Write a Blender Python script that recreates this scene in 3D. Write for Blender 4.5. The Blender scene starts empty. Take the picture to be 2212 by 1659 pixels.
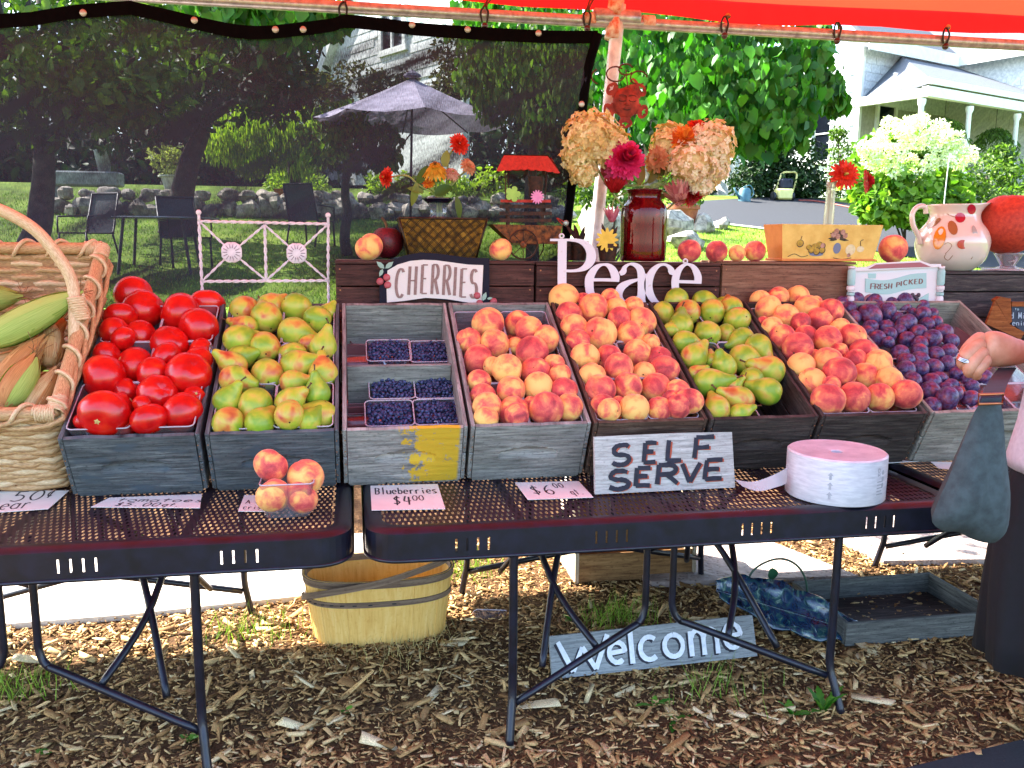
import bpy, bmesh, math, random
import numpy as np
from mathutils import Vector as V, Matrix, Euler, noise

random.seed(7)
rng = np.random.default_rng(7)
sc = bpy.context.scene
COL = sc.collection
rad = math.radians

# ------------------------------------------------------------------ camera
F, CX, CY = 1870.0, 1106.0, 829.5          # focal length and centre of a 2212 x 1659 picture
H = 1.62
def _cam(pitch=9.4, yaw=10.4, roll=0.5):
    p, y, r = rad(pitch), rad(yaw), rad(roll)
    f = V((math.sin(y)*math.cos(p), math.cos(y)*math.cos(p), -math.sin(p)))
    R = V((math.cos(y), -math.sin(y), 0)); U = R.cross(f)
    return f, R*math.cos(r)+U*math.sin(r), U*math.cos(r)-R*math.sin(r)
CF, CR, CU = _cam()
CAMPOS = V((0, 0, H))
cam = bpy.data.cameras.new('camera'); cam.sensor_width = 36; cam.lens = 36*F/2212
cam.clip_start = 0.05; cam.clip_end = 600
co = bpy.data.objects.new('camera', cam); COL.objects.link(co)
co.matrix_world = Matrix(((CR.x, CU.x, -CF.x, 0), (CR.y, CU.y, -CF.y, 0), (CR.z, CU.z, -CF.z, H), (0, 0, 0, 1)))
sc.camera = co

# ------------------------------------------------------------------ world, sun, exposure
SUN_EL, SUN_H = rad(46), V((-0.78, 0.63, 0)).normalized()
SUND = V((SUN_H.x*math.cos(SUN_EL), SUN_H.y*math.cos(SUN_EL), math.sin(SUN_EL)))
w = bpy.data.worlds.new('World'); sc.world = w; w.use_nodes = True
nt = w.node_tree; bg = nt.nodes['Background']; sky = nt.nodes.new('ShaderNodeTexSky')
sky.sky_type = 'NISHITA'; sky.sun_disc = False; sky.sun_elevation = SUN_EL
sky.sun_rotation = math.atan2(SUN_H.x, SUN_H.y); sky.air_density = 1.0; sky.dust_density = 1.5; sky.ozone_density = 1.0
nt.links.new(sky.outputs[0], bg.inputs[0]); bg.inputs[1].default_value = 0.145
sl = bpy.data.lights.new('sun', 'SUN'); sl.energy = 4.6; sl.angle = rad(0.55); sl.color = (1, .95, .86)
so = bpy.data.objects.new('sun', sl); COL.objects.link(so)
so.rotation_euler = SUND.to_track_quat('Z', 'Y').to_euler()
so.location = (-6, 4, 9)
sc.view_settings.view_transform = 'Standard'; sc.view_settings.look = 'None'
sc.view_settings.exposure = 2.85; sc.view_settings.gamma = 1.0; sc.view_settings.use_curve_mapping = False
sc.cycles.max_bounces = 8; sc.cycles.transparent_max_bounces = 16; sc.cycles.transmission_bounces = 6
sc.cycles.diffuse_bounces = 4; sc.cycles.glossy_bounces = 3
sc.cycles.use_denoising = True
sc.cycles.caustics_reflective = False; sc.cycles.caustics_refractive = False
sc.cycles.sample_clamp_indirect = 6

# ------------------------------------------------------------------ picture ray -> place
def ray(u, v): return CF + CR*((u-CX)/F) + CU*((CY-v)/F)
def W(u, v, y): d = ray(u, v); return CAMPOS + d*(y/d.y)             # on the plane at depth y
def Zp(u, v, z): d = ray(u, v); return CAMPOS + d*((z-H)/d.z)        # on the plane at height z
def gz(x, y):                                                        # height of the ground
    if y < 4.9: return 0.0
    if y < 18.5:
        t = y-4.9
        return .173*t*(t/(t+.7))
    return gz(x, 18.499) + .05*(y-18.5)
def T(u, v):                                                         # on the ground
    d = ray(u, v); t = 2.0
    while t < 90:
        p = CAMPOS+d*t
        if p.z <= gz(p.x, p.y): return V((p.x, p.y, gz(p.x, p.y)))
        t += .02
    return CAMPOS+d*30
K = .6777
def crop(x0, y0, wid):                                               # coordinates read in an enlarged detail -> picture
    s = wid/2212*K
    return lambda u, v: (x0*K+u*s, y0*K+v*s), s

# ------------------------------------------------------------------ objects
def tag(o, label, cat, group=None, kind=None):
    o['label'] = label; o['category'] = cat
    if group: o['group'] = group
    if kind: o['kind'] = kind
    return o
ORG = {}
def thing(name, label, cat, loc, group=None):
    o = bpy.data.objects.new(name, None); COL.objects.link(o); o.location = loc
    o.empty_display_size = .05
    ORG[o.name] = V(loc); tag(o, label, cat, group)
    return o

class M:
    """collects shapes in world space; build() links them as one mesh object"""
    def __init__(s, T=None):
        s.v, s.f, s.lp, s.T = [], [], [], T
    def add(s, vs, fs, lps=None):
        n = len(s.v)
        vs = [V(p) for p in vs]
        s.lp.extend(lps if lps is not None else [tuple(p) for p in vs])
        if s.T is not None: vs = [s.T @ p for p in vs]
        s.v.extend(vs); s.f.extend([tuple(i+n for i in f) for f in fs])
        return s
    def box(s, c, d, rot=None, taper=1.0, bev=0.0):
        c = V(c); hx, hy, hz = d[0]/2, d[1]/2, d[2]/2
        ax = max(range(3), key=lambda i: d[i]); off = random.random()*50
        def lpf(p):
            q = [p[ax], p[(ax+1) % 3], p[(ax+2) % 3]]; return (q[0]+off, q[1]+off*.37, q[2]+off*.71)
        b = min(bev, hx*.45, hy*.45, hz*.45)
        if b <= 0:
            P = [V((sx*hx*(taper if sz < 0 else 1), sy*hy*(taper if sz < 0 else 1), sz*hz)) for sz in (-1, 1) for sy in (-1, 1) for sx in (-1, 1)]
            Fc = [(0, 2, 3, 1), (4, 5, 7, 6), (0, 1, 5, 4), (2, 6, 7, 3), (0, 4, 6, 2), (1, 3, 7, 5)]
        else:
            P = []; idx = {}
            for sx in (-1, 1):
                for sy in (-1, 1):
                    for sz in (-1, 1):
                        for k in range(3):
                            q = [sx*(hx-b), sy*(hy-b), sz*(hz-b)]; q[k] = (sx*hx, sy*hy, sz*hz)[k]
                            idx[sx, sy, sz, k] = len(P); P.append(V(q))
            Fc = []
            for k in range(3):
                a, e = (k+1) % 3, (k+2) % 3
                for s0 in (-1, 1):
                    def g(sa, se, kk=k, a=a, e=e, s0=s0):
                        t = [0, 0, 0]; t[kk] = s0; t[a] = sa; t[e] = se; return t
                    q = [idx[(*g(sa, se), k)] for sa, se in ((-1, -1), (1, -1), (1, 1), (-1, 1))]
                    Fc.append(tuple(q if s0 > 0 else q[::-1]))
            for k in range(3):
                a, e = (k+1) % 3, (k+2) % 3
                for sa in (-1, 1):
                    for se in (-1, 1):
                        def g(sk):
                            t = [0, 0, 0]; t[k] = sk; t[a] = sa; t[e] = se; return tuple(t)
                        q = [idx[(*g(-1), a)], idx[(*g(1), a)], idx[(*g(1), e)], idx[(*g(-1), e)]]
                        Fc.append(tuple(q))
            for sx in (-1, 1):
                for sy in (-1, 1):
                    for sz in (-1, 1): Fc.append(tuple(idx[sx, sy, sz, k] for k in range(3)))
        L = [lpf(p) for p in P]
        if rot is not None: P = [rot @ p for p in P]
        return s.add([c+p for p in P], Fc, L)
    def tube(s, pts, r, n=8, closed=False, cap=True, flat=1.0):
        pts = [V(p) for p in pts]; m = len(pts)
        rs = r if isinstance(r, (list, tuple)) else [r]*m
        up = None; vs, L = [], []; acc = 0; off = random.random()*30
        for i, p in enumerate(pts):
            if closed: t = (pts[(i+1) % m]-pts[i-1])
            else: t = pts[min(i+1, m-1)]-pts[max(i-1, 0)]
            t = t.normalized() if t.length > 1e-9 else V((0, 0, 1))
            if up is None:
                up = V((0, 0, 1)) if abs(t.z) < .9 else V((0, 1, 0))
            x = t.cross(up); x = x.normalized() if x.length > 1e-6 else V((1, 0, 0))
            yv = x.cross(t).normalized(); up = yv
            if i: acc += (p-pts[i-1]).length
            for k in range(n):
                a = 2*math.pi*k/n
                vs.append(p+x*(math.cos(a)*rs[i])+yv*(math.sin(a)*rs[i]*flat))
                L.append((acc+off, math.cos(a)*rs[i]+off, math.sin(a)*rs[i]))
        fs = []
        for i in range(m if closed else m-1):
            for k in range(n):
                j = (i+1) % m
                fs.append((i*n+k, i*n+(k+1) % n, j*n+(k+1) % n, j*n+k))
        if cap and not closed:
            fs.append(tuple(range(n-1, -1, -1))); fs.append(tuple((m-1)*n+k for k in range(n)))
        return s.add(vs, fs, L)
    def lathe(s, prof, n=24, c=(0, 0, 0), rot=None, sq=None):
        c = V(c); vs = []; fs = []
        for (r, z) in prof:
            for k in range(n):
                a = 2*math.pi*k/n; rr = r*(sq(a) if sq else 1)
                p = V((rr*math.cos(a), rr*math.sin(a), z)); vs.append(p)
        L = [tuple(p) for p in vs]
        if rot is not None: vs = [rot @ p for p in vs]
        for i in range(len(prof)-1):
            for k in range(n):
                fs.append((i*n+k, i*n+(k+1) % n, (i+1)*n+(k+1) % n, (i+1)*n+k))
        if prof[0][0] > 1e-6: fs.append(tuple(range(n-1, -1, -1)))
        if prof[-1][0] > 1e-6: fs.append(tuple((len(prof)-1)*n+k for k in range(n)))
        return s.add([c+p for p in vs], fs, L)
    def sphere(s, c, r, seg=12, ring=8, scale=(1, 1, 1), rot=None, fn=None):
        c = V(c); vs = []; fs = []
        for i in range(ring+1):
            th = math.pi*i/ring
            for k in range(seg):
                ph = 2*math.pi*k/seg
                p = V((math.sin(th)*math.cos(ph), math.sin(th)*math.sin(ph), math.cos(th)))
                if fn: p = p*fn(th, ph, p)
                p = V((p.x*scale[0]*r, p.y*scale[1]*r, p.z*scale[2]*r)); vs.append(p)
        for i in range(ring):
            for k in range(seg):
                fs.append((i*seg+k, (i+1)*seg+k, (i+1)*seg+(k+1) % seg, i*seg+(k+1) % seg))
        L = [tuple(p) for p in vs]
        if rot is not None: vs = [rot @ p for p in vs]
        return s.add([c+p for p in vs], fs, L)
    def prism(s, pts, fn, d):
        """pts: 2D outline; fn maps (x, y, depth) to space; thickness d"""
        n = len(pts)
        vs = [fn(x, y, 0) for x, y in pts]+[fn(x, y, d) for x, y in pts]
        fs = [tuple(range(n)), tuple(range(2*n-1, n-1, -1))]+[(i, i+n, (i+1) % n+n, (i+1) % n) for i in range(n)]
        return s.add(vs, fs, [(x, y, 0) for x, y in pts]+[(x, y, d) for x, y in pts])
    def ribbon(s, pts, fn, d, lift=0.0):
        """pts: (x, y, width); a brush stroke of thickness d"""
        n = len(pts); L, R = [], []
        for i, (x, y, wd) in enumerate(pts):
            a = pts[max(i-1, 0)]; b = pts[min(i+1, n-1)]
            dx, dy = b[0]-a[0], b[1]-a[1]; l = math.hypot(dx, dy) or 1
            nx, ny = -dy/l*wd/2, dx/l*wd/2
            L.append((x+nx, y+ny)); R.append((x-nx, y-ny))
        vs = []
        for dd in (lift, lift+d):
            for i in range(n): vs += [fn(*L[i], dd), fn(*R[i], dd)]
        fs = []; o = 2*n
        for i in range(n-1):
            a = 2*i
            fs += [(a, a+1, a+3, a+2), (o+a, o+a+2, o+a+3, o+a+1), (a, a+2, o+a+2, o+a), (a+1, o+a+1, o+a+3, a+3)]
        fs += [(0, o, o+1, 1), (2*n-2, 2*n-1, o+2*n-1, o+2*n-2)]
        return s.add(vs, fs)
    def build(s, name, mat, parent=None, smooth=False, auto=None):
        if parent is not None:
            root = parent
            while root.parent: root = root.parent
            org = ORG[root.name]
        else:
            a = np.array([tuple(p) for p in s.v])
            org = V((float((a[:, 0].min()+a[:, 0].max())/2), float((a[:, 1].min()+a[:, 1].max())/2), float(a[:, 2].min())))
        me = bpy.data.meshes.new(name)
        me.from_pydata([tuple(p-org) for p in s.v], [], s.f); me.update()
        at = me.attributes.new('lp', 'FLOAT_VECTOR', 'POINT')
        at.data.foreach_set('vector', np.array(s.lp, dtype=np.float32).ravel())
        for m_ in (mat if isinstance(mat, (list, tuple)) else [mat]): me.materials.append(m_)
        if smooth:
            me.polygons.foreach_set('use_smooth', [True]*len(me.polygons))
            if auto: me.set_sharp_from_angle(angle=rad(auto))
        bm = bmesh.new(); bm.from_mesh(me); bmesh.ops.recalc_face_normals(bm, faces=bm.faces); bm.to_mesh(me); bm.free()
        o = bpy.data.objects.new(name, me); COL.objects.link(o)
        if parent is not None: o.parent = parent
        else: o.location = org; ORG[o.name] = org
        return o

def rawmesh(name, verts, faces, mat, smooth=False, cols=None):
    """big meshes from arrays; faces: (n,k) array"""
    me = bpy.data.meshes.new(name); nv = len(verts); nf, k = faces.shape
    me.vertices.add(nv); me.vertices.foreach_set('co', np.ascontiguousarray(verts, dtype=np.float32).ravel())
    me.loops.add(nf*k); me.loops.foreach_set('vertex_index', faces.astype(np.int32).ravel())
    me.polygons.add(nf); me.polygons.foreach_set('loop_start', np.arange(nf, dtype=np.int32)*k)
    if smooth: me.polygons.foreach_set('use_smooth', np.ones(nf, dtype=bool))
    if cols is not None:
        at = me.attributes.new('lp', 'FLOAT_VECTOR', 'POINT'); at.data.foreach_set('vector', np.ascontiguousarray(cols, dtype=np.float32).ravel())
    me.materials.append(mat); me.update(calc_edges=True); me.validate()
    return me
def link(me, name, loc=(0, 0, 0), parent=None, rot=None, scale=None):
    o = bpy.data.objects.new(name, me); COL.objects.link(o)
    if parent is not None: o.parent = parent
    o.location = loc
    if rot is not None: o.rotation_mode = 'QUATERNION'; o.rotation_quaternion = rot
    if scale is not None: o.scale = scale if not isinstance(scale, (int, float)) else (scale,)*3
    if parent is None: ORG[o.name] = V(loc)
    return o
def struct(o): o['kind'] = 'structure'; return o

# smooth curve through points
def smoothpts(pts, k=5, closed=False):
    n = len(pts); out = []; dim = len(pts[0])
    g = (lambda i: pts[i % n]) if closed else (lambda i: pts[max(0, min(n-1, i))])
    for i in range(n if closed else n-1):
        p0, p1, p2, p3 = g(i-1), g(i), g(i+1), g(i+2)
        for j in range(k):
            t = j/k; t2 = t*t; t3 = t2*t
            out.append(tuple(.5*(2*p1[d]+(p2[d]-p0[d])*t+(2*p0[d]-5*p1[d]+4*p2[d]-p3[d])*t2+(3*p1[d]-p0[d]-3*p2[d]+p3[d])*t3) for d in range(dim)))
    if not closed: out.append(tuple(pts[-1]))
    return out
_ORD = 'first second third fourth fifth sixth seventh eighth ninth tenth eleventh twelfth thirteenth fourteenth fifteenth sixteenth seventeenth eighteenth nineteenth twentieth'.split()+['number %d' % k for k in range(21, 60)]
def ordw(i): return _ORD[i]

# ------------------------------------------------------------------ materials
def hx(s):
    s = s.lstrip('#'); c = [int(s[i:i+2], 16)/255 for i in (0, 2, 4)]
    return tuple(((x+.055)/1.055)**2.4 if x > .04045 else x/12.92 for x in c)+(1,)
class N:
    def __init__(s, name):
        s.m = bpy.data.materials.new(name); s.m.use_nodes = True; s.t = s.m.node_tree
        s.b = s.t.nodes['Principled BSDF']; s.out = s.t.nodes['Material Output']
    def n(s, typ, **kw):
        x = s.t.nodes.new(typ)
        for k, v in kw.items(): setattr(x, k, v)
        return x
    def l(s, a, b): s.t.links.new(a, b)
    def set(s, **kw):
        for k, v in kw.items(): s.b.inputs[k.replace('_', ' ')].default_value = v
    def coord(s, src='lp', scale=(1, 1, 1), rnd=False):
        if src == 'lp': a = s.n('ShaderNodeAttribute', attribute_name='lp').outputs['Vector']
        else: a = s.n('ShaderNodeTexCoord').outputs[src]
        if rnd:
            oi = s.n('ShaderNodeObjectInfo'); mu = s.n('ShaderNodeMath', operation='MULTIPLY'); mu.inputs[1].default_value = 37.0
            s.l(oi.outputs['Random'], mu.inputs[0]); ad = s.n('ShaderNodeVectorMath', operation='ADD')
            s.l(a, ad.inputs[0]); s.l(mu.outputs[0], ad.inputs[1]); a = ad.outputs[0]
        mp = s.n('ShaderNodeMapping'); mp.inputs['Scale'].default_value = scale; s.l(a, mp.inputs['Vector'])
        return mp.outputs[0]
    def noise(s, vec, scale=5, detail=4, rough=.55, dist=0.0):
        x = s.n('ShaderNodeTexNoise'); x.inputs['Scale'].default_value = scale; x.inputs['Detail'].default_value = detail
        x.inputs['Roughness'].default_value = rough; x.inputs['Distortion'].default_value = dist
        s.l(vec, x.inputs['Vector']); return x.outputs['Fac']
    def ramp(s, fac, stops, interp='LINEAR'):
        r = s.n('ShaderNodeValToRGB'); r.color_ramp.interpolation = interp; e = r.color_ramp.elements
        while len(e) < len(stops): e.new(.5)
        for i, (p, c) in enumerate(stops):
            e[i].position = p; e[i].color = c if isinstance(c, tuple) else hx(c)
        s.l(fac, r.inputs[0]); return r.outputs[0]
    def mix(s, fac, a, b, mode='MIX'):
        x = s.n('ShaderNodeMix', data_type='RGBA', blend_type=mode)
        for i, q in ((0, fac), (6, a), (7, b)):
            if isinstance(q, (int, float)): x.inputs[i].default_value = q
            elif isinstance(q, tuple): x.inputs[i].default_value = q
            elif isinstance(q, str): x.inputs[i].default_value = hx(q)
            else: s.l(q, x.inputs[i])
        return x.outputs[2]
    def bump(s, h, strength=.3, dist=.01):
        b = s.n('ShaderNodeBump'); b.inputs['Strength'].default_value = strength; b.inputs['Distance'].default_value = dist
        s.l(h, b.inputs['Height']); s.l(b.outputs[0], s.b.inputs['Normal'])
    def col(s, c): s.l(c, s.b.inputs['Base Color'])
MATS = {}
def simple(name, c1, c2=None, scale=20, rough=.6, bump=0, metal=0, src='lp', stretch=(1, 1, 1), coat=0, spec=.5, lo=.35, hi=.65):
    if name in MATS: return MATS[name]
    g = N(name); g.set(Roughness=rough, Metallic=metal, Coat_Weight=coat, Specular_IOR_Level=spec)
    if c2 is None: g.b.inputs['Base Color'].default_value = hx(c1)
    vec = g.coord(src, stretch)
    f = g.noise(vec, scale, 6, .6)
    if c2: g.col(g.ramp(f, [(lo, c1), (hi, c2)]))
    if bump: g.bump(f, bump, .004)
    MATS[name] = g.m; return g.m
def wood(name, dark, mid, light, rough=.8, gscale=1.0, stain=.5, bump=.5, tint=None):
    """weathered board: long grain, cracks, blotches"""
    if name in MATS: return MATS[name]
    g = N(name); g.set(Roughness=rough, Specular_IOR_Level=.25)
    v = g.coord('lp', (4*gscale, 60*gscale, 60*gscale)); f = g.noise(v, 1.6, 8, .65, .6)
    v2 = g.coord('lp', (3, 9, 9)); f2 = g.noise(v2, 1.5, 5, .6)
    v3 = g.coord('lp', (6*gscale, 190*gscale, 190*gscale)); f3 = g.noise(v3, 1.2, 3, .7)
    c = g.ramp(f, [(.3, dark), (.5, mid), (.72, light)])
    c = g.mix(g.ramp(f2, [(.35, (stain, stain, stain, 1)), (.6, (1, 1, 1, 1))]), dark, c)
    c = g.mix(g.ramp(f3, [(.32, (.0, .0, .0, 1)), (.42, (1, 1, 1, 1))]), dark, c)
    v5 = g.coord('lp', (14, 34, 34)); f5 = g.noise(v5, 1.0, 6, .7); c = g.mix(g.ramp(f5, [(.38, (.55, .55, .55, 1)), (.56, (1, 1, 1, 1))]), mid, c)
    v6 = g.coord('lp', (70, 130, 130)); f6 = g.noise(v6, 1.0, 3, .6); c = g.mix(g.ramp(f6, [(.3, (.45, .45, .45, 1)), (.44, (1, 1, 1, 1))]), dark, c)
    if tint:
        v4 = g.coord('lp', (7, 16, 16)); f4 = g.noise(v4, 1.0, 3, .5)
        c = g.mix(g.ramp(f4, [(.52, (0, 0, 0, 1)), (.64, (1, 1, 1, 1))]), c, tint)
    g.col(c); g.bump(f, bump, .0025)
    MATS[name] = g.m; return g.m
def glossy(name, c, rough=.3, coat=.3, metal=0): return simple(name, c, None, 5, rough, 0, metal, coat=coat)
def glass(name, c, rough=.02, alpha=.82, ior=1.45):
    """thin clear wall: see-through with a sheen"""
    if name in MATS: return MATS[name]
    g = N(name); t = g.t
    tr = g.n('ShaderNodeBsdfTransparent'); tr.inputs[0].default_value = hx(c)
    gl = g.n('ShaderNodeBsdfGlossy'); gl.inputs['Roughness'].default_value = rough
    di = g.n('ShaderNodeBsdfDiffuse'); di.inputs[0].default_value = hx(c)
    lw = g.n('ShaderNodeLayerWeight'); lw.inputs['Blend'].default_value = .35
    a = g.n('ShaderNodeMixShader'); a.inputs[0].default_value = 1-alpha; g.l(tr.outputs[0], a.inputs[1]); g.l(di.outputs[0], a.inputs[2])
    b = g.n('ShaderNodeMixShader'); mu = g.n('ShaderNodeMath', operation='MULTIPLY'); mu.inputs[1].default_value = .6
    g.l(lw.outputs['Fresnel'], mu.inputs[0]); g.l(mu.outputs[0], b.inputs[0])
    g.l(a.outputs[0], b.inputs[1]); g.l(gl.outputs[0], b.inputs[2]); g.l(b.outputs[0], g.out.inputs[0])
    MATS[name] = g.m; return g.m
def leafmat(name, c1, c2, trans=.45, rough=.45, streak=None):
    """leaf: light comes through it; colour varies from leaf to leaf"""
    if name in MATS: return MATS[name]
    g = N(name)
    at = g.n('ShaderNodeAttribute', attribute_name='lp'); sp = g.n('ShaderNodeSeparateXYZ'); g.l(at.outputs['Vector'], sp.inputs[0])
    c = g.ramp(sp.outputs[0], [(0, c1), (1, c2)])
    g.col(c); g.set(Roughness=rough, Specular_IOR_Level=.28)
    if streak:
        f = g.noise(g.coord('lp', (0, 1, 1)), 1, 3, .6); c = g.mix(g.ramp(f, [(.35, (0, 0, 0, 1)), (.6, (1, 1, 1, 1))]), streak, c); g.col(c); g.bump(f, .5, .002)
    tl = g.n('ShaderNodeBsdfTranslucent'); g.l(g.mix(1.0, c, (1.0, 1.25, .35, 1), 'MULTIPLY'), tl.inputs[0])
    mx = g.n('ShaderNodeMixShader'); mx.inputs[0].default_value = trans
    g.l(g.b.outputs[0], mx.inputs[1]); g.l(tl.outputs[0], mx.inputs[2]); g.l(mx.outputs[0], g.out.inputs[0])
    MATS[name] = g.m; return g.m

# ================================================================== THE SETTING
def gz(x, y):
    if y < 4.9: return 0.0
    t = min(y, 22.0)-4.9
    z = .173*t*(t/(t+.7))
    return z + max(0, y-22.0)*.03
def on(x, y, dz=0.0): return V((x, y, gz(x, y)+dz))

# ground sheet (lawn)
g = N('lawn_grass'); vec = g.coord('Object', (1, 1, 1)); f = g.noise(vec, 1.1, 8, .65); f2 = g.noise(vec, 60, 3, .6)
c = g.ramp(f, [(.3, '#45581c'), (.5, '#6a862a'), (.72, '#8ea23e')]); c = g.mix(g.ramp(f2, [(.35, (.45, .45, .45, 1)), (.65, (1, 1, 1, 1))]), '#22330d', c)
g.col(c); g.set(Roughness=.9, Specular_IOR_Level=.1); g.bump(f2, .6, .03); MAT_LAWN = g.m
xs = np.concatenate([np.linspace(-120, -12, 28), np.linspace(-11, 14, 51), np.linspace(16, 140, 32)]); ys = np.concatenate([np.linspace(-30, 4.5, 12), np.linspace(4.75, 24, 78), np.linspace(26, 260, 40)])
X, Y = np.meshgrid(xs, ys); Zg = np.vectorize(gz)(X, Y)
vv = np.stack([X, Y, Zg], -1).reshape(-1, 3); nx_, ny_ = len(xs), len(ys)
ii = np.arange(nx_*ny_).reshape(ny_, nx_); ff = np.stack([ii[:-1, :-1], ii[:-1, 1:], ii[1:, 1:], ii[1:, :-1]], -1).reshape(-1, 4)
struct(link(rawmesh('ground', vv, ff, MAT_LAWN, True), 'ground'))

# mulch bed: sheet and loose wood chips
g = N('mulch_soil'); vec = g.coord('Object'); f = g.noise(vec, 45, 8, .7); f2 = g.noise(vec, 2.2, 4, .6)
c = g.ramp(f, [(.3, '#35241a'), (.5, '#6a4e34'), (.72, '#a8845a')]); g.col(g.mix(g.ramp(f2, [(.4, (0, 0, 0, 1)), (.7, (1, 1, 1, 1))]), c, '#5c4430'))
g.set(Roughness=.95, Specular_IOR_Level=.1); g.bump(f, 1.0, .03)
def sheet(name, corners, mat, z, sub=(1, 1)):
    (a, b, c_, d) = corners; n, m = sub; vs = []; fs = []
    for j in range(m+1):
        for i in range(n+1):
            s, t = i/n, j/m
            p = [(a[k]*(1-s)+b[k]*s)*(1-t)+(d[k]*(1-s)+c_[k]*s)*t for k in (0, 1)]
            vs.append((p[0], p[1], gz(*p)+z))
    for j in range(m):
        for i in range(n): fs.append((j*(n+1)+i, j*(n+1)+i+1, (j+1)*(n+1)+i+1, (j+1)*(n+1)+i))
    mb = M(); mb.add(vs, fs); return mb.build(name, mat)
struct(sheet('mulch_bed', [(-9, -4), (12, -4), (12, 6.5), (-9, 6.5)], g.m, .006, (4, 60)))
g = N('wood_chip'); at = g.n('ShaderNodeAttribute', attribute_name='lp'); sp = g.n('ShaderNodeSeparateXYZ'); g.l(at.outputs['Vector'], sp.inputs[0])
c = g.ramp(sp.outputs[0], [(0, '#3a2618'), (.22, '#7a5834'), (.5, '#b48c58'), (.8, '#d8b67c'), (1, '#e8d2a4')])
f = g.noise(g.coord('Object'), 260, 3, .6); g.col(g.mix(g.ramp(f, [(.35, (.55, .55, .55, 1)), (.6, (1, 1, 1, 1))]), '#2b1a10', c)); g.set(Roughness=.85, Specular_IOR_Level=.2)
MAT_CHIP = g.m
def chips(n, xr, yr, big=1.0):
    P = np.stack([rng.uniform(*xr, n), rng.uniform(*yr, n), rng.uniform(.004, .022, n)], -1)
    L = rng.gamma(2.2, .0105, n)*big+.007; Wd = L*rng.uniform(.14, .42, n); Th = rng.uniform(.0015, .006, n)*big
    yaw = rng.uniform(0, 2*np.pi, n); pit = rng.normal(0, .28, n); rol = rng.normal(0, .35, n)
    ex = np.stack([np.cos(yaw)*np.cos(pit), np.sin(yaw)*np.cos(pit), np.sin(pit)], -1)
    ey0 = np.stack([-np.sin(yaw), np.cos(yaw), np.zeros(n)], -1); ez0 = np.cross(ex, ey0)
    ey = ey0*np.cos(rol)[:, None]+ez0*np.sin(rol)[:, None]; ez = np.cross(ex, ey)
    vs = []
    for sx, sy, sz in [(-1, -1, -1), (1, -.6, -1), (.85, 1, -1), (-.9, .7, -1), (-1, -1, 1), (1, -.6, 1), (.85, 1, 1), (-.9, .7, 1)]:
        j = rng.uniform(.65, 1.15, n)[:, None]
        vs.append(P+ex*(sx*L/2)[:, None]*j+ey*(sy*Wd/2)[:, None]*j+ez*(sz*Th/2)[:, None])
    vs = np.stack(vs, 1).reshape(-1, 3); vs[:, 2] = np.maximum(vs[:, 2], .0045)
    base = (np.arange(n)*8)[:, None]
    q = np.array([[0, 3, 2, 1], [4, 5, 6, 7], [0, 1, 5, 4], [1, 2, 6, 5], [2, 3, 7, 6], [3, 0, 4, 7]])
    fs = (base[:, :, None]+q[None]).reshape(-1, 4)
    col = np.repeat(np.clip(rng.beta(1.6, 1.5, n)*.9+rng.normal(0, .06, n)+(L-.03)*3, 0, 1), 8)
    return vs, fs, np.stack([col, col, col], -1)
A1 = chips(34000, (-1.9, 3.3), (1.95, 4.7), .85); A2 = chips(2600, (-1.9, 3.0), (1.95, 3.7), 1.8)
A3 = chips(16000, (-1.5, 2.7), (2.0, 4.0), .42); n1, n2 = len(A1[0]), len(A2[0])
vs = np.concatenate([A1[0], A2[0], A3[0]]); fs = np.concatenate([A1[1], A2[1]+n1, A3[1]+n1+n2]); cs = np.concatenate([A1[2], A2[2], A3[2]])
o = link(rawmesh('wood_chips', vs, fs, MAT_CHIP, False, cs), 'wood_chips'); tag(o, 'loose brown wood chip mulch under the tables', 'mulch', kind='stuff')

# pale slabs behind the tables
MAT_CONC = simple('pale_concrete', '#b9aea2', '#d6cdc2', 30, .9, .2, src='Object')
g = N('textured_slab'); vec = g.coord('Object'); vo = g.n('ShaderNodeTexVoronoi'); vo.inputs['Scale'].default_value = 42; g.l(vec, vo.inputs['Vector'])
f = g.noise(vec, 9, 5, .6); c = g.ramp(f, [(.3, '#8d7d76'), (.7, '#b9a79d')]); g.col(g.mix(g.ramp(vo.outputs['Distance'], [(.12, (0, 0, 0, 1)), (.3, (1, 1, 1, 1))]), '#6e5e58', c)); g.set(Roughness=.9); g.bump(vo.outputs['Distance'], .7, .01); MAT_TEX = g.m
def slab(name, pts, mat, h=.03):
    mb = M(); mb.prism([(p[0], p[1]) for p in pts], lambda x, y, d: V((x, y, .004+d)), h); return struct(mb.build(name, mat))
slab('concrete_path', [(-4, 3.62), (-1.0, 3.72), (.22, 3.86), (.3, 4.62), (-4, 4.62)], MAT_CONC, .028)
slab('paving_slab', [(1.36, 3.70), (2.38, 3.62), (2.2, 4.1), (2.0, 4.66), (1.2, 4.66)], MAT_TEX)
slab('paving_slab', [(2.62, 3.78), (4.2, 3.6), (4.4, 4.66), (2.5, 4.66)], MAT_TEX)
MAT_ASPH = simple('asphalt', '#11141a', '#1e2229', 120, .9, .25, src='Object')
p0, p1, p2 = Zp(1990, 1659, 0), Zp(2212, 1628, 0), Zp(2300, 1700, 0)
struct(sheet('road', [(p0.x-.25, p0.y-.06), (p0.x-1.6, p0.y-1.5), (5, -1.0), (5, p1.y+.5)], MAT_ASPH, .03, (6, 2)))

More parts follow.
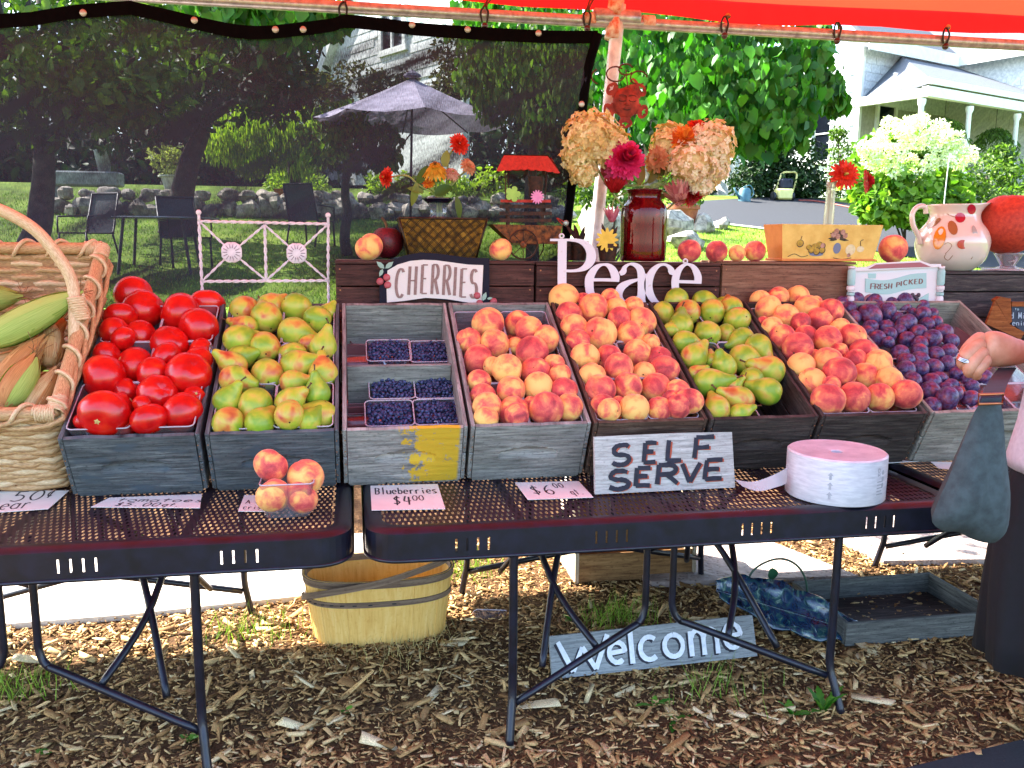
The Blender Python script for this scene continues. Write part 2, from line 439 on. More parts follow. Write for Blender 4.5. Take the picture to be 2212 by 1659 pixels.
# driveway draped over the slope
top = [(1440, 440), (1640, 428), (1760, 430), (1880, 448), (2000, 468), (2240, 500), (2500, 530)]
bot = [(1470, 474), (1640, 492), (1770, 512), (1905, 548), (2000, 562), (2240, 600), (2500, 640)]
vs = []; fs = []; nu, nv = len(top), 9
for j in range(nv):
    t = j/(nv-1)
    for i in range(nu):
        p = T(top[i][0]*(1-t)+bot[i][0]*t, top[i][1]*(1-t)+bot[i][1]*t); vs.append((p.x, p.y, p.z+.02))
for j in range(nv-1):
    for i in range(nu-1): fs.append((j*nu+i, j*nu+i+1, (j+1)*nu+i+1, (j+1)*nu+i))
mb = M(); mb.add(vs, fs); struct(mb.build('driveway', MAT_ASPH, smooth=True))
# pale edging strip between driveway and lawn
mb = M(); mb.tube([T(u, v)+V((0, 0, .02)) for u, v in [(1480, 478), (1560, 486), (1640, 495), (1770, 515)]], .07, 6, flat=.4); struct(mb.build('driveway_edging', MAT_CONC, smooth=True))

# grass blades
MAT_BLADE = leafmat('grass_blade', '#4c6c1c', '#94ae46', .3, .6)
def blades(n, pos, hr=(.03, .075), wd=.011):
    P = pos(n); yaw = rng.uniform(0, 2*np.pi, n); h = rng.uniform(*hr, n); ln = rng.normal(0, .35, (n, 2))*h[:, None]
    s = np.stack([np.cos(yaw), np.sin(yaw), np.zeros(n)], -1)*wd/2
    t = P+np.concatenate([ln, h[:, None]], -1)
    vs = np.stack([P-s, P+s, t], 1).reshape(-1, 3); fs = np.arange(3*n).reshape(-1, 3)
    c = np.repeat(rng.uniform(0, 1, n), 3); return vs, fs, np.stack([c, c, c], -1)
def lawnpos(n):
    y = 6.4+13.6*rng.uniform(0, 1, n)**1.4; x = rng.uniform(-.62, .85, n)*(y+2)
    z = np.array([gz(0, q) for q in y]); P = np.stack([x, y, z], -1)
    d = P-np.array([0, 0, H]); dep = d @ np.array(tuple(CF)); u = CX+F*(d @ np.array(tuple(CR)))/dep; v = CY-F*(d @ np.array(tuple(CU)))/dep
    lo_ = np.interp(u, [p[0] for p in top], [p[1] for p in top]); hi_ = np.interp(u, [p[0] for p in bot], [p[1] for p in bot])
    P[(u > 1440) & (v > lo_-6) & (v < hi_+2), 2] -= 3.0
    return P
vs, fs, cs = blades(70000, lawnpos, (.03, .07), .02)
o = link(rawmesh('lawn_grass_blades', vs, fs, MAT_BLADE, False, cs), 'lawn_grass'); tag(o, 'short mown grass on the slope behind the stall', 'grass', kind='stuff')
def tuft(u, v, r, n, label, hr=(.05, .12), wd=.004, z=.01):
    c = Zp(u, v, 0)
    vs, fs, cs = blades(n, lambda n: np.stack([rng.normal(0, r, n), rng.normal(0, r*.8, n), np.full(n, z)], -1), hr, wd)
    o = link(rawmesh('grass_tuft', vs, fs, MAT_BLADE, False, cs), 'grass_tuft', (c.x, c.y, 0)); tag(o, label, 'grass', kind='stuff')
tuft(1330, 1345, .09, 200, 'grass tuft beside the hanging table tubes behind the welcome board')
tuft(1010, 1235, .1, 160, 'grass tuft beyond the clear tub under the tables')
tuft(540, 1370, .09, 110, 'thin grass tuft between the left table legs')
tuft(30, 1500, .08, 120, 'grass tuft in the mulch at the left edge')
tuft(1540, 1500, .12, 60, 'sparse grass in the mulch in front of the welcome board')
MAT_DRY = leafmat('dry_grass', '#9a8a58', '#c9b67e', .2, .7); MATS_b = MAT_BLADE; MAT_BLADE = MAT_DRY
tuft(850, 1400, .13, 260, 'dry grass lying along the foot of the splint basket', (.03, .09), .003)
MAT_BLADE = MATS_b

# ------------------------------------------------------------------ leaves
def leaf_arrays(P, size, droop=.4, up=.5, shape='heart', fold=.12):
    n = len(P); sz = size*rng.uniform(.65, 1.2, n)[:, None]
    r1 = rng.normal(0, 1, (n, 3)); r1 /= np.linalg.norm(r1, axis=1)[:, None]
    t = r1*(1-droop)+np.array([0, 0, -1.0])*droop; t /= np.linalg.norm(t, axis=1)[:, None]
    nn = rng.normal(0, 1, (n, 3))*.7+np.array([0, -.25, up]); nn -= (nn*t).sum(1)[:, None]*t; nn /= np.linalg.norm(nn, axis=1)[:, None]+1e-9
    s = np.cross(nn, t)
    sh = {'heart': [(0, .06, 0), (0, .5, -.3), (0, 1.05, .5), (-.26, -.08, .8), (-.5, .26, 1.2), (-.33, .68, 1.0), (.26, -.08, .8), (.5, .26, 1.2), (.33, .68, 1.0)],
          'oval': [(0, 0, 0), (-.22, .25, 1), (-.24, .6, 1.1), (0, 1, 0), (.24, .6, 1.1), (.22, .25, 1)],
          'long': [(0, 0, 0), (-.09, .3, 1), (-.1, .65, 1), (0, 1.1, 0), (.1, .65, 1), (.09, .3, 1)]}[shape]
    V_ = [P+(s*a+t*b+nn*(c_*fold))*sz for a, b, c_ in sh]
    k = len(sh); vs = np.stack(V_, 1).reshape(-1, 3); base = (np.arange(n)*k)[:, None, None]
    fs = (base+np.array([[0, 1, 2, 3], [0, 3, 4, 5]] if k == 6 else [[0, 3, 4, 1], [1, 4, 5, 2], [0, 1, 7, 6], [1, 2, 8, 7]])[None]).reshape(-1, 4)
    c = np.repeat(rng.uniform(0, 1, n), k); return vs, fs, np.stack([c, c, c], -1)
def clump_points(centres, radii, n):
    k = rng.integers(0, len(centres), n); d = rng.normal(0, 1, (n, 3)); d /= np.linalg.norm(d, axis=1)[:, None]
    rr = rng.uniform(0.25, 1, n)**.5
    return np.array(centres)[k]+d*(np.array(radii)[k]*rr)[:, None]*np.array([1, 1, .8])
def crown_clumps(c, r, n, cr, hollow=.45):
    out = []
    while len(out) < n:
        d = rng.normal(0, 1, 3); d /= np.linalg.norm(d); q = rng.uniform(hollow, 1)
        out.append(np.array(c)+d*np.array(r)*q)
    return out, [cr*rng.uniform(.6, 1.25) for _ in out]
BARK = simple('bark', '#1d1712', '#4a3f36', 14, .95, .8, stretch=(1, 1, 1), src='Object')
BARK2 = simple('grey_bark', '#4a453f', '#8a8378', 16, .95, .6, src='Object')
def limb(mb, a, b, r0, r1, wob=.06, n=7):
    a, b = V(a), V(b); L = (b-a).length; pts = []
    for i in range(n):
        t = i/(n-1); p = a.lerp(b, t)
        if 0 < i < n-1: p += V((random.gauss(0, 1), random.gauss(0, 1), random.gauss(0, .5)))*wob*L*.3
        pts.append(p)
    pts = smoothpts([tuple(p) for p in pts], 3); m = len(pts)
    mb.tube(pts, [r0+(r1-r0)*i/(m-1) for i in range(m)], 8); return V(pts[-1])
def tree(name, label, base, top, r0, limbs, clumps, nleaf, lsize, lmat, droop=.4, shape='oval', bark=BARK, cat='tree', up=.5):
    t = thing(name, label, cat, base)
    mb = M(); e = limb(mb, base, top, r0, r0*.6, .05, 8); mb.build('trunk', bark, t, True)
    for q in limbs:
        mb = M(); limb(mb, e if len(q) == 3 else q[3:6], q[:3], r0*.45, r0*.1, .12); mb.build('branch', bark, t, True)
    P = clump_points(clumps[0], clumps[1], nleaf)
    vs, fs, cs = leaf_arrays(P, lsize, droop, up, shape)
    me = rawmesh('crown', vs-np.array(tuple(base)), fs, lmat, shape == 'heart', cs)
    o = link(me, 'crown', (0, 0, 0), t); o['kind'] = 'stuff'
    return t
L_RED = leafmat('redbud_leaf', '#164a14', '#4f8f26', .36, .55)
L_DARK = leafmat('dark_leaf', '#12240e', '#2c4a1a', .15, .6)
L_MID = leafmat('mid_leaf', '#27451a', '#6f8a33', .42, .5)
L_LIME = leafmat('lime_leaf', '#5f7f22', '#b3c24a', .5, .5)
L_BROWN = leafmat('olive_leaf', '#2a2a16', '#5d5a30', .35, .55)

# the redbud with heart-shaped leaves just behind the stall
base = T(1408, 436); base = on(W(1408, 430, 8.2).x, 8.2)
cl = []; cr = []
for (u, v, y, r) in [(1400, 120, 8.0, .55), (1480, 90, 7.6, .5), (1560, 110, 7.4, .5), (1650, 120, 7.4, .42), (1730, 130, 7.4, .3), (1500, 190, 7.3, .5), (1590, 190, 7.1, .45), (1680, 200, 7.2, .42),
                     (1775, 185, 7.4, .2), (1400, 220, 8.1, .45), (1450, 260, 7.6, .35), (1540, 260, 7.0, .3), (1640, 275, 7.0, .3), (1700, 270, 7.1, .22), (1350, 180, 8.6, .5), (1360, 60, 8.3, .6), (1500, 10, 8.0, .6), (1640, 30, 7.9, .6),
                     (1745, 85, 7.8, .22), (1805, 215, 7.4, .11), (1725, 235, 7.3, .16), (1440, 150, 8.8, .8), (1560, 150, 8.8, .65), (1380, -120, 8.6, .9), (1560, -130, 8.4, .9), (1250, -20, 9.0, .6), (1150, 0, 9.2, .5), (1050, 10, 9.4, .35), (1630, 170, 8.6, .5), (560, 20, 7.6, .35), (640, 15, 7.6, .4), (700, 30, 7.8, .25), (480, 0, 7.6, .3), (600, -160, 7.4, .7), (800, -330, 7.2, .9), (1000, -420, 7.2, 1.1), (1200, -420, 7.4, 1.1), (1400, -420, 7.6, 1.0), (900, -150, 7.8, .6), (1600, 240, 8.0, .5)]:
    p = W(u, v, y); cl.append(np.array(tuple(p))); cr.append(r)
rb = tree('redbud_tree', 'redbud tree with bright heart-shaped leaves beside the driveway', base, W(1402, 300, 8.2), .1,
          [tuple(W(1350, 215, 8.4)), tuple(W(1470, 215, 7.9)), tuple(W(1560, 120, 7.6)), tuple(W(1640, 180, 7.3)), tuple(W(1400, 60, 8.3))], (cl, cr), 5200, .105, L_RED, .72, 'heart', BARK2, up=.35)
# its nearest leaves, one by one
LEAFM = []
for k in range(6):
    vs, fs, cs = leaf_arrays(np.zeros((1, 3)), .11, .8, .2, 'heart'); cs[:] = (k+.5)/6
    LEAFM.append(rawmesh('leaf', vs, fs, L_RED, True, cs))
fc = [i for i in range(len(cl)) if cl[i][1] < 8.1]
for k in range(290):
    i = random.choice(fc); d = V((random.gauss(0, 1), random.gauss(-.9, .6), random.gauss(0, .8))).normalized()
    p = V(cl[i])+d*cr[i]*random.uniform(.85, 1.08)
    link(random.choice(LEAFM), 'leaf', p-V(base), rb, Euler((random.gauss(0, .5), random.gauss(0, .5), random.uniform(0, 6.3))).to_quaternion(), random.uniform(.75, 1.25))

# trees seen through the net
def spread_crown(t, lst, n, ls, mat, droop=.4):                       # upper crown, above the picture
    cc = [np.array(p[:3]) for p in lst]; b = ORG[t.name]; P = clump_points(cc, [p[3] for p in lst], n); vs, fs, cs = leaf_arrays(P, ls, droop, .5, 'oval')
    link(rawmesh('crown', vs-np.array(tuple(b)), fs, mat, False, cs), 'crown', (0, 0, 0), t)['kind'] = 'stuff'
    for p in lst[::2]: mb = M(); limb(mb, b+V((0, 0, 2.6)), p[:3], .07, .02, .1); mb.build('branch', BARK, t, True)
def clumps_at(lst): return [np.array(tuple(W(u, v, y))) for u, v, y, r in lst], [r for u, v, y, r in lst]
gtree = tree('garden_tree', 'leaning dark tree nearest the net behind the wicker basket', on(W(55, 600, 9.5).x, 9.5), W(95, 330, 9.8), .17,
     [tuple(W(40, 150, 9.5)), tuple(W(200, 190, 10)), tuple(W(300, 120, 10.5))],
     clumps_at([(30, 90, 9.6, 1.0), (150, 60, 10, 1.0), (280, 90, 10.4, .9), (120, 170, 9.4, .7), (230, 210, 9.8, .45), (10, 210, 9.8, .7), (390, 60, 10.5, .7), (330, 200, 10, .4), (60, -40, 10, 1.2), (300, -60, 10.4, 1.2), (-100, 120, 10, .8)]), 2600, .15, L_MID, .4, 'oval')
spread_crown(gtree, [(-7, 10.5, 7, 1.5), (-5.5, 9.8, 6.8, 1.4), (-4, 9.6, 6.5, 1.3), (-6.6, 12.8, 7.4, 1.4), (-8.2, 12, 7, 1.5), (-3.0, 10.2, 6.4, 1.1), (-5, 11.8, 7.2, 1.4), (-7.5, 9, 6.4, 1.2)], 4200, .2, L_MID)
tree('forked_tree', 'forked dark tree leaning behind the white planter', on(W(365, 430, 15).x, 15), W(440, 260, 15.2), .22,
     [tuple(W(560, 190, 15)), tuple(W(420, 120, 15)), tuple(W(330, 240, 15))],
     clumps_at([(420, 110, 15, 1.5), (540, 140, 15, 1.2), (560, 40, 15.5, 1.0), (330, 150, 15, 1.2), (470, 30, 15.5, 1.6), (250, 230, 15, 1.0), (600, 190, 15.3, .7)]), 3600, .18, L_DARK, .4, 'oval')
tree('drooping_tree', 'drooping yellow-green tree between planter and parasol', on(W(640, 425, 17.4).x, 17.4), W(630, 300, 17.4), .14,
     [tuple(W(520, 260, 17)), tuple(W(700, 260, 17.4))],
     clumps_at([(520, 280, 17, .55), (590, 290, 17, .55), (480, 310, 17, .4), (540, 340, 17, .4), (650, 270, 17.2, .6), (690, 310, 17.2, .5), (560, 250, 17.4, .5), (640, 340, 17.2, .45)]), 3600, .15, L_LIME, .85, 'long')
tree('slim_tree', 'slim dark trunked young tree under the grey parasol edge', on(W(750, 480, 13.5).x, 13.5), W(745, 330, 13.5), .085,
     [tuple(W(700, 280, 13.4)), tuple(W(810, 300, 13.4))],
     clumps_at([(700, 300, 13.4, .45), (760, 320, 13.4, .45), (820, 300, 13.4, .35), (740, 250, 13.6, .4), (830, 340, 13.4, .25)]), 1700, .13, L_MID, .6, 'oval')
tree('vine_tree', 'tall leafy tree with pale hanging leaves beside the net edge', on(W(1150, 440, 11.5).x, 11.5), W(1150, 250, 11.5), .1,
     [tuple(W(1090, 180, 11.5)), tuple(W(1220, 170, 11.3))],
     clumps_at([(1060, 120, 12, .5), (1030, 170, 12, .35), (1110, 110, 11.6, .5), (1180, 130, 11.2, .45), (1240, 110, 11, .4), (1130, 190, 11.6, .45), (1190, 210, 11, .4), (1240, 200, 11, .35), (1160, 270, 11.3, .25), (1070, 220, 11.8, .3), (1240, 280, 11.2, .2), (1060, 60, 12, .6), (1200, 60, 11.4, .5)]), 2600, .13, L_MID, .8, 'oval')
def shrub(name, label, clumps, n, ls, mat, u, v, y, shape='oval', droop=.2, cat='shrub', stem=True):
    b = on(W(u, v, y).x, y); t = thing(name, label, cat, b)
    if stem:
        mb = M()
        for k in range(4):
            q = V(random.choice(clumps[0])); mb.tube(smoothpts([tuple(b+V((random.gauss(0, .08), 0, 0))), tuple(b.lerp(q, .5)+V((0, 0, .1))), tuple(q)], 4), .018, 5)
        mb.build('stems', BARK, t, True)['kind'] = 'stuff'
    P = clump_points(clumps[0], clumps[1], n); P[:, 2] = np.maximum(P[:, 2], gz(0, y)+.02)
    vs, fs, cs = leaf_arrays(P, ls, droop, .6, shape)
    o = link(rawmesh('foliage', vs-np.array(tuple(b)), fs, mat, False, cs), 'foliage', (0, 0, 0), t); o['kind'] = 'stuff'
    return t
shrub('yew_bush', 'large dark evergreen bush beside the house steps', clumps_at([(1650, 320, 22.2, .9), (1720, 340, 22.0, .8), (1620, 390, 21.8, .6), (1690, 400, 21.9, .8), (1740, 400, 21.8, .6), (1700, 290, 22.2, .6), (1650, 260, 22.4, .6), (1610, 300, 22.2, .5), (1660, 370, 22.0, .8), (1720, 270, 22.3, .4)]), 8000, .14, L_DARK, 1680, 430, 22)
shrub('climber', 'green climber growing up the white trellis', clumps_at([(1815, 330, 22.2, .4), (1810, 290, 22.2, .25), (1820, 370, 22, .45), (1800, 400, 21.8, .5), (1815, 240, 22.4, .15)]), 1500, .1, L_MID, 1815, 420, 22)
hb = [(1900, 330, 15, .5), (1960, 320, 15, .55), (2010, 350, 15, .5), (1890, 400, 14.6, .6), (1960, 410, 14.2, .6), (2030, 400, 14.5, .5), (1900, 445, 14.2, .4), (1980, 455, 13.9, .4), (2050, 440, 14.2, .4)]
hyd = shrub('hydrangea_bush', 'big hydrangea bush with white flower heads by the porch', clumps_at(hb), 3400, .15, leafmat('hydrangea_leaf', '#3c6820', '#8aaa40', .4), 1960, 480, 14.4, 'heart', .35)
PETAL_W = leafmat('white_petal', '#d9dcc4', '#f3f2e6', .3, .6)
for (u, v) in [(1990, 262), (1950, 285), (2030, 275), (1900, 300), (2060, 300), (1885, 330), (1940, 330), (1985, 310), (2030, 320), (2075, 325), (1965, 350), (2010, 350), (1900, 355), (1870, 320), (2050, 345), (1920, 270), (2095, 335), (1930, 365), (1985, 375), (1965, 270), (2010, 295), (1915, 325), (2045, 300), (1960, 305), (1880, 345), (2070, 350)]:
    p = W(u, v, 14.0+random.uniform(-.2, .3)); n = 150
    d = rng.normal(0, 1, (n, 3)); d /= np.linalg.norm(d, axis=1)[:, None]
    vs, fs, cs = leaf_arrays(np.array(tuple(p))+d*np.array([.16, .15, .14])*rng.uniform(.7, 1, n)[:, None], .075, .1, .5, 'oval')
    link(rawmesh('flower_head', vs-np.array(tuple(ORG[hyd.name])), fs, PETAL_W, False, cs), 'flower_head', (0, 0, 0), hyd)['kind'] = 'stuff'
shrub('leafy_shrub', 'mixed green shrub right of the white hydrangea', clumps_at([(2130, 380, 15.5, .55), (2180, 400, 15.3, .6), (2110, 440, 14.6, .5), (2190, 450, 14.4, .6), (2230, 380, 15.6, .6), (2160, 340, 15.8, .3), (2240, 460, 14.2, .6)]), 3600, .11, L_MID, 2170, 480, 14.8)
shrub('round_bush', 'low green bush behind the boulders by the post', clumps_at([(1330, 410, 13, .4), (1290, 400, 13, .4), (1250, 415, 13, .3), (1360, 390, 13.2, .3), (1450, 400, 13.4, .4), (1490, 410, 13.4, .3)]), 1500, .1, L_MID, 1330, 440, 13)
shrub('border_plants', 'low pale green border plants above the stone wall', clumps_at([(880, 400, 18.4, .35), (820, 395, 18.4, .3), (950, 395, 18.2, .3), (1000, 405, 18, .3), (1060, 395, 17.6, .4), (600, 390, 18.6, .3), (680, 400, 18.6, .3)]), 1600, .12, L_LIME, 850, 420, 18.3, stem=False)
shrub('house_vine', 'olive shrub growing against the shingled gable', clumps_at([(760, 190, 21.5, .8), (700, 220, 21, .7), (820, 190, 21.5, .5), (680, 180, 21.8, .4), (1000, 110, 20, .7), (990, 170, 20, .6), (1050, 80, 20, .8), (950, 210, 20.5, .5), (880, 180, 21.4, .3)]), 4600, .14, L_BROWN, 800, 420, 21)

# dark wood beyond, so thick that it reads as one mass
cl, cr = [], []
for k in range(150):
    u = random.uniform(-450, 1500); v = random.uniform(10, 430); y = random.uniform(30, 42)
    if u > 690 and v > 120 and u < 1100: y += 6
    cl.append(np.array(tuple(W(u, v, y)))); cr.append(random.uniform(1.6, 2.8))
for k in range(46):
    u = -450+k*43; cl.append(np.array(tuple(W(u, random.uniform(330, 430), random.uniform(28, 31))))); cr.append(random.uniform(1.3, 2.0))
P = clump_points(cl, cr, 36000)
vs, fs, cs = leaf_arrays(P, .42, .35, .5, 'oval')
o = link(rawmesh('far_wood', vs, fs, L_DARK, False, cs), 'far_wood'); tag(o, 'dense dark wood beyond the garden', 'wood', kind='stuff')
mb = M()
for k in range(26):
    u = -420+k*62+random.uniform(-15, 15); p = on(W(u, 400, 33).x, 33+random.uniform(-3, 3)); mb.tube([p, p+V((random.gauss(0, .4), 0, 9))], [.3, .16], 7)
tag(mb.build('far_trunks', BARK, smooth=True), 'dark trunks standing close together in the far wood', 'wood', kind='stuff')

# stone wall across the garden
STONE = simple('field_stone', '#5d5850', '#b3aa9c', 9, .9, .6, src='Object')
def stone(c, sx, sy, sz, seed, parent=None, mat=STONE):
    mb = M(); r = V((seed*3.1, seed*1.7, seed*.9))
    mb.sphere(c, 1, 12, 8, (sx, sy, sz), Euler((0, 0, seed)).to_matrix(), lambda th, ph, p: 1+.5*noise.noise(p*1.1+r)+.14*noise.noise(p*3+r))
    return mb.build('stone', mat, parent, True, 35) if parent else mb.build('boulder', mat, None, True, 35)
yw = 17.3; wb = on(W(650, 450, yw).x, yw)
sw = thing('stone_wall', 'low dry stone wall across the lawn behind the net', 'wall', wb)
for k in range(46):
    u = 130+k*24.5+random.uniform(-5, 5)
    p = W(u, 442, yw+random.uniform(-.15, .15)); s = random.uniform(.13, .24)
    stone(on(p.x, p.y, s*.7), s*random.uniform(.9, 1.5), s, s*random.uniform(.75, 1.05), k+1, sw)
for k in range(26):
    u = 150+k*42+random.uniform(-12, 12); p = W(u, 420, yw+.1); s = random.uniform(.11, .17)
    stone(on(p.x, p.y, .3+s*.4), s*1.5, s, s*.8, k+90, sw)
for (u, v, wpx, hpx, lab) in [(1290, 540, 95, 110, 'tall pale boulder left of the red jar'), (1265, 440, 70, 60, 'dark boulder high behind the tent post'), (1352, 445, 60, 55, 'grey boulder behind the zinnia stems'), (1452, 515, 90, 70, 'broad boulder right of the red jar'), (1518, 500, 50, 36, 'small pale rock beside the driveway edge'), (1560, 494, 36, 24, 'smallest pale rock at the driveway edge'), (1250, 560, 80, 50, 'low rock at the foot of the net edge'), (1480, 535, 70, 40, 'flat rock behind the row of shelf peaches'), (1330, 500, 60, 60, 'shadowed rock behind the hanging zinnia')]:
    p = T(u, v); q = (p-CAMPOS).dot(CF)/F; tag(stone(p+V((0, 0, hpx*q*.32)), wpx*q*.55, wpx*q*.45, hpx*q*.6, u), lab, 'boulder')

# ------------------------------------------------------------------ the house
WHITE = simple('white_paint', '#d5d6d2', '#e4e4e0', 6, .7, .05, src='Object')
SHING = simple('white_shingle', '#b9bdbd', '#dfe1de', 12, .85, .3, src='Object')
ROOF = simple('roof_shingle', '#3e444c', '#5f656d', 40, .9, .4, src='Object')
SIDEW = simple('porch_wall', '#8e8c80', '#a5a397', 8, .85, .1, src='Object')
PANE = glossy('window_pane', '#10141c', .06, .3)
ax_a = V((.927, .375, 0)).normalized(); ax_b = V((-ax_a.y, ax_a.x, 0)); Zu = V((0, 0, 1))
hA = on(W(1843, 420, 24).x, 24); HB = hA.z-.3
house = thing('white_house', 'white shingled house with a columned porch beyond the driveway', 'house', hA)
def hp(s, t, z): return hA+ax_a*s+ax_b*t+V((0, 0, z))                  # house coordinates
rotA = Matrix((ax_a, ax_b, Zu)).transposed()
def hbox(s0, s1, t0, t1, z0, z1, name, mat, parent=None, mb=None):
    m = mb or M(); m.box(hp((s0+s1)/2, (t0+t1)/2, (z0+z1)/2), (abs(s1-s0), abs(t1-t0), z1-z0), rotA)
    return m.build(name, mat, parent or house) if mb is None else None
ev = 4.35                                                             # eave height above the base
s1 = (Zp(2085, 133, hA.z+ev)-hA).dot(ax_a)
hbox(0, 16, 0.02, 9, -.4, ev, 'wall', SHING)
hbox(s1, s1+6, -4.2, 0, -.4, ev+.02, 'wall', SHING)
# roofs
def roof(pts, name='roof'):
    n = len(pts); mb = M(); mb.add([p for p in pts]+[p+V((0, 0, .12)) for p in pts], [tuple(range(n)), tuple(range(2*n-1, n-1, -1))]+[(i, i+n, (i+1) % n+n, (i+1) % n) for i in range(n)]); return mb.build(name, ROOF, house)
roof([hp(-.4, -.45, ev), hp(s1-.4, -.45, ev), hp(s1-.4, 4.5, ev+4.2), hp(-.4, 4.5, ev+4.2)])
roof([hp(s1-.42, -4.6, ev+.03), hp(s1+3, -4.6, ev+2.9), hp(s1+3, 4.5, ev+4.3), hp(s1-.42, 4.5, ev+.03)])
hbox(-.42, s1-.43, -.5, -.47, ev-.22, ev+.14, 'fascia', WHITE); hbox(s1-.47, s1-.44, -4.6, -.5, ev-.2, ev+.15, 'fascia', WHITE)
hbox(-.06, .06, -.05, .1, -.4, ev-.02, 'corner_board', WHITE)
# porch
pz = 2.62
pl = [hp(.25, 0, pz), hp(.25, -2.5, pz), hp(s1+.6, -2.5, pz), hp(s1-.02, 0, pz)]
pf = (Zp(2008, 180, hA.z+pz)-hA); ps, pt = pf.dot(ax_a), pf.dot(ax_b)
if not (-5 < pt < -.5): pt = -2.4
def onface(u, v, axis_n, off):                                        # sight line meets a house face
    d = ray(u, v); k = ((hA+axis_n*off-CAMPOS).dot(axis_n))/d.dot(axis_n); q = CAMPOS+d*k
    return (q-hA).dot(ax_a), (q-hA).dot(ax_b), q.z-hA.z
rs, _, rz = onface(1946, 131, ax_b, 0); rz = max(rz, pz+.8); pe = onface(1853, 194, ax_b, 0)[0]
FP = [hp(ps, pt, pz), hp(s1+1.5, pt, pz), hp(s1+1.5, -.02, rz), hp(rs, -.02, rz)]; LP_ = [hp(pe, -.02, pz-.02), hp(ps-.01, pt, pz), hp(rs-.01, -.02, rz)]
roof(FP, 'porch_roof'); roof(LP_, 'porch_roof')
hbox(ps-.1, s1+1.5, pt-.06, pt-.022, pz-.02, pz+.13, 'gutter', WHITE)
def courses(A, B, C, D, n):                                           # overlapping shingle courses on a slope
    up = Zu*.1
    for k in range(n):
        f0, f1 = k/n, (k+1.15)/n; a, b, c, d = A.lerp(D, f0), B.lerp(C, f0), B.lerp(C, min(1, f1)), A.lerp(D, min(1, f1)); o1 = Zu*.155; o0 = Zu*.13
        mb = M(); mb.add([a+o1, b+o1, c+o0, d+o0, a+o0-Zu*.01, b+o0-Zu*.01], [(0, 1, 2, 3), (4, 5, 1, 0)]); mb.build('shingle_course', ROOF, house)
courses(*FP, 11); courses(LP_[0], LP_[1], LP_[2], LP_[2]-ax_a*.02, 9)
hbox(ps-.05, s1+1.5, pt-.02, pt+.16, pz-.3, pz-.06, 'porch_beam', WHITE)
hbox(ps-.1, ps+.06, pt+.17, 0, pz-.32, pz-.1, 'porch_beam', WHITE)
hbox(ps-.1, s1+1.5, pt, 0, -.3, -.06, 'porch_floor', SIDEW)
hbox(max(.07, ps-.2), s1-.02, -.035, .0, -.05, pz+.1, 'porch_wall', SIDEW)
def post(s, t):
    mb = M(); mb.lathe([(.11, 0), (.11, .12), (.07, .16), (.068, 1.2), (.062, pz-.5), (.1, pz-.42), (.1, pz-.32)], 12, hp(s, t, -.05)); mb.build('porch_column', WHITE, house, True, 40)
sp_ = [(ray(u, 260)) for u in (1988, 2092, 2196)]
for d in sp_:
    # where the sight line meets the porch front
    k = ((hp(0, pt+.08, 0)-CAMPOS).dot(ax_b))/(d.dot(ax_b)); q = CAMPOS+d*k; post((q-hA).dot(ax_a), pt+.08)
post(ps-.02, -.1)
def window(face, box, name='window', cols=2, rows=2, mat=PANE):
    (u0, v0, u1, v1) = box; ax, off = face
    a = onface(u0, v0, ax, off); b = onface(u1, v1, ax, off)
    i = 0 if ax == ax_b else 1
    lo, hi = sorted((a[i], b[i])); z0, z1 = sorted((a[2], b[2])); z0, z1 = z0, z1
    fr = M(); w_ = .11
    def bx(x0, x1, zz0, zz1, d0, d1, m):
        if i == 0: hbox(x0, x1, off+d0, off+d1, zz0, zz1, '', None, mb=m)
        else: hbox(off+d0, off+d1, x0, x1, zz0, zz1, '', None, mb=m)
    for (x0, x1, q0, q1) in [(lo-w_, lo, z0, z1), (hi, hi+w_, z0, z1), (lo-w_-.03, hi+w_+.03, z1, z1+w_), (lo-w_-.05, hi+w_+.05, z0-w_, z0)]: bx(x0, x1, q0, q1, -.09, -.01, fr)
    wn = fr.build(name, WHITE, house)
    for c_ in range(cols):
        for r_ in range(rows):
            m = M(); x0 = lo+(hi-lo)*c_/cols; x1 = lo+(hi-lo)*(c_+1)/cols; q0 = z0+(z1-z0)*r_/rows; q1 = z0+(z1-z0)*(r_+1)/rows
            bx(x0+.012, x1-.012, q0+.012, q1-.012, -.035, -.02, m); m.build('pane', mat, wn)
    m = M()
    for c_ in range(1, cols): bx(lo+(hi-lo)*c_/cols-.02, lo+(hi-lo)*c_/cols+.02, z0, z1, -.06, -.012, m)
    for r_ in range(1, rows): bx(lo, hi, z0+(z1-z0)*r_/rows-.02, z0+(z1-z0)*r_/rows+.02, -.062, -.014, m)
    if cols+rows > 2: m.build('glazing_bar', WHITE, wn)
    return wn
LEFTF = (ax_a, 0.0); RIGHTF = (ax_b, -.03)
window(LEFTF, (1757, 235, 1792, 345), cols=1, rows=2)
window(RIGHTF, (1896, 228, 1924, 312), cols=1, rows=1)
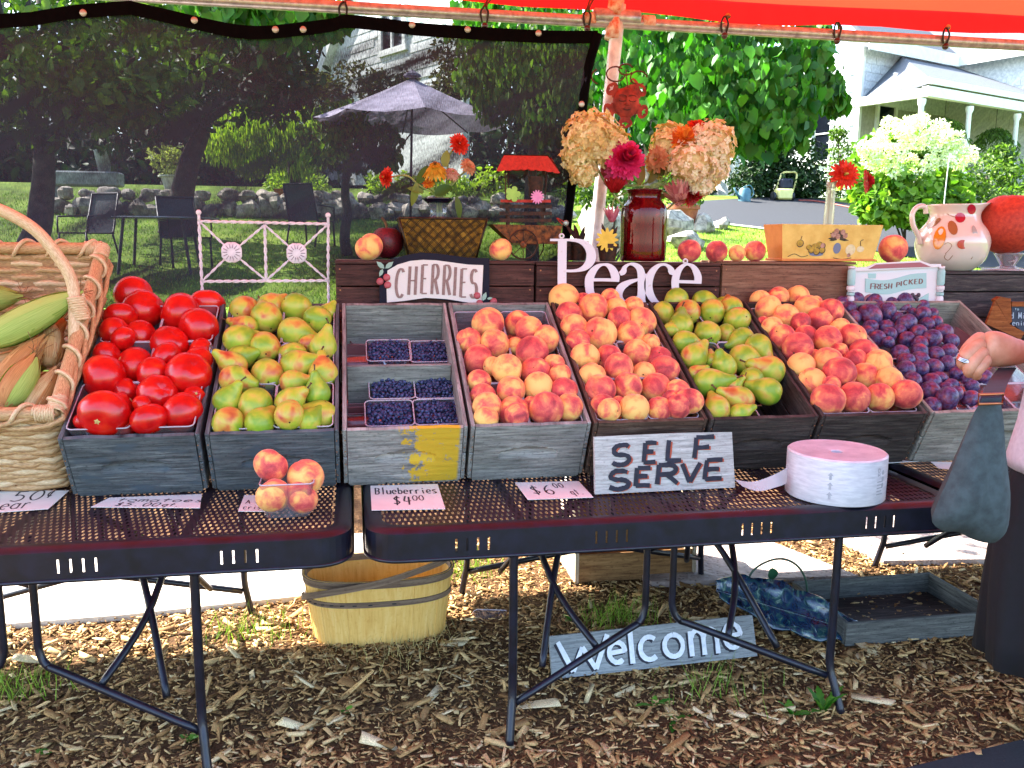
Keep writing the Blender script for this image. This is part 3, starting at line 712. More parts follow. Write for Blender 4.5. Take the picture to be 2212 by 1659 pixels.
# side wing towards the driveway with the white door
hbox(-.0, 5, 4.9, 14, -.4, ev+.6, 'wall', SHING)
d0 = onface(1548, 230, ax_a, 0); d1 = onface(1582, 402, ax_a, 0)
sd = M(); tlo, thi = sorted((d0[1], d1[1])); thi = min(thi, tlo+1.3)
dr = M(); hbox(-.05, -.02, tlo, thi, -.1, 2.05, '', None, mb=dr); door = dr.build('door', WHITE, house)
for (a, b, zz0, zz1, nm, mt) in [(.15, .85, 1.2, 1.9, 'pane', PANE), (.15, .85, .05, .3, 'pane', PANE)]:
    m = M(); hbox(-.065, -.055, tlo+(thi-tlo)*a, tlo+(thi-tlo)*b, zz0, zz1, '', None, mb=m); m.build(nm, mt, door)
m = M()
for x0, x1, q0, q1 in [(tlo-.12, tlo, -.1, 2.05), (thi, thi+.12, -.1, 2.05), (tlo-.14, thi+.14, 2.05, 2.2)]: hbox(-.09, -.01, x0, x1, q0, q1, '', None, mb=m)
m.build('door_frame', WHITE, house)
CONC = simple('step_concrete', '#6f6f6c', '#96948e', 20, .9, .2, src='Object')
for k in range(2): hbox(-.5-k*.4, -.11-k*.4, tlo-.9-k*.2, thi+.9+k*.2, -.45, -.12-k*.17, 'step', CONC)
# white shingles, one by one where the courses show
def shingles(face_n, along, origin, boxes, n_max, cw=.3, ch=.21, keep=lambda u, v: True):
    rot = Matrix((along, face_n, Zu)).transposed(); mbs = []
    for k in range(3):
        mb = M(); mb.box((0, 0, 0), (cw*(.9+.04*k), .022, ch*1.02), rot @ Matrix.Rotation(.07, 3, 'X')); me = mb.build('shingle', SHING, house).data
        mbs.append(me)
    for o in [o for o in bpy.data.objects if o.name.startswith('shingle') and o.parent == house and o.location.length < 1e-6 and o.get('tmp') is None]:
        bpy.data.objects.remove(o)
    for me in mbs:
        a = np.empty(len(me.vertices)*3, dtype=np.float32); me.vertices.foreach_get('co', a); a = a.reshape(-1, 3); a += np.array(tuple(hA)); me.vertices.foreach_set('co', a.ravel())
    cnt = 0
    for (x0, x1, z0, z1) in boxes:
        r = 0; z = z0
        while z < z1:
            x = x0+(cw*.5 if r % 2 else 0)
            while x < x1:
                p = origin+along*x+V((0, 0, z))+face_n*(.0115)
                d = p-CAMPOS; u = CX+F*d.dot(CR)/d.dot(CF); v_ = CY-F*d.dot(CU)/d.dot(CF)
                if -20 < v_ and u < 2240 and keep(u, v_) and cnt < n_max:
                    o = link(random.choice(mbs), 'shingle', p-hA, house); cnt += 1
                x += cw
            z += ch; r += 1
shingles(-ax_a, ax_b, hA, [(.15, 5.0, .6, ev-.2)], 95, .42, .24, lambda u, v: 1755 < u < 1842 and 85 < v < 330 and not (1748 < u < 1800 and 222 < v < 355))
shingles(-ax_b, ax_a, hA+ax_b*.02, [(.2, s1-.1, pz+.2, ev-.3)], 70, .42, .24, lambda u, v: 85 < v < 215)
shingles(-ax_a, -ax_b, hA+ax_a*s1, [(.1, 4.1, pz-.3, ev-.25)], 40, .42, .24)
# gable wing on the far left of the house
gb = V((-.48, .877, 0)).normalized(); gn = V((-gb.y, gb.x, 0)); gn = gn if gn.y < 0 else -gn
gO = W(900, 105, 24.5)
def ong(u, v):
    d = ray(u, v); return CAMPOS+d*((gO-CAMPOS).dot(gn)/d.dot(gn))
pts = [ong(u, v) for u, v in [(703, 160), (742, 40), (758, -10), (775, -60), (1000, -60), (1000, 400), (640, 400), (640, 350)]]
mb = M(); mb.add(pts+[p-gn*.2 for p in pts], [tuple(range(8)), tuple(range(15, 7, -1))]+[(i, i+8, (i+1) % 8+8, (i+1) % 8) for i in range(8)]); mb.build('gable_wall', SHING, house)
mb = M(); ra, rb_ = ong(640, 355), ong(777, -66); dv = (rb_-ra).normalized(); rr = Matrix((dv, gn, dv.cross(gn))).transposed(); mb.box((ra+rb_)/2+gn*.12, ((rb_-ra).length, .3, .3), rr); mb.build('rake_board', WHITE, house)
w0, w1 = ong(828, 58), ong(874, 104)
gx = lambda p: (p-gO).dot(-gb)
lo, hi = sorted((gx(w0), gx(w1))); z0, z1 = ong(850, 104).z, ong(850, 55).z+.5
rotG = Matrix((-gb, gn, Zu)).transposed()
def gbox(x0, x1, zz0, zz1, d0, d1, m): m.box(gO-gb*((x0+x1)/2)+gn*((d0+d1)/2)+V((0, 0, (zz0+zz1)/2-gO.z)), (x1-x0, d1-d0, zz1-zz0), rotG)
m = M()
for x0, x1, q0, q1 in [(lo-.14, lo, z0, z1), (hi, hi+.14, z0, z1), (lo-.18, hi+.18, z0-.16, z0), ((lo+hi)/2-.04, (lo+hi)/2+.04, z0, z1)]: gbox(x0, x1, q0, q1, .0, .09, m)
wn = m.build('window', WHITE, house)
for a, b in ((lo+.01, (lo+hi)/2-.05), ((lo+hi)/2+.05, hi-.01)):
    m = M(); gbox(a, b, z0+.01, z1-.01, .02, .035, m); m.build('pane', PANE, wn)
shingles(gn, -gb, V((gO.x, gO.y, 0)), [(-3.6, 3.4, gO.z-1.6, gO.z+1.8)], 130, .46, .235, lambda u, v: 20 < v < 165 and u > 722-(v-100)*.3+8 and u < 1010 and not (812 < u < 892 and v < 120))
# trellis
mb = M()
for k in range(4): hbox(-.12, -.09, .25+k*.2, .28+k*.2, .2, 2.7, '', None, mb=mb)
for k in range(9): hbox(-.145, -.121, .2, .95, .3+k*.28, .33+k*.28, '', None, mb=mb)
mb.build('trellis', WHITE, house)

# ================================================================== GARDEN THINGS
DARKM = simple('dark_metal', '#14161c', '#23262e', 30, .5, 0, .3, src='Object')
# grey parasol
uy = 13.0; ub = on(W(885, 520, uy).x, uy)
um = thing('parasol', 'faded grey-purple garden parasol open behind the net', 'parasol', ub)
g = N('parasol_cloth'); f = g.noise(g.coord('Object'), 7, 4, .6); g.col(g.ramp(f, [(.3, '#7d768a'), (.7, '#a29bae')])); g.set(Roughness=.9)
tl = g.n('ShaderNodeBsdfTranslucent'); tl.inputs[0].default_value = hx('#857c90'); mx = g.n('ShaderNodeMixShader'); mx.inputs[0].default_value = .2
g.l(g.b.outputs[0], mx.inputs[1]); g.l(tl.outputs[0], mx.inputs[2]); g.l(mx.outputs[0], g.out.inputs[0]); PCL = g.m
tip = W(882, 168, uy); rim_z = W(900, 262, uy).z; R_ = (W(1108, 240, uy)-W(690, 265, uy)).length/2; cx_ = W(899, 250, uy)
for k in range(8):
    a0, a1 = 2*math.pi*k/8+.05, 2*math.pi*(k+1)/8+.05; vs = []; fs = []; n = 6
    for i in range(n+1):
        t = i/n; z = tip.z+(rim_z-tip.z)*t-.02*math.sin(math.pi*t)
        for q in range(5):
            s = q/4; a = a0+(a1-a0)*s; r = R_*t*(math.cos((a1-a0)/2)/math.cos(a-(a0+a1)/2)); sag = -.05*t*math.sin(math.pi*s)
            vs.append(V((cx_.x-.05+(r*math.cos(a))*1.0, cx_.y+r*math.sin(a), z+sag)))
    for i in range(n):
        for q in range(4): fs.append((i*5+q, i*5+q+1, (i+1)*5+q+1, (i+1)*5+q))
    mb = M(); mb.add(vs, fs); mb.build('canopy_panel', PCL, um, True)
    mb = M(); mb.tube([V((cx_.x-.05, cx_.y, tip.z-.12)), V((cx_.x-.05+R_*math.cos(a0), cx_.y+R_*math.sin(a0), rim_z-.02))], .012, 5); mb.build('rib', DARKM, um)
mb = M(); mb.lathe([(.0, .1), (.05, .07), (.12, .03), (.13, .0)], 8, V((cx_.x-.05, cx_.y, tip.z+.02))); mb.build('vent_cap', PCL, um)
mb = M(); mb.tube([ub, V((cx_.x-.05, cx_.y, tip.z))], .018, 8); mb.build('pole', DARKM, um, True)
mb = M(); mb.lathe([(.3, 0), (.3, .06), (.05, .1), (.05, .3)], 16, ub); mb.build('base', DARKM, um)

# patio table and sling chairs behind the net
ty = 12.2; c = W(345, 520, ty); tb = on(c.x, ty)
pt_ = thing('patio_table', 'dark glass patio table on the lawn behind the net', 'table', tb)
mb = M(); mb.lathe([(0, .70), (.75, .70), (.78, .715), (.75, .73), (0, .73)], 28, tb); mb.build('table_top', simple('dark_glass', '#38424e', None, 5, .12), pt_, True, 30)
for k in range(4):
    a = .8+k*math.pi/2; mb = M(); mb.tube([tb+V((.62*math.cos(a), .62*math.sin(a), 0)), tb+V((.5*math.cos(a), .5*math.sin(a), .7))], .02, 6); mb.build('leg', DARKM, pt_)
SLING = simple('sling_mesh', '#262c32', '#343c44', 60, .8)
def chair(u, v, y, rz, label):
    b = W(u, v, y); b = on(b.x, y); t = thing('sling_chair', label, 'chair', b, 'dark sling chairs on the lawn'); Rz = Matrix.Rotation(rz, 3, 'Z')
    L = lambda x, yy, z: b+Rz @ V((x, yy, z))
    for s in (-1, 1):
        mb = M(); mb.tube([L(s*.26, -.26, 0), L(s*.26, -.24, .4), L(s*.26, .2, .4), L(s*.25, .34, .95)], .016, 6); mb.build('side_frame', DARKM, t, True)
        mb = M(); mb.tube([L(s*.26, .3, 0), L(s*.26, .18, .42)], .014, 6); mb.build('leg', DARKM, t, True)
        mb = M(); mb.tube([L(s*.28, -.24, .4), L(s*.29, -.22, .62), L(s*.29, .24, .64)], .014, 6); mb.build('armrest', DARKM, t, True)
    mb = M(); mb.add([L(-.25, -.24, .41), L(.25, -.24, .41), L(.25, .2, .41), L(-.25, .2, .41)], [(0, 1, 2, 3)]); mb.build('seat', SLING, t)
    mb = M(); mb.add([L(-.25, .2, .41), L(.25, .2, .41), L(.24, .34, .94), L(-.24, .34, .94)], [(0, 1, 2, 3)]); mb.build('backrest', SLING, t)
    mb = M(); mb.tube([L(-.25, .34, .95), L(.25, .34, .95)], .016, 6); mb.build('top_rail', DARKM, t)
chair(400, 525, 12.6, .5, 'dark sling chair beside the patio table, nearer the white panel')
chair(190, 520, 12.9, -.6, 'dark sling chair beside the patio table, behind the basket handle')
chair(672, 500, 14.2, 2.6, 'sling chair standing alone behind the white wire panel')
# planter with white flowers, stone bench, pot
b = on(W(388, 415, 18).x, 18); t = thing('garden_urn', 'pale stone urn of white flowers on the terrace', 'planter', b)
mb = M(); z0 = W(388, 412, 18).z; z1 = W(388, 380, 18).z
mb.lathe([(.2, b.z), (.2, z0-.05), (.26, z0), (.33, z1-.04), (.38, z1-.03), (.38, z1), (.3, z1)], 20, (b.x, b.y, 0)); mb.build('pot', simple('urn_stone', '#9aa094', '#b8bdb0', 12, .9, src='Object'), t, True, 30)
P = clump_points([np.array(tuple(W(u, v, 18))) for u, v in [(365, 350), (400, 355), (350, 335), (410, 335), (385, 365)]], [.35, .3, .3, .28, .3], 700)
vs, fs, cs = leaf_arrays(P, .1, .2, .6, 'oval'); link(rawmesh('flowers', vs-np.array(tuple(b)), fs, leafmat('cream_petal', '#7f8a3a', '#d8d7a0', .3), False, cs), 'flowers', (0, 0, 0), t)['kind'] = 'stuff'
STN = simple('bench_stone', '#6f7675', '#9aa2a0', 8, .9, .3, src='Object')
b = on(W(165, 410, 18.6).x, 18.6); t = thing('stone_bench', 'long grey stone bench on the terrace behind the trees', 'bench', b)
p0, p1 = W(85, 385, 18.6), W(262, 385, 18.6)
mb = M(); mb.box(((p0.x+p1.x)/2, 18.6, p0.z), (p1.x-p0.x, .5, .28), bev=.03); mb.build('seat', STN, t)
for q in (p0.x+.25, p1.x-.25): mb = M(); mb.box((q, 18.6, (b.z+p0.z-.14)/2), (.3, .4, max(.05, p0.z-.14-b.z)), bev=.02); mb.build('leg', STN, t)
mb = M(); c = W(225, 365, 18.6); mb.lathe([(.11, -.2), (.17, .2), (.18, .22), (.14, .22)], 14, (c.x, 18.6, p0.z+.34)); tag(mb.build('flower_pot', STN, smooth=True), 'pale pot standing on the stone bench', 'pot')
b = on(W(612, 405, 18.6).x, 18.6); mb = M(); mb.lathe([(.14, 0), (.2, .34), (.22, .36), (.17, .36)], 14, b); t = tag(mb.build('clay_pot', simple('terracotta', '#8a4a30', '#a7603f', 10, .9, src='Object'), smooth=True), 'clay pot with a yellow plant beyond the stone wall', 'pot')
# lawn hose cart / yellow trolley by the yew
b = T(1694, 434); YEL = simple('yellow_paint', '#d8cf7c', '#e2d98c', 8, .5, src='Object'); t = thing('garden_cart', 'pale yellow two-wheeled garden cart with a loop handle', 'cart', b)
sc_ = (b-CAMPOS).length/F
def at(u, v, dy=0): return W(u, v, b.y+dy)
mb = M(); q0, q1 = at(1675, 431), at(1710, 408); mb.box(((q0.x+q1.x)/2, b.y, (q0.z+q1.z)/2), (q1.x-q0.x, .3, q1.z-q0.z), bev=.04); mb.build('tray', YEL, t)
mb = M(); mb.tube(smoothpts([tuple(at(u, v, .2)) for u, v in [(1672, 425), (1682, 395), (1690, 375), (1705, 372), (1720, 374), (1718, 395), (1708, 425)]], 4), .028, 6); mb.build('handle', YEL, t, True)
mb = M(); q0, q1 = at(1685, 408, .1), at(1712, 386, .1); mb.box(((q0.x+q1.x)/2, b.y+.12, (q0.z+q1.z)/2), (q1.x-q0.x, .2, q1.z-q0.z), bev=.05); mb.build('bag', simple('dark_canvas', '#1b1d2a', '#2a2d3d', 10, .8, src='Object'), t)
for s in (-1, 1):
    mb = M(); mb.lathe([(.05, -.03), (.12, -.03), (.12, .03), (.05, .03)], 14, at(1690+s*20, 426, -.05)+V((0, 0, .02)), Matrix.Rotation(math.pi/2, 3, 'Y')); mb.build('wheel', DARKM, t, True, 40)
b = T(1608, 436); t = thing('watering_can', 'blue-green watering can beside the house steps', 'watering can', b)
TEAL = simple('teal_paint', '#39606b', '#4a7680', 8, .5, src='Object')
mb = M(); mb.lathe([(.15, 0), (.15, .28), (.1, .34), (.1, .3)], 16, b); mb.build('body', TEAL, t, True, 40)
mb = M(); mb.tube([b+V((-.13, 0, .08)), b+V((-.3, 0, .34))], [.035, .02], 8); mb.build('spout', TEAL, t, True)
mb = M(); mb.tube(smoothpts([tuple(b+V(q)) for q in [(.13, 0, .08), (.24, 0, .2), (.14, 0, .4), (-.05, 0, .36)]], 5), .014, 6); mb.build('handle', TEAL, t, True)
# hanging ferns under the porch
FERN = leafmat('fern_frond', '#2c4a18', '#6d8c38', .4)
for (u, v, lab) in [(2040, 265, 'hanging fern basket under the porch, nearer the middle column'), (2150, 285, 'hanging fern basket at the porch end beside the wicker chair')]:
    d = ray(u, v); q = CAMPOS+d*((hp(0, pt+.55, 0)-CAMPOS).dot(ax_b)/d.dot(ax_b)); t = thing('hanging_fern', lab, 'fern', q)
    mb = M(); mb.lathe([(.05, -.16), (.17, -.12), (.2, .0), (.18, .02)], 14, q); mb.build('pot', simple('fern_pot', '#3a3a30', None, 5, .8), t, True)
    mb = M(); mb.tube([q, V((q.x, q.y, hA.z+pz-.1))], .008, 4); mb.build('wire', DARKM, t)
    n = 1100; a = rng.uniform(0, 2*np.pi, n); s = rng.uniform(0, 1, n); r = .62*s; z = .22*s-.75*s*s+rng.normal(0, .03, n)
    P = np.stack([q.x+np.cos(a)*r, q.y+np.sin(a)*r, q.z+.05+z], -1); vs, fs, cs = leaf_arrays(P, .16, .55, .4, 'long')
    link(rawmesh('fronds', vs-np.array(tuple(q)), fs, FERN, False, cs), 'fronds', (0, 0, 0), t)['kind'] = 'stuff'
# white wicker chair on the porch end
d = ray(2168, 345); q = CAMPOS+d*((hp(0, pt-.5, 0)-CAMPOS).dot(ax_b)/d.dot(ax_b)); b = V((q.x, q.y, q.z-.8)); t = thing('wicker_chair', 'pale wicker chair by the porch end above the shrubs', 'chair', b)
WK = simple('pale_wicker', '#a9a9a4', '#c6c6c0', 60, .8, .3, src='Object')
mb = M()
for i in range(7):
    a = math.pi*i/6; mb.tube(smoothpts([tuple(b+V((.32*math.cos(a), .1+.3*math.sin(a), .42))), tuple(b+V((.38*math.cos(a), .15+.34*math.sin(a), .65))), tuple(b+V((.34*math.cos(a), .2+.34*math.sin(a), .72+.25*math.sin(a))))], 4), .02, 6)
mb.build('backrest', WK, t, True)
mb = M(); mb.lathe([(0, .36), (.33, .36), (.36, .4), (.33, .44), (0, .44)], 20, b); mb.build('seat', WK, t, True)
for k in range(4): mb = M(); a = .8+k*math.pi/2; mb.tube([b+V((.28*math.cos(a), .28*math.sin(a), 0)), b+V((.26*math.cos(a), .26*math.sin(a), .38))], .02, 6); mb.build('leg', WK, t)
# clay pot by the rocks
b = T(1474, 494); k_ = (b-CAMPOS).dot(CF)/F; t = thing('clay_planter', 'terracotta planter behind the drooping pink zinnia', 'planter', b)
mb = M(); mb.lathe([(0, 0), (24*k_, 0), (32*k_, 40*k_), (36*k_, 41*k_), (36*k_, 50*k_), (28*k_, 50*k_)], 18, b); mb.build('pot', MATS['terracotta'], t, True, 40)
# thin garden hook
mb = M(); q0, q1 = W(2035, 470, 12.5), W(2052, 345, 12.5); mb.tube(smoothpts([tuple(on(q0.x, 12.5)), tuple(q1-V((.02, 0, .06))), tuple(q1+V((.05, 0, .02))), tuple(q1+V((.12, 0, -.05)))], 6), .008, 5); tag(mb.build('garden_hook', WHITE, smooth=True), 'thin pale garden hook in front of the hydrangea bush', 'hook')
# red hose at the driveway edge
mb = M(); mb.tube(smoothpts([tuple(T(u, v)+V((0, 0, .035))) for u, v in [(1725, 436), (1765, 438), (1830, 450), (1880, 462), (1935, 472)]], 5), .022, 6); tag(mb.build('garden_hose', simple('hose_red', '#8a3a2c', None, 5, .6), smooth=True), 'dull red garden hose along the far driveway edge', 'hose')

# ================================================================== THE STALL
def cloth(name, c1, c2, tcol, trans=.5, scale=9):
    g = N(name); f = g.noise(g.coord('Object', (1, 1, 1)), scale, 4, .6); g.col(g.ramp(f, [(.35, c1), (.65, c2)])); g.set(Roughness=.85, Specular_IOR_Level=.15)
    w_ = g.n('ShaderNodeTexWave'); w_.inputs['Scale'].default_value = 160
    tl = g.n('ShaderNodeBsdfTranslucent'); tl.inputs[0].default_value = hx(tcol); mx = g.n('ShaderNodeMixShader'); mx.inputs[0].default_value = trans
    g.l(g.b.outputs[0], mx.inputs[1]); g.l(tl.outputs[0], mx.inputs[2]); g.l(mx.outputs[0], g.out.inputs[0]); return g.m
TARP = cloth('canopy_orange', '#c83220', '#d84426', '#e24a30', .22, 1.6)
HEM = cloth('canopy_hem', '#b80e18', '#c81a20', '#d81818', .3)
POLE = simple('pole_paint', '#8b858c', '#c3bcc0', 22, .35, 0, .55, lo=.3, hi=.6)
RUST = simple('rust_spots', '#7a3b20', '#b07a50', 40, .8)
# canopy roof: back eave above the mesh, ridge over the shelf, front eave over the camera side
can = thing('canopy', 'translucent orange-red canopy roof with a deep red hem over the stall', 'canopy', (1, 2.6, 2.75))
EY = 4.75; e0 = W(950, 2, EY); e1 = W(2212, 78, EY); ez = lambda x: e0.z+(e1.z-e0.z)*(x-e0.x)/(e1.x-e0.x)
xs_ = np.linspace(-4.2, 6.0, 35); rows = [(EY, 0), (4.48, .05), (3.9, .36), (3.1, .8), (2.6, .55), (2.1, .28), (1.65, 0)]
vs = []; fs = []
for j, (y, dz) in enumerate(rows):
    for i, x in enumerate(xs_): vs.append(V((x, y, ez(x)+dz+.03*math.sin(x*2.1+j)*(1 if 0 < j < 6 else .4)+(.10 if j == 0 else .1))))
nx_ = len(xs_)
for j in range(len(rows)-1):
    for i in range(nx_-1): fs.append((j*nx_+i, j*nx_+i+1, (j+1)*nx_+i+1, (j+1)*nx_+i))
mb = M(); mb.add(vs, fs); mb.build('roof_cloth', TARP, can, True)
mb = M(); vs = []; fs = []
for i, x in enumerate(xs_):
    z = ez(x)+.1+.012*math.sin(x*2.1); vs += [V((x, EY+.005, z+.012)), V((x, EY+.01, z-.05)), V((x, EY+.015, z-.1+.012*math.sin(x*5)))]
for i in range(nx_-1):
    for k in range(2): fs.append((3*i+k, 3*i+3+k, 3*i+4+k, 3*i+1+k))
mb.add(vs, fs); mb.build('hem', HEM, can, True)

# frame: back rail, leaning post, side posts out of view
fr = thing('canopy_scaffold', 'scuffed silver pipe frame with tape round its joint', 'frame', (1.3, 4.35, 0))
r0, r1 = V((-4.2, 4.35, 2.69)), V((6.2, 4.35, 2.685))
mb = M(); mb.tube([r0.lerp(r1, i/40) for i in range(41)], .028, 10); mb.build('rail', POLE, fr, True)
pa, pb = W(1338, 10, 4.35), W(1288, 500, 4.35); dn = (pb-pa).normalized(); foot = pa+dn*((0-pa.z)/dn.z)
mb = M(); mb.tube([pa.lerp(foot, i/20) for i in range(21)], .034, 10); mb.build('post', simple('post_white', '#b9b3b3', '#e6dfdc', 15, .5, 0, .2), fr, True)
mb = M(); q = W(1330, 38, 4.35); mb.tube([q-V((.11, 0, 0)), q+V((.12, 0, 0))], .04, 10); mb.build('joint', POLE, fr, True)
TAPE = simple('tape', '#c8552e', '#e8d8c8', 30, .5)
for (u, v, a) in [(1272, 42, 0), (1400, 48, 0), (1325, 62, 1), (1330, 15, 1)]:
    mb = M(); q = W(u, v, 4.35); ex_ = V((.03, 0, 0)) if a == 0 else dn*.05; mb.tube([q-ex_, q+ex_], .0405 if a else .033, 10); mb.build('tape_wrap', TAPE, fr, True)
for x in (-4.1, 6.1):
    for y in (1.7, 4.35): mb = M(); mb.tube([(x, y, 0), (x, y, 2.72)], .03, 8); mb.build('post', POLE, fr, True)
# bungees tying net and canopy to the rail
BUNG = simple('bungee_black', '#1c1012', None, 5, .6); BALL = glossy('bungee_ball', '#3a1418', .35, .4)
for (u, v, top_, lab) in [(742, 28, 8, 'ball bungee at the net corner above the white gable'), (1045, 36, 2, 'ball bungee on the rail midway along the net'), (1265, 42, 3, 'ball bungee beside the orange tape left of the post'), (1560, 58, 42, 'black bungee loop on the rail right of the post'), (1802, 70, 68, 'ball bungee on the rail over the redbud'), (2035, 82, 66, 'black bungee near the right end of the hem')]:
    t = thing('bungee', lab, 'bungee', W(u, v, 4.31))
    q = W(u, v, 4.35); up_ = W(u+10, top_-6, EY)
    mb = M(); mb.tube(smoothpts([tuple(q+V((-.012, -.03, -.035))), tuple(q+V((-.02, -.034, .01))), tuple(q+V((0, -.02, .045))), tuple(up_)], 5), .005, 6); mb.build('cord', BUNG, t, True)
    mb = M(); mb.tube(smoothpts([tuple(q+V((.01, -.03, -.035))), tuple(q+V((.016, -.036, .01))), tuple(q+V((.01, -.02, .045))), tuple(up_+V((.02, 0, 0)))], 5), .005, 6); mb.build('cord', BUNG, t, True)
    mb = M(); mb.sphere(q+V((0, -.034, -.05)), .017, 10, 7); mb.build('ball', BALL, t, True)
    mb = M(); mb.lathe([(.008, 0), (.016, 0), (.016, .004), (.008, .004)], 10, up_+V((0, -.012, .0)), Matrix.Rotation(math.pi/2, 3, 'X')); mb.build('eyelet', simple('brass', '#b89a5a', None, 5, .3, 0, 1), t)

# shade net
g = N('shade_net'); at = g.n('ShaderNodeAttribute', attribute_name='lp'); mp = g.n('ShaderNodeMapping'); mp.inputs['Scale'].default_value = (1, 1, 1); g.l(at.outputs['Vector'], mp.inputs[0])
w1 = g.noise(g.coord('lp', (320, 1, 60)), 1, 2, .6); mp2 = g.n('ShaderNodeMapping'); mp2.vector_type = 'TEXTURE'; mp2.inputs['Rotation'].default_value = (0, -.45, 0); mp2.inputs['Scale'].default_value = (.6, 1, .11); g.l(at.outputs['Vector'], mp2.inputs[0]); w2 = g.noise(mp2.outputs[0], 1, 4, .55)
tr = g.n('ShaderNodeBsdfTransparent'); tr.inputs[0].default_value = (.96, .95, 1, 1); df = g.n('ShaderNodeBsdfDiffuse'); df.inputs[0].default_value = hx('#302f3a')
mr = g.n('ShaderNodeMapRange'); mr.inputs[1].default_value = .35; mr.inputs[2].default_value = .65; mr.inputs[3].default_value = .63; mr.inputs[4].default_value = .79; g.l(w1, mr.inputs[0])
a2 = g.n('ShaderNodeMath', operation='MULTIPLY_ADD'); a2.inputs[1].default_value = .36; g.l(g.ramp(w2, [(.42, (0, 0, 0, 1)), (.72, (1, 1, 1, 1))]), a2.inputs[0]); g.l(mr.outputs[0], a2.inputs[2])
mx = g.n('ShaderNodeMixShader'); g.l(a2.outputs[0], mx.inputs[0]); g.l(tr.outputs[0], mx.inputs[1]); g.l(df.outputs[0], mx.inputs[2]); g.l(mx.outputs[0], g.out.inputs[0]); NET = g.m
NETH = simple('net_hem', '#040305', '#080608', 30, .95, spec=.05)
ny = 4.11
topc = [(-900, 60), (-400, 30), (0, 40), (150, 22), (270, 12), (300, 15), (400, 38), (490, 58), (560, 65), (640, 58), (720, 48), (745, 40), (830, 48), (900, 57), (1000, 64), (1100, 70), (1200, 74), (1290, 74)]
topw = [W(u, v+8, ny) for u, v in smoothpts(topc, 3)]
rgt = [(1290, 74), (1268, 150), (1258, 220), (1250, 300), (1236, 380), (1226, 460), (1218, 540), (1212, 600)]
netth = thing('shade_net', 'black see-through shade net hung behind the stall', 'net', (W(600, 600, ny).x, ny, .8))
rw = [W(u, v, ny) for u, v in smoothpts(rgt, 3)]
def right_x(z):
    for a, b in zip(rw[:-1], rw[1:]):
        if b.z <= z <= a.z: return a.x+(b.x-a.x)*(a.z-z)/(a.z-b.z)
    return rw[0].x if z > rw[0].z else rw[-1].x
nz = 26; nxn = len(topw); vs = []; fs = []; lp = []; xr0 = topw[-1].x; xl0 = topw[0].x
def fold(x, z):
    s = x*1.0+z*1.3
    return .018*math.sin(s*7)+.012*math.sin(x*13-z*4)+.02*math.sin(z*9+x*2.5)*max(0, 1-abs(x-.4))
for j in range(nz+1):
    t = j/nz
    for i, p in enumerate(topw):
        z = p.z*(1-t)+1.31*t; xr = right_x(z); x = xl0+(p.x-xl0)/(xr0-xl0)*(xr-xl0)
        vs.append(V((x, ny+fold(x, z)*min(1, t*6), z))); lp.append((x, 0, z))
for j in range(nz):
    for i in range(nxn-1): fs.append((j*nxn+i, j*nxn+i+1, (j+1)*nxn+i+1, (j+1)*nxn+i))
mb = M(); mb.add(vs, fs, lp); mb.build('netting', NET, netth, True)
mb = M(); vs = []
for p in topw: vs += [p+V((0, -.012, .03)), p+V((0, -.018, -.028))]
mb.add(vs, [(2*i, 2*i+2, 2*i+3, 2*i+1) for i in range(nxn-1)]); mb.build('hem', NETH, netth, True)
mb = M(); mb.tube([p+V((0, -.02, 0)) for p in rw], .022, 6, flat=.4); mb.build('side_hem', NETH, netth, True)
BRASS = simple('grommet_tin', '#a8a296', None, 5, .4, 0, .6)
for (u, v) in [(180, 26), (420, 42), (595, 62), (655, 62), (890, 52), (1010, 62), (1163, 70)]:
    mb = M(); q = W(u, v+2, ny-.025); mb.lathe([(.006, 0), (.014, 0), (.0145, .004), (.006, .005)], 12, q, Matrix.Rotation(math.pi/2, 3, 'X')); mb.build('grommet', BRASS, netth, True)
for (u, v) in [(1256, 225), (1222, 482)]:
    mb = M(); q = W(u, v, ny-.035); mb.lathe([(.006, 0), (.014, 0), (.0145, .004), (.006, .005)], 12, q, Matrix.Rotation(math.pi/2, 3, 'X')); mb.build('grommet', BRASS, netth, True)

# ------------------------------------------------------------------ steel mesh tables
STEEL = simple('table_paint', '#0b0c16', '#16182a', 18, .42, .05, .25, coat=.2)
TOPM = simple('table_mesh_paint', '#1d1420', '#2a1d2c', 40, .5, .05, .2)
TZ = .74; TL, TD0, TD1 = 2.06, 2.56, 4.08
def rrect(x0, x1, y0, y1, r, n=8):
    pts = []
    for cx, cy, a0 in [(x1-r, y0+r, -90), (x1-r, y1-r, 0), (x0+r, y1-r, 90), (x0+r, y0+r, 180)]:
        for k in range(n+1):
            a = rad(a0+90*k/n); pts.append((cx+r*math.cos(a), cy+r*math.sin(a)))
    return pts
# perforated sheet: slots in staggered rows
px, py = .0185, .042
nxh, nyh = int((TL-.10)/px), int((1.5-.10)/py)
vsP = []; fsP = []
hexa = [(-.17, -.3), (.17, -.3), (.22, 0), (.17, .3), (-.17, .3), (-.22, 0)]
def cellv(x, y, zz):
    n = len(vsP)
    out = [(-.5, -.5), (.5, -.5), (.5, 0), (.5, .5), (-.5, .5), (-.5, 0)]
    for a, b in out: vsP.append((x+a*px, y+b*py, zz))
    for a, b in hexa: vsP.append((x+a*px, y+b*py, zz))
    for k in range(6): fsP.append((n+k, n+(k+1) % 6, n+6+(k+1) % 6, n+6+k))
for j in range(nyh):
    off = .5*px if j % 2 else 0
    for i in range(nxh): cellv((i-nxh/2+.5)*px+off-px*.25, .055+(j+.5)*py, 0)
PERF = rawmesh('mesh_sheet', np.array(vsP), np.array(fsP), TOPM)
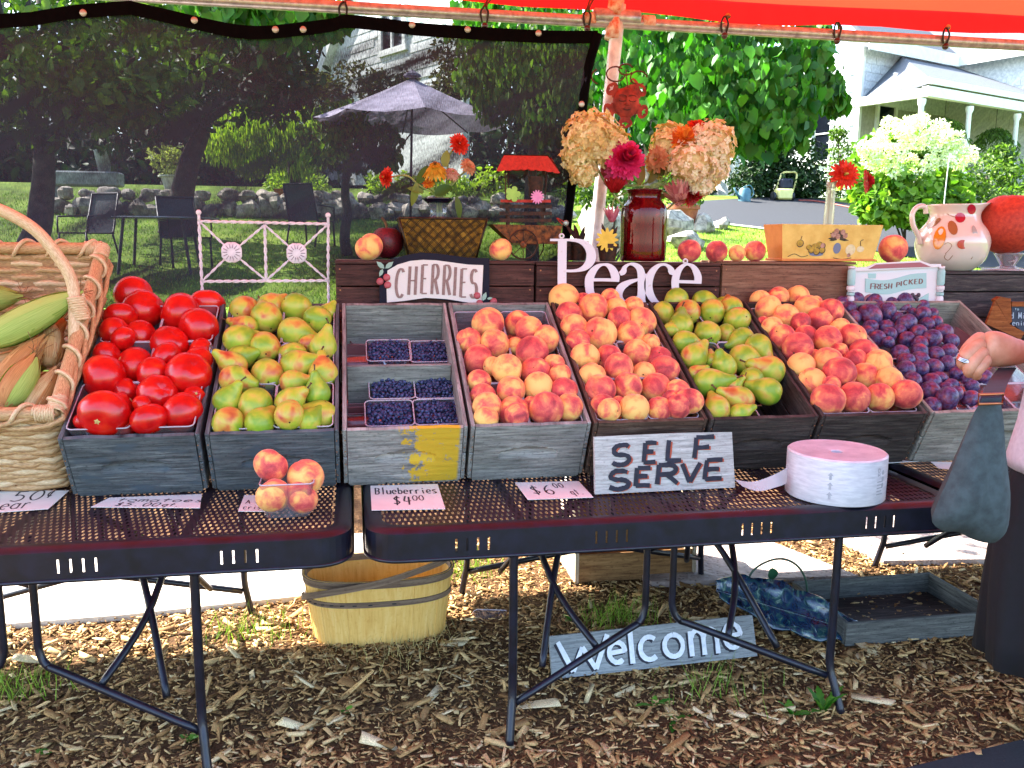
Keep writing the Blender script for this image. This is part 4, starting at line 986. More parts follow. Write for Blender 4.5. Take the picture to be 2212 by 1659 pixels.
def slots_for(xc): return [xc+k*.034 for k in (-1.5, -.5, .5, 1.5)]
def table(x0, label, TD1=TD1):
    x1 = x0+TL; t = thing('mesh_table', label, 'table', (x0+TL/2, TD0, 0), 'steel mesh tables carrying the fruit')
    o = link(PERF, 'mesh_top', (0, 0, TZ-.003), t, None, (1, (TD1-TD0)/1.52, 1))
    mb = M(); p = rrect(x0, x1, TD0, TD1, .11); q = rrect(x0+.055, x1-.055, TD0+.055, TD1-.055, .07); n = len(p)
    vs = [V((a, b, TZ-.012)) for a, b in p]+[V((a+(c_-a)*.25, b+(d-b)*.25, TZ+.001)) for (a, b), (c_, d) in zip(p, q)]+[V((a, b, TZ)) for a, b in q]+[V((a, b, TZ-.01)) for a, b in q]
    mb.add(vs, [(r*n+i, r*n+(i+1) % n, (r+1)*n+(i+1) % n, (r+1)*n+i) for r in range(3) for i in range(n)]); mb.build('rim', STEEL, t, True, 50)
    # apron with slots along the front
    mb = M(); zt, zb = TZ-.012, TZ-.098
    sl_ = sorted(s for xc in [x0+.33, x0+.78, x0+1.28, x0+1.73] for s in slots_for(xc))
    segs = []
    path = [(a, b) for a, b in p]
    def strip(a, b, z0, z1): mb.add([(a[0], a[1], z0), (b[0], b[1], z0), (b[0], b[1], z1), (a[0], a[1], z1), (a[0], a[1]+.004, z0), (b[0], b[1]+.004, z0), (b[0], b[1]+.004, z1), (a[0], a[1]+.004, z1)], [(0, 1, 2, 3), (7, 6, 5, 4), (0, 4, 5, 1), (3, 2, 6, 7)])
    for i in range(n):
        a, b = path[i], path[(i+1) % n]
        if abs(a[1]-TD0) < 1e-6 and abs(b[1]-TD0) < 1e-6 and abs(a[0]-b[0]) > .5:
            xa, xb = sorted((a[0], b[0])); cur = xa
            for s in sl_:
                strip((cur, TD0), (s-.0035, TD0), zb, zt); strip((s-.0035, TD0), (s+.0035, TD0), zb, zb+.022); strip((s-.0035, TD0), (s+.0035, TD0), zt-.022, zt); cur = s+.0035
            strip((cur, TD0), (xb, TD0), zb, zt)
        else: strip(a, b, zb, zt)
    mb.build('apron', STEEL, t, False)
    mb = M(); mb.tube([V((a, b, zb)) for a, b in p], .0065, 6, True); mb.build('apron_lip', STEEL, t, True)
    for xx in (x0+.5, x0+1.03, x0+1.56):
        mb = M(); mb.box((xx, (TD0+TD1)/2, TZ-.03), (.03, TD1-TD0-.02, .03)); mb.build('cross_bar', STEEL, t)
    # legs and stretchers
    xc = x0+TL/2; rt = .0145
    for s in (-1, 1):
        xl = xc+s*.565
        for (yy, kick) in ((2.50 if False else 2.585, -.06), (min(3.74, TD1-.05), .03)):
            mb = M(); mb.tube(smoothpts([(xl, yy, TZ-.02), (xl, yy, .3), (xl, yy, .17), (xl+s*.008, yy+kick*.4, .1), (xl+s*.02, yy+kick, .012)], 4), rt, 8); mb.build('leg', STEEL, t, True)
            # hanging tube from the middle, bent towards the leg
            ym = 2.78 if yy < 3 else 3.52
            mb = M(); mb.tube(smoothpts([(xc+s*.05, ym, TZ-.03), (xc+s*.05, ym, .40), (xc+s*.052, ym, .33), (xc+s*.075, ym+(yy-ym)*.05, .285), (xc+s*.14, ym+(yy-ym)*.18, .262), (xl-s*.01, yy, .125)], 5), rt*.9, 8); mb.build('stretcher', STEEL, t, True)
        # crossed curved braces
        for (yf, yb_) in ((2.72, 3.3), (min(3.6, TD1-.12), 3.0)):
            pz_ = lambda f_: (xc+s*(.12+.44*f_), yf, .265-.13*f_)
            mb = M(); mb.tube(smoothpts([pz_(.72), (xc+s*.33, yf*.55+yb_*.45, .44), (xc+s*.17, yb_, TZ-.03)], 6), rt*.85, 8); mb.build('brace', STEEL, t, True)
            mb = M(); mb.tube(smoothpts([pz_(.28), (xc+s*.36, yf*.62+yb_*.38, .40), (xc+s*.42, yb_, TZ-.03)], 6), rt*.85, 8); mb.build('brace', STEEL, t, True)
    return t
table(-2.08, 'dark steel mesh table under the tomato and pear crates', 3.72)
table(.02, 'dark steel mesh table under the blueberry and peach crates')
table(2.12, 'dark steel mesh table mostly hidden behind the person')

# ------------------------------------------------------------------ slanted display crates
TILT = rad(27.5); CH, CL_ = .25, .83
WD = {
 'blue': wood('weathered_blue_board', '#26282b', '#5a5d60', '#8c8e8e', tint='#4a525a'),
 'grey': wood('weathered_grey_board', '#4a4744', '#8c8884', '#b9b3ab'),
 'dark': wood('weathered_dark_board', '#1c1716', '#473c38', '#6f625b'),
 'brown': wood('weathered_brown_board', '#251813', '#5a4338', '#86705f'),
 'pale': wood('weathered_pale_board', '#55504a', '#9a9388', '#c2bbae'),
}
def yellow_front():
    g = N('grey_board_with_yellow_paint'); g.set(Roughness=.8, Specular_IOR_Level=.25)
    f = g.noise(g.coord('lp', (4, 60, 60)), 1.6, 8, .65, .6); c = g.ramp(f, [(.3, '#4a4744'), (.5, '#8c8884'), (.72, '#b9b3ab')]); f6 = g.noise(g.coord('lp', (60, 110, 110)), 1, 4, .65); c = g.mix(g.ramp(f6, [(.32, (.4, .4, .4, 1)), (.48, (1, 1, 1, 1))]), '#57534f', c)
    tc = g.n('ShaderNodeAttribute', attribute_name='lp'); sp = g.n('ShaderNodeSeparateXYZ'); g.l(tc.outputs['Vector'], sp.inputs[0])
    n1 = g.noise(g.coord('lp', (1, 1, 1)), 26, 8, .75); n2 = g.noise(g.coord('lp', (1, 1, 4)), 17, 7, .7)
    ad = g.n('ShaderNodeMath', operation='MULTIPLY_ADD'); ad.inputs[1].default_value = .42; g.l(n2, ad.inputs[0]); g.l(sp.outputs[0], ad.inputs[2])
    edge = g.ramp(ad.outputs[0], [(.448, (0, 0, 0, 1)), (.458, (1, 1, 1, 1))])
    a1 = g.n('ShaderNodeMath', operation='ADD'); g.l(sp.outputs[0], a1.inputs[0]); a1.inputs[1].default_value = 0
    right = g.ramp(a1.outputs[0], [(.405, (1, 1, 1, 1)), (.412, (0, 0, 0, 1))])
    chip = g.ramp(n1, [(.36, (0, 0, 0, 1)), (.42, (1, 1, 1, 1))])
    m1 = g.mix(1.0, edge, chip, 'MULTIPLY'); m1 = g.mix(1.0, m1, right, 'MULTIPLY')
    g.col(g.mix(m1, c, '#c9a02c')); g.bump(f, .5, .0025); return g.m
CR_T = {}
def crate(name, x0, x1, wname, label, divider=False, frontmat=None, group='slanted wooden fruit crates on the tables', h=CH):
    Tm = Matrix.Translation((x0, 3.08, TZ+.008)) @ Matrix.Rotation(TILT, 4, 'X'); CR_T[name] = (Tm, x0, x1)
    w_ = x1-x0; t = thing('wooden_crate', label, 'crate', (x0+w_/2, 3.08, TZ+.008), group); mt = WD[wname]; th = .016
    # front board with a carved hand slot, made as a fine grid
    def endboard(y, inner, nm, mat, hh):
        nxg, nzg = 40, 38; vs = []; fs = []; lp = []; off = random.random()*20 if frontmat is None or nm != 'front_board' else 0
        for side in (0, 1):
            for j in range(nzg+1):
                for i in range(nxg+1):
                    X_ = th+(w_-2*th)*i/nxg; Z_ = hh*j/nzg; yy = y if side == 0 else y+th
                    if side == 0 and inner:
                        dx = (X_/w_-.5)/.24; dz = (Z_/hh-.5); e = (1-dx*dx)*.09
                        if abs(dx) < 1 and dz < e and dz > -.12: yy += .0145*min(1, (e-dz)/.02)*max(0, 1-max(0, -dz)/.12)
                    rough = .0012*noise.noise(V((X_*9+x0*7, Z_*60, side))); top_ = .004*noise.noise(V((X_*14+x0*5, 3, 0))) if j == nzg else 0
                    vs.append(V((X_, yy+rough*(1 if side == 0 else -1), Z_+top_))); lp.append((X_+off, Z_+off, 0))
        m_ = (nxg+1)*(nzg+1); ix = lambda s, i, j: s*m_+j*(nxg+1)+i
        for j in range(nzg):
            for i in range(nxg): fs += [(ix(0, i, j), ix(0, i+1, j), ix(0, i+1, j+1), ix(0, i, j+1)), (ix(1, i, j), ix(1, i, j+1), ix(1, i+1, j+1), ix(1, i+1, j))]
        for i in range(nxg): fs += [(ix(0, i, nzg), ix(0, i+1, nzg), ix(1, i+1, nzg), ix(1, i, nzg)), (ix(0, i, 0), ix(1, i, 0), ix(1, i+1, 0), ix(0, i+1, 0))]
        for j in range(nzg): fs += [(ix(0, 0, j), ix(0, 0, j+1), ix(1, 0, j+1), ix(1, 0, j)), (ix(0, nxg, j), ix(1, nxg, j), ix(1, nxg, j+1), ix(0, nxg, j+1))]
        mb = M(Tm); mb.add(vs, fs, lp); return mb.build(nm, mat, t)
    endboard(.0, True, 'front_board', frontmat or mt, h)
    endboard(CL_-th, False, 'back_board', mt, h+.002)
    for s in (0, 1):
        X_ = th/2-.001 if s == 0 else w_-th/2+.001
        for k in range(2):
            mb = M(Tm); hh = h/2-.004; mb.box((X_, CL_/2+.004, .003+hh/2+k*(hh+.006)), (th-.002, CL_-.002+random.uniform(0, .01), hh), bev=.002); mb.build('side_board', mt, t)
    for k in range(3):
        mb = M(Tm); bw = (w_-2*th-.02)/3; mb.box((th+.004+bw/2+k*(bw+.006), CL_/2, -.007), (bw, CL_-.01, .009)); mb.build('bottom_board', mt, t)
    if divider: mb = M(Tm); mb.box((w_/2, CL_*.50, .115), (w_-2*th-.002, .014, .225), bev=.002); mb.build('divider', mt, t)
    # nails
    for s in (0, 1):
        for z in (.05, .1, .16, .21):
            mb = M(Tm); mb.lathe([(0, -.0012), (.0025, -.001), (.003, 0)], 6, (th*.5 if s == 0 else w_-th*.5, -.0045, z), Matrix.Rotation(math.pi/2, 3, 'X')); mb.build('nail', RUST, t)
    return t
crate('c1', -.957, -.517, 'blue', 'blue-grey weathered crate holding tomatoes')
crate('c2', -.500, -.060, 'blue', 'blue-grey weathered crate holding pears beside the tomatoes')
crate('c3', -.047, .388, 'grey', 'pale grey crate with yellow paint holding blueberries', True, yellow_front())
crate('c4', .400, .838, 'grey', 'pale grey crate holding peaches next to the blueberries')
crate('c5', .850, 1.286, 'brown', 'brown crate holding peaches behind the self serve board')
crate('c6', 1.298, 1.733, 'dark', 'dark crate holding pears in the middle of the display')
crate('c7', 1.748, 2.195, 'dark', 'dark crate holding peaches behind the bag roll')
crate('c8', 2.212, 2.86, 'pale', 'wide pale crate holding plums by the hand')
# boards on edge that hold the crates up at the back
for x0, x1, lab in [(-2.0, -.05, 'board on edge propping up the crates on the tomato table'), (.03, 2.05, 'board on edge propping up the middle crates'), (2.2, 4.0, 'board on edge propping up the plum crate')]:
    mb = M(); yb = 3.66; zt = TZ+.008+(yb-3.08)*math.tan(TILT)-.022
    mb.box(((x0+x1)/2, yb, (TZ+zt)/2+.002), (x1-x0, .03, zt-TZ), bev=.003); tag(mb.build('prop_board', WD['brown'], None), lab, 'board')

# ------------------------------------------------------------------ back row: stacked boxes forming the shelf
SHELF = 1.53; BY = 3.80
BK = wood('red_brown_box_board', '#1d100f', '#4a2c27', '#6b463c', stain=.6)
BK2 = wood('tan_box_board', '#4a2e22', '#7a5542', '#94705a', stain=.75)
BK3 = wood('grey_box_board', '#1c1718', '#3f3638', '#6b6058', stain=.5)
def backbox(x0, x1, z0, z1, mat, label, splits=(.5,), dy=0.0, depth=.27):
    t = thing('shelf_box', label, 'box', ((x0+x1)/2, BY+dy+depth/2, z0), 'upturned boxes making the back shelf')
    y0, y1 = BY+dy, BY+dy+depth; cuts = [0, *splits, 1]; w_ = x1-x0
    for a, b in zip(cuts[:-1], cuts[1:]):
        for yy in (y0+.008, y1-.008):
            mb = M(); mb.box(((x0+x1)/2, yy, z0+(z1-z0-.014)*(a+b)/2), (w_-.004, .014, (z1-z0-.014)*(b-a)-.006), bev=.002); mb.build('side_plank', mat, t)
    for xx in (x0+.011, x1-.011): mb = M(); mb.box((xx, (y0+y1)/2, (z0+z1)/2-.007), (.018, depth-.034, z1-z0-.018), bev=.002); mb.build('end_board', mat, t)
    for k in range(2):
        dp = depth/2-.003; mb = M(); mb.box(((x0+x1)/2, y0+dp/2+k*(dp+.006), z1-.007), (w_, dp, .013), bev=.002); mb.build('top_plank', mat, t)
    for xx in (x0+.02, x1-.02):
        for f_ in (.15, .4, .65, .9): mb = M(); mb.lathe([(0, -.0015), (.003, -.001), (.004, 0)], 6, (xx, y0+.0005, z0+(z1-z0)*f_), Matrix.Rotation(math.pi/2, 3, 'X')); mb.build('nail', RUST, t)
zl = TZ+.005; zm = 1.17
for (x0, x1, mt, zt, lab) in [(-.075, .795, BK, SHELF, 'red-brown box behind the cherries sign'), (.803, 1.675, BK, SHELF-.004, 'red-brown box behind the peace letters'), (1.683, 2.36, BK2, SHELF+.004, 'plain tan box behind the yellow planter'), (2.368, 3.5, BK3, SHELF-.04, 'grey weathered box under the pitcher')]:
    backbox(x0, x1, zm+.003, zt, mt, lab, (.3, .72) if mt is not BK2 else ())
    backbox(x0+.01, x1-.01, zl, zm, BK3, 'lower box under the '+lab, (.5,))

# ================================================================== FRUIT
def peach_mat():
    g = N('peach_skin'); v = g.coord('Object', (1, 1, 1), True); f = g.noise(v, 1.15, 3, .5, .4); f2 = g.noise(v, 9, 6, .7); f3 = g.noise(v, 40, 2, .6)
    oi = g.n('ShaderNodeObjectInfo'); ad = g.n('ShaderNodeMath', operation='MULTIPLY_ADD'); ad.inputs[1].default_value = .34; ad.inputs[2].default_value = -.17; g.l(oi.outputs['Random'], ad.inputs[0])
    a = g.n('ShaderNodeMath', operation='ADD'); g.l(f, a.inputs[0]); g.l(ad.outputs[0], a.inputs[1])
    b = g.n('ShaderNodeMath', operation='MULTIPLY_ADD'); b.inputs[1].default_value = .16; g.l(f2, b.inputs[0]); g.l(a.outputs[0], b.inputs[2])
    c = g.ramp(b.outputs[0], [(.43, '#f0bc6c'), (.53, '#eb9e5c'), (.62, '#de6c56'), (.73, '#c43c48'), (.88, '#901c38')])
    vo = g.n('ShaderNodeTexVoronoi'); vo.inputs['Scale'].default_value = 3.1; g.l(v, vo.inputs['Vector']); c = g.mix(g.ramp(vo.outputs['Distance'], [(.03, (.75, .75, .75, 1)), (.075, (0, 0, 0, 1))]), c, '#7a3a20')
    g.col(g.mix(g.ramp(f3, [(.4, (.0, .0, .0, 1)), (.8, (.25, .25, .25, 1))]), c, '#f0b070')); g.set(Roughness=.62, Specular_IOR_Level=.25, Sheen_Weight=.35, Sheen_Roughness=.4, Subsurface_Weight=.06, Subsurface_Scale=.01)
    g.b.inputs['Sheen Tint'].default_value = hx('#ffd0b8'); g.bump(f3, .06, .002); return g.m
def tomato_mat():
    g = N('tomato_skin'); v = g.coord('Object', (1, 1, 1), True); f = g.noise(v, 1.4, 3, .5)
    g.col(g.ramp(f, [(.3, '#ac070b'), (.55, '#c8100e'), (.72, '#d42a12'), (.9, '#d8561e')])); g.set(Roughness=.27, Specular_IOR_Level=.45, Coat_Weight=.12, Coat_Roughness=.12, Subsurface_Weight=.08, Subsurface_Scale=.01); return g.m
def pear_mat():
    g = N('pear_skin'); v = g.coord('Object', (1, 1, 1), True); f = g.noise(v, .9, 2, .5, .3); f2 = g.noise(v, 22, 5, .7)
    oi = g.n('ShaderNodeObjectInfo'); ad = g.n('ShaderNodeMath', operation='MULTIPLY_ADD'); ad.inputs[1].default_value = .2; ad.inputs[2].default_value = -.12; g.l(oi.outputs['Random'], ad.inputs[0])
    a = g.n('ShaderNodeMath', operation='ADD'); g.l(f, a.inputs[0]); g.l(ad.outputs[0], a.inputs[1])
    c = g.ramp(a.outputs[0], [(.32, '#7a9c28'), (.47, '#a6b034'), (.57, '#beaa46'), (.67, '#c07a3a'), (.80, '#a83a26')])
    g.col(g.mix(g.ramp(f2, [(.58, (0, 0, 0, 1)), (.72, (.55, .55, .55, 1))]), c, '#7a6a2a')); g.set(Roughness=.42, Specular_IOR_Level=.4, Coat_Weight=.08); g.bump(f2, .05, .002); return g.m
def plum_mat():
    g = N('plum_skin'); v = g.coord('Object', (1, 1, 1), True); f = g.noise(v, 1.2, 3, .5); f2 = g.noise(v, 3.5, 6, .65)
    c = g.ramp(f, [(.3, '#1e163c'), (.48, '#3c1c46'), (.6, '#702438'), (.76, '#a83a2c')])
    g.col(g.mix(g.ramp(f2, [(.42, (0, 0, 0, 1)), (.7, (.75, .75, .75, 1))]), c, '#6c6596')); g.set(Roughness=.42, Specular_IOR_Level=.45); return g.m
def berry_mat():
    g = N('blueberry_skin'); oi = g.n('ShaderNodeObjectInfo'); v = g.coord('Object', (1, 1, 1), True); f = g.noise(v, 1.5, 4, .6)
    g.col(g.ramp(f, [(.3, '#10122a'), (.52, '#262c50'), (.75, '#5a6390')])); g.set(Roughness=.55, Specular_IOR_Level=.35); return g.m
PEACH, TOM, PEAR, PLUM, BERRY = peach_mat(), tomato_mat(), pear_mat(), plum_mat(), berry_mat()
STEMW = simple('fruit_stem', '#3a2413', '#6b4a2a', 30, .8); CALYX = simple('calyx', '#2a1a0e', '#4a3018', 30, .9); SCAR = simple('tomato_scar', '#b08a4a', '#d8c07a', 30, .8)
def fruit_mesh(name, mat, fn, seg=24, ring=16, scale=(1, 1, 1)):
    mb = M(); mb.sphere((0, 0, 0), 1, seg, ring, scale, None, fn); o = mb.build(name, mat, None, True); me = o.data
    a = np.empty(len(me.vertices)*3, dtype=np.float32); me.vertices.foreach_get('co', a); a = a.reshape(-1, 3); a += np.array(tuple(o.location)); me.vertices.foreach_set('co', a.ravel()); me.update()
    bpy.data.objects.remove(o); return me
def angd(a): return (a+math.pi) % (2*math.pi)-math.pi
PEACHM = [fruit_mesh('peach', PEACH, lambda th, ph, p, k=k: (1-.08*math.exp(-(angd(ph)/.2)**2)*math.sin(th)**.5)*(1-.16*math.exp(-(th/.3)**2))*(1+.03*math.exp(-((math.pi-th)/.2)**2))*(1+.02*noise.noise(p*1.5+V((k*5, 0, 0)))), 28, 20, [(1, 1, .94), (1.03, .98, 1.0), (.98, 1.02, .9), (1.0, 1.0, 1.04)][k]) for k in range(4)]
TOMM = [fruit_mesh('tomato', TOM, lambda th, ph, p, k=k: (1-.16*math.exp(-(th/.32)**2)-.05*math.exp(-((math.pi-th)/.3)**2))*(1+[.012, .03, .02][k]*math.cos((5+k)*ph)*math.sin(th)*max(0, math.cos(th)*.8+.4))*(1+.02*noise.noise(p+V((k*3, 0, 0)))), 30, 20, [(1.04, 1.0, .86), (1.08, 1.0, .80), (1.0, 1.0, .92)][k]) for k in range(3)]
PLUMM = [fruit_mesh('plum', PLUM, lambda th, ph, p: (1-.03*math.exp(-(angd(ph)/.2)**2)*math.sin(th))*(1-.06*math.exp(-(th/.25)**2)), 20, 14, s) for s in ((.92, .92, 1.1), (.98, .96, 1.02))]
BERRYM = [fruit_mesh('blueberry', BERRY, lambda th, ph, p, k=k: 1-.22*math.exp(-(th/.35)**2)+.08*math.exp(-((th-.45)/.12)**2)*(1 if math.cos(5*ph) > 0 else .4), 12, 9, (1, 1, .85)) for k in range(1)]
def pear_mesh(k):
    bend = [.0, .12, -.1][k]; prof = [(0, -.93), (.12, -.95), (.35, -.93), (.66, -.76), (.9, -.42), (1, -.02), (.95, .36), (.78, .74), (.58, 1.05), (.43, 1.32), (.34, 1.55), (.26, 1.74), (.14, 1.84), (0, 1.86)]
    if k == 2: prof = [(r*(1 if z < .6 else 1.12), z*(1 if z < 0 else .9)) for r, z in prof]
    prof = smoothpts(prof, 2); mb = M(); n = 24
    vs = []; fs = []
    for r, z in prof:
        for q in range(n):
            a = 2*math.pi*q/n; rr = max(0, r)*(1+.025*math.sin(2*a+k)); vs.append(V((rr*math.cos(a)+bend*max(0, z)**2*.5, rr*math.sin(a), z)))
    for i in range(len(prof)-1):
        for q in range(n): fs.append((i*n+q, i*n+(q+1) % n, (i+1)*n+(q+1) % n, (i+1)*n+q))
    mb.add(vs, fs); o = mb.build('pear', PEAR, None, True); me = o.data
    a = np.empty(len(me.vertices)*3, dtype=np.float32); me.vertices.foreach_get('co', a); a = a.reshape(-1, 3); a += np.array(tuple(o.location)); me.vertices.foreach_set('co', a.ravel()); me.update(); bpy.data.objects.remove(o)
    top = (bend*1.86**2*.5*(.81 if k == 2 else 1), 1.84*(.9 if k == 2 else 1)); return me, top
PEARM = [pear_mesh(k) for k in range(3)]
def centred(mb, name, mat):
    o = mb.build(name, mat, None, True); me = o.data; a = np.empty(len(me.vertices)*3, dtype=np.float32); me.vertices.foreach_get('co', a); a = a.reshape(-1, 3); a += np.array(tuple(o.location)); me.vertices.foreach_set('co', a.ravel()); me.update(); bpy.data.objects.remove(o); return me
mb = M(); mb.tube(smoothpts([(0, 0, -.06), (.02, 0, .2), (.1, .03, .5)], 4), [.085, .07, .065, .06, .055, .055, .06, .07, .08], 7); STEM_ME = centred(mb, 'stem', STEMW)
mb = M()
for k in range(5):
    a = k*2*math.pi/5; mb.add([V((math.cos(a-.4)*.05, math.sin(a-.4)*.05, 0)), V((math.cos(a)*.19, math.sin(a)*.19, -.05)), V((math.cos(a+.4)*.05, math.sin(a+.4)*.05, 0)), V((0, 0, .03))], [(0, 1, 2, 3)])
mb.sphere((0, 0, .03), .09, 8, 6); CALYX_ME = centred(mb, 'calyx', CALYX)
mb = M(); mb.sphere((0, 0, 0), .14, 10, 6, (1, 1, .3), None, lambda th, ph, p: 1+.25*math.cos(5*ph)); SCAR_ME = centred(mb, 'stem_scar', SCAR)
mb = M(); mb.lathe([(0, -.02), (.05, -.02), (.06, .02), (.02, .06), (0, .06)], 8); PSTEM_ME = centred(mb, 'stem_scar', STEMW)

def rq(): return Euler((random.uniform(0, 6.3), random.uniform(0, 6.3), random.uniform(0, 6.3))).to_quaternion()
def put_fruit(kind, p, r, label, group, stemdir=None, k=None):
    if kind == 'pear':
        me, top_ = PEARM[random.randrange(3) if k is None else k]
        q = stemdir.to_track_quat('Z', 'Y') @ Euler((0, 0, random.uniform(0, 6.3))).to_quaternion()
        o = link(me, 'pear', p, None, q, r)
        link(STEM_ME, 'stem', (top_[0], 0, top_[1]-.04), o, Euler((0, random.uniform(-.3, .5), random.uniform(0, 6))).to_quaternion())
        link(CALYX_ME, 'calyx', (0, 0, -.915), o)
    elif kind == 'tomato':
        q = (stemdir or V((random.gauss(0, .8), random.gauss(.3, .6), random.gauss(.3, .5))).normalized()).to_track_quat('Z', 'Y')
        o = link(random.choice(TOMM), 'tomato', p, None, q, r); link(SCAR_ME, 'stem_scar', (0, 0, .715), o)
    elif kind == 'peach':
        o = link(random.choice(PEACHM), 'peach', p, None, rq() if stemdir is None else stemdir.to_track_quat('Z', 'Y') @ Euler((0, 0, random.uniform(0, 6))).to_quaternion(), r); link(PSTEM_ME, 'stem_scar', (0, 0, .79), o)
    elif kind == 'plum': o = link(random.choice(PLUMM), 'plum', p, None, rq(), r)
    tag(o, label, kind, group); return o

def solve(lst, crop_, Tm, hgt, rscale=1.0, iters=60, lim=.04):
    """fruit seen at a picture point -> a place on the heap in its crate; touching fruit slide apart along the sight lines"""
    fn, s = crop_; n0 = Tm.to_3x3() @ V((0, 0, 1)); p0 = Tm @ V((0, 0, hgt)); out = []
    for e in lst:
        u, v = fn(e[0], e[1]); d = ray(u, v); k = (p0-CAMPOS).dot(n0)/d.dot(n0)
        p = CAMPOS+d*k; r = e[2]*s/2*((p-CAMPOS).dot(CF))/F*rscale*1.09
        out.append([p, r, d.normalized(), 0.0, e[1]+.3*e[2], e])
    for it in range(iters):
        for i in range(len(out)):
            for j in range(i):
                a, b = out[i], out[j]; dd = (a[0]-b[0]).length; need = (a[1]+b[1])*.88
                if dd < need:
                    m = min(.012, (need-dd)*.5); f_, g_ = (a, b) if a[4] > b[4] else (b, a)
                    if f_[3] > -lim: f_[0] -= f_[2]*m; f_[3] -= m
                    if g_[3] < lim: g_[0] += g_[2]*m; g_[3] += m
    for o in out:
        dist0 = (o[0]-o[2]*o[3]-CAMPOS).length; o[1] *= (o[0]-CAMPOS).length/dist0
    return out
def label_rows(sol, Tm, what, where, step=.1):
    inv = Tm.inverted(); loc = [(inv @ s[0]) for s in sol]; rows = {}
    for i, q in enumerate(loc): rows.setdefault(int(q.y/step), []).append(i)
    lab = [None]*len(sol)
    for ri, key in enumerate(sorted(rows)):
        for ci, i in enumerate(sorted(rows[key], key=lambda i: loc[i].x)):
            lab[i] = f'{what}, row {ri+1} from the front, number {ci+1} from left, {where}'
            lab[i] = f'{what} {ordw(ci)} from the left in {ordw(ri)} row, {where}'
    return lab
def heap(kind, lst, crop_, cname, hgt, what, where, group, fill=0, fill_r=.045, fill_h=None, stemfn=None, rscale=1.0, rows=None):
    Tm, x0, x1 = CR_T[cname]; sol = solve(lst, crop_, Tm, hgt, rscale)
    inv = Tm.inverted(); w_ = x1-x0
    if fill:                                                  # fruit of the layer below that shows in the gaps
        ny_ = max(1, round(math.sqrt(fill*CL_/w_))); nx2 = max(1, round(fill/ny_))
        for j in range(ny_):
            for i in range(nx2):
                r = fill_r*random.uniform(.9, 1.05)
                p = Tm @ V((.045+(w_-.09)*(i+.5)/nx2+random.uniform(-.012, .012), .06+(CL_-.12)*(j+.5)/ny_+random.uniform(-.015, .015), (fill_h if fill_h else hgt-.085)))
                if all((p-s[0]).length > (r+s[1])*.8 for s in sol): sol.append([p, r, None, 0, 0, (0, 0, 0)])
    for s in sol:                                             # keep inside the side boards
        q = inv @ s[0]; lim0 = .016+s[1]*(.75 if q.z > .2 else 1)
        if q.y < .02+.85*s[1]: q.y = .02+.85*s[1]; s[0] = Tm @ q
        if q.z < .27: q.x = min(max(q.x, lim0), w_-lim0); q.y = max(q.y, lim0) if q.z > .2 else min(max(q.y, lim0), CL_-lim0); s[0] = Tm @ q
    labs = label_rows(sol, Tm, what, where)
    for s, lb in zip(sol, labs):
        e = s[5]; sd = None
        if kind == 'pear':
            if len(e) > 3: a, t = rad(e[3]), rad(e[4]); sd = (CR*math.cos(a)+CU*math.sin(a))*math.cos(t)-CF*math.sin(t)
            else: sd = V((random.gauss(0, 1), random.gauss(0, 1), random.gauss(0, .3))).normalized()
        elif kind == 'tomato' and len(e) > 3: a, t = rad(e[3]), rad(e[4]); sd = (CR*math.cos(a)+CU*math.sin(a))*math.cos(t)-CF*math.sin(t)
        put_fruit(kind, s[0], s[1], lb, group, sd)
    return sol
c4, c5, cB, cC = crop(0, 600, 1100), crop(1000, 700, 1100), crop(1700, 880, 900), crop(2400, 880, 864)
heap('tomato', [(778, 680, 215), (920, 775, 235), (1155, 800, 240), (1325, 750, 200), (1275, 900, 245), (760, 825, 180, -60, 40), (685, 925, 185), (905, 945, 190), (790, 965, 150), (1090, 1000, 225), (685, 1070, 165), (855, 1140, 235), (1070, 1085, 190), (980, 1190, 205), (1210, 1195, 270, 40, 45), (1280, 1035, 150), (1310, 1110, 180),
                (625, 1215, 275, 190, 30), (815, 1300, 170), (1010, 1320, 235, 30, 50), (610, 1430, 200), (640, 1525, 290), (780, 1400, 180), (950, 1500, 215), (1170, 1440, 250), (530, 1500, 110), (910, 1390, 120), (790, 1530, 140), (1250, 1330, 120)], c4, 'c1', .255, 'ripe tomato', 'tomato crate', 'tomatoes heaped in the first crate', 10, .055, .16)
P1 = [(1540, 780, 175, 60, -65), (1725, 765, 165, 30, -20), (1895, 765, 180, -40, -30), (1710, 835, 185, 120, -30), (2030, 840, 165, 40, -60), (2090, 805, 110, 60, -20), (1880, 925, 190, -15, 5), (1580, 890, 140, 160, 0), (1525, 970, 180, 10, -35), (1700, 1020, 182, 120, -55), (2070, 1025, 165, 75, 5), (1890, 1065, 150, 170, -10), (1535, 1090, 160, 20, -10), (1975, 1000, 120, 20, 0), (1500, 1140, 165, 145, 10),
      (1895, 1135, 190, 15, 0), (1715, 1195, 195, 120, -55), (1500, 1225, 180, -10, 0), (2075, 1195, 175, 100, -20), (1870, 1245, 150, 10, 0), (1440, 1370, 170, 55, 5), (1640, 1380, 200, -100, 45), (1850, 1375, 175, 40, 0), (2035, 1320, 160, 95, 10), (2080, 1460, 195, 165, 5), (1460, 1510, 195, 90, -60), (1660, 1530, 180, 60, -50), (1850, 1510, 185, 120, -60), (1980, 1495, 150, 60, -30), (1625, 985, 110, 0, 0)]
heap('pear', P1, c4, 'c2', .245, 'green pear', 'crate beside the tomatoes', 'pears in the crate beside the tomatoes', 10, .042, .15, rscale=.97)
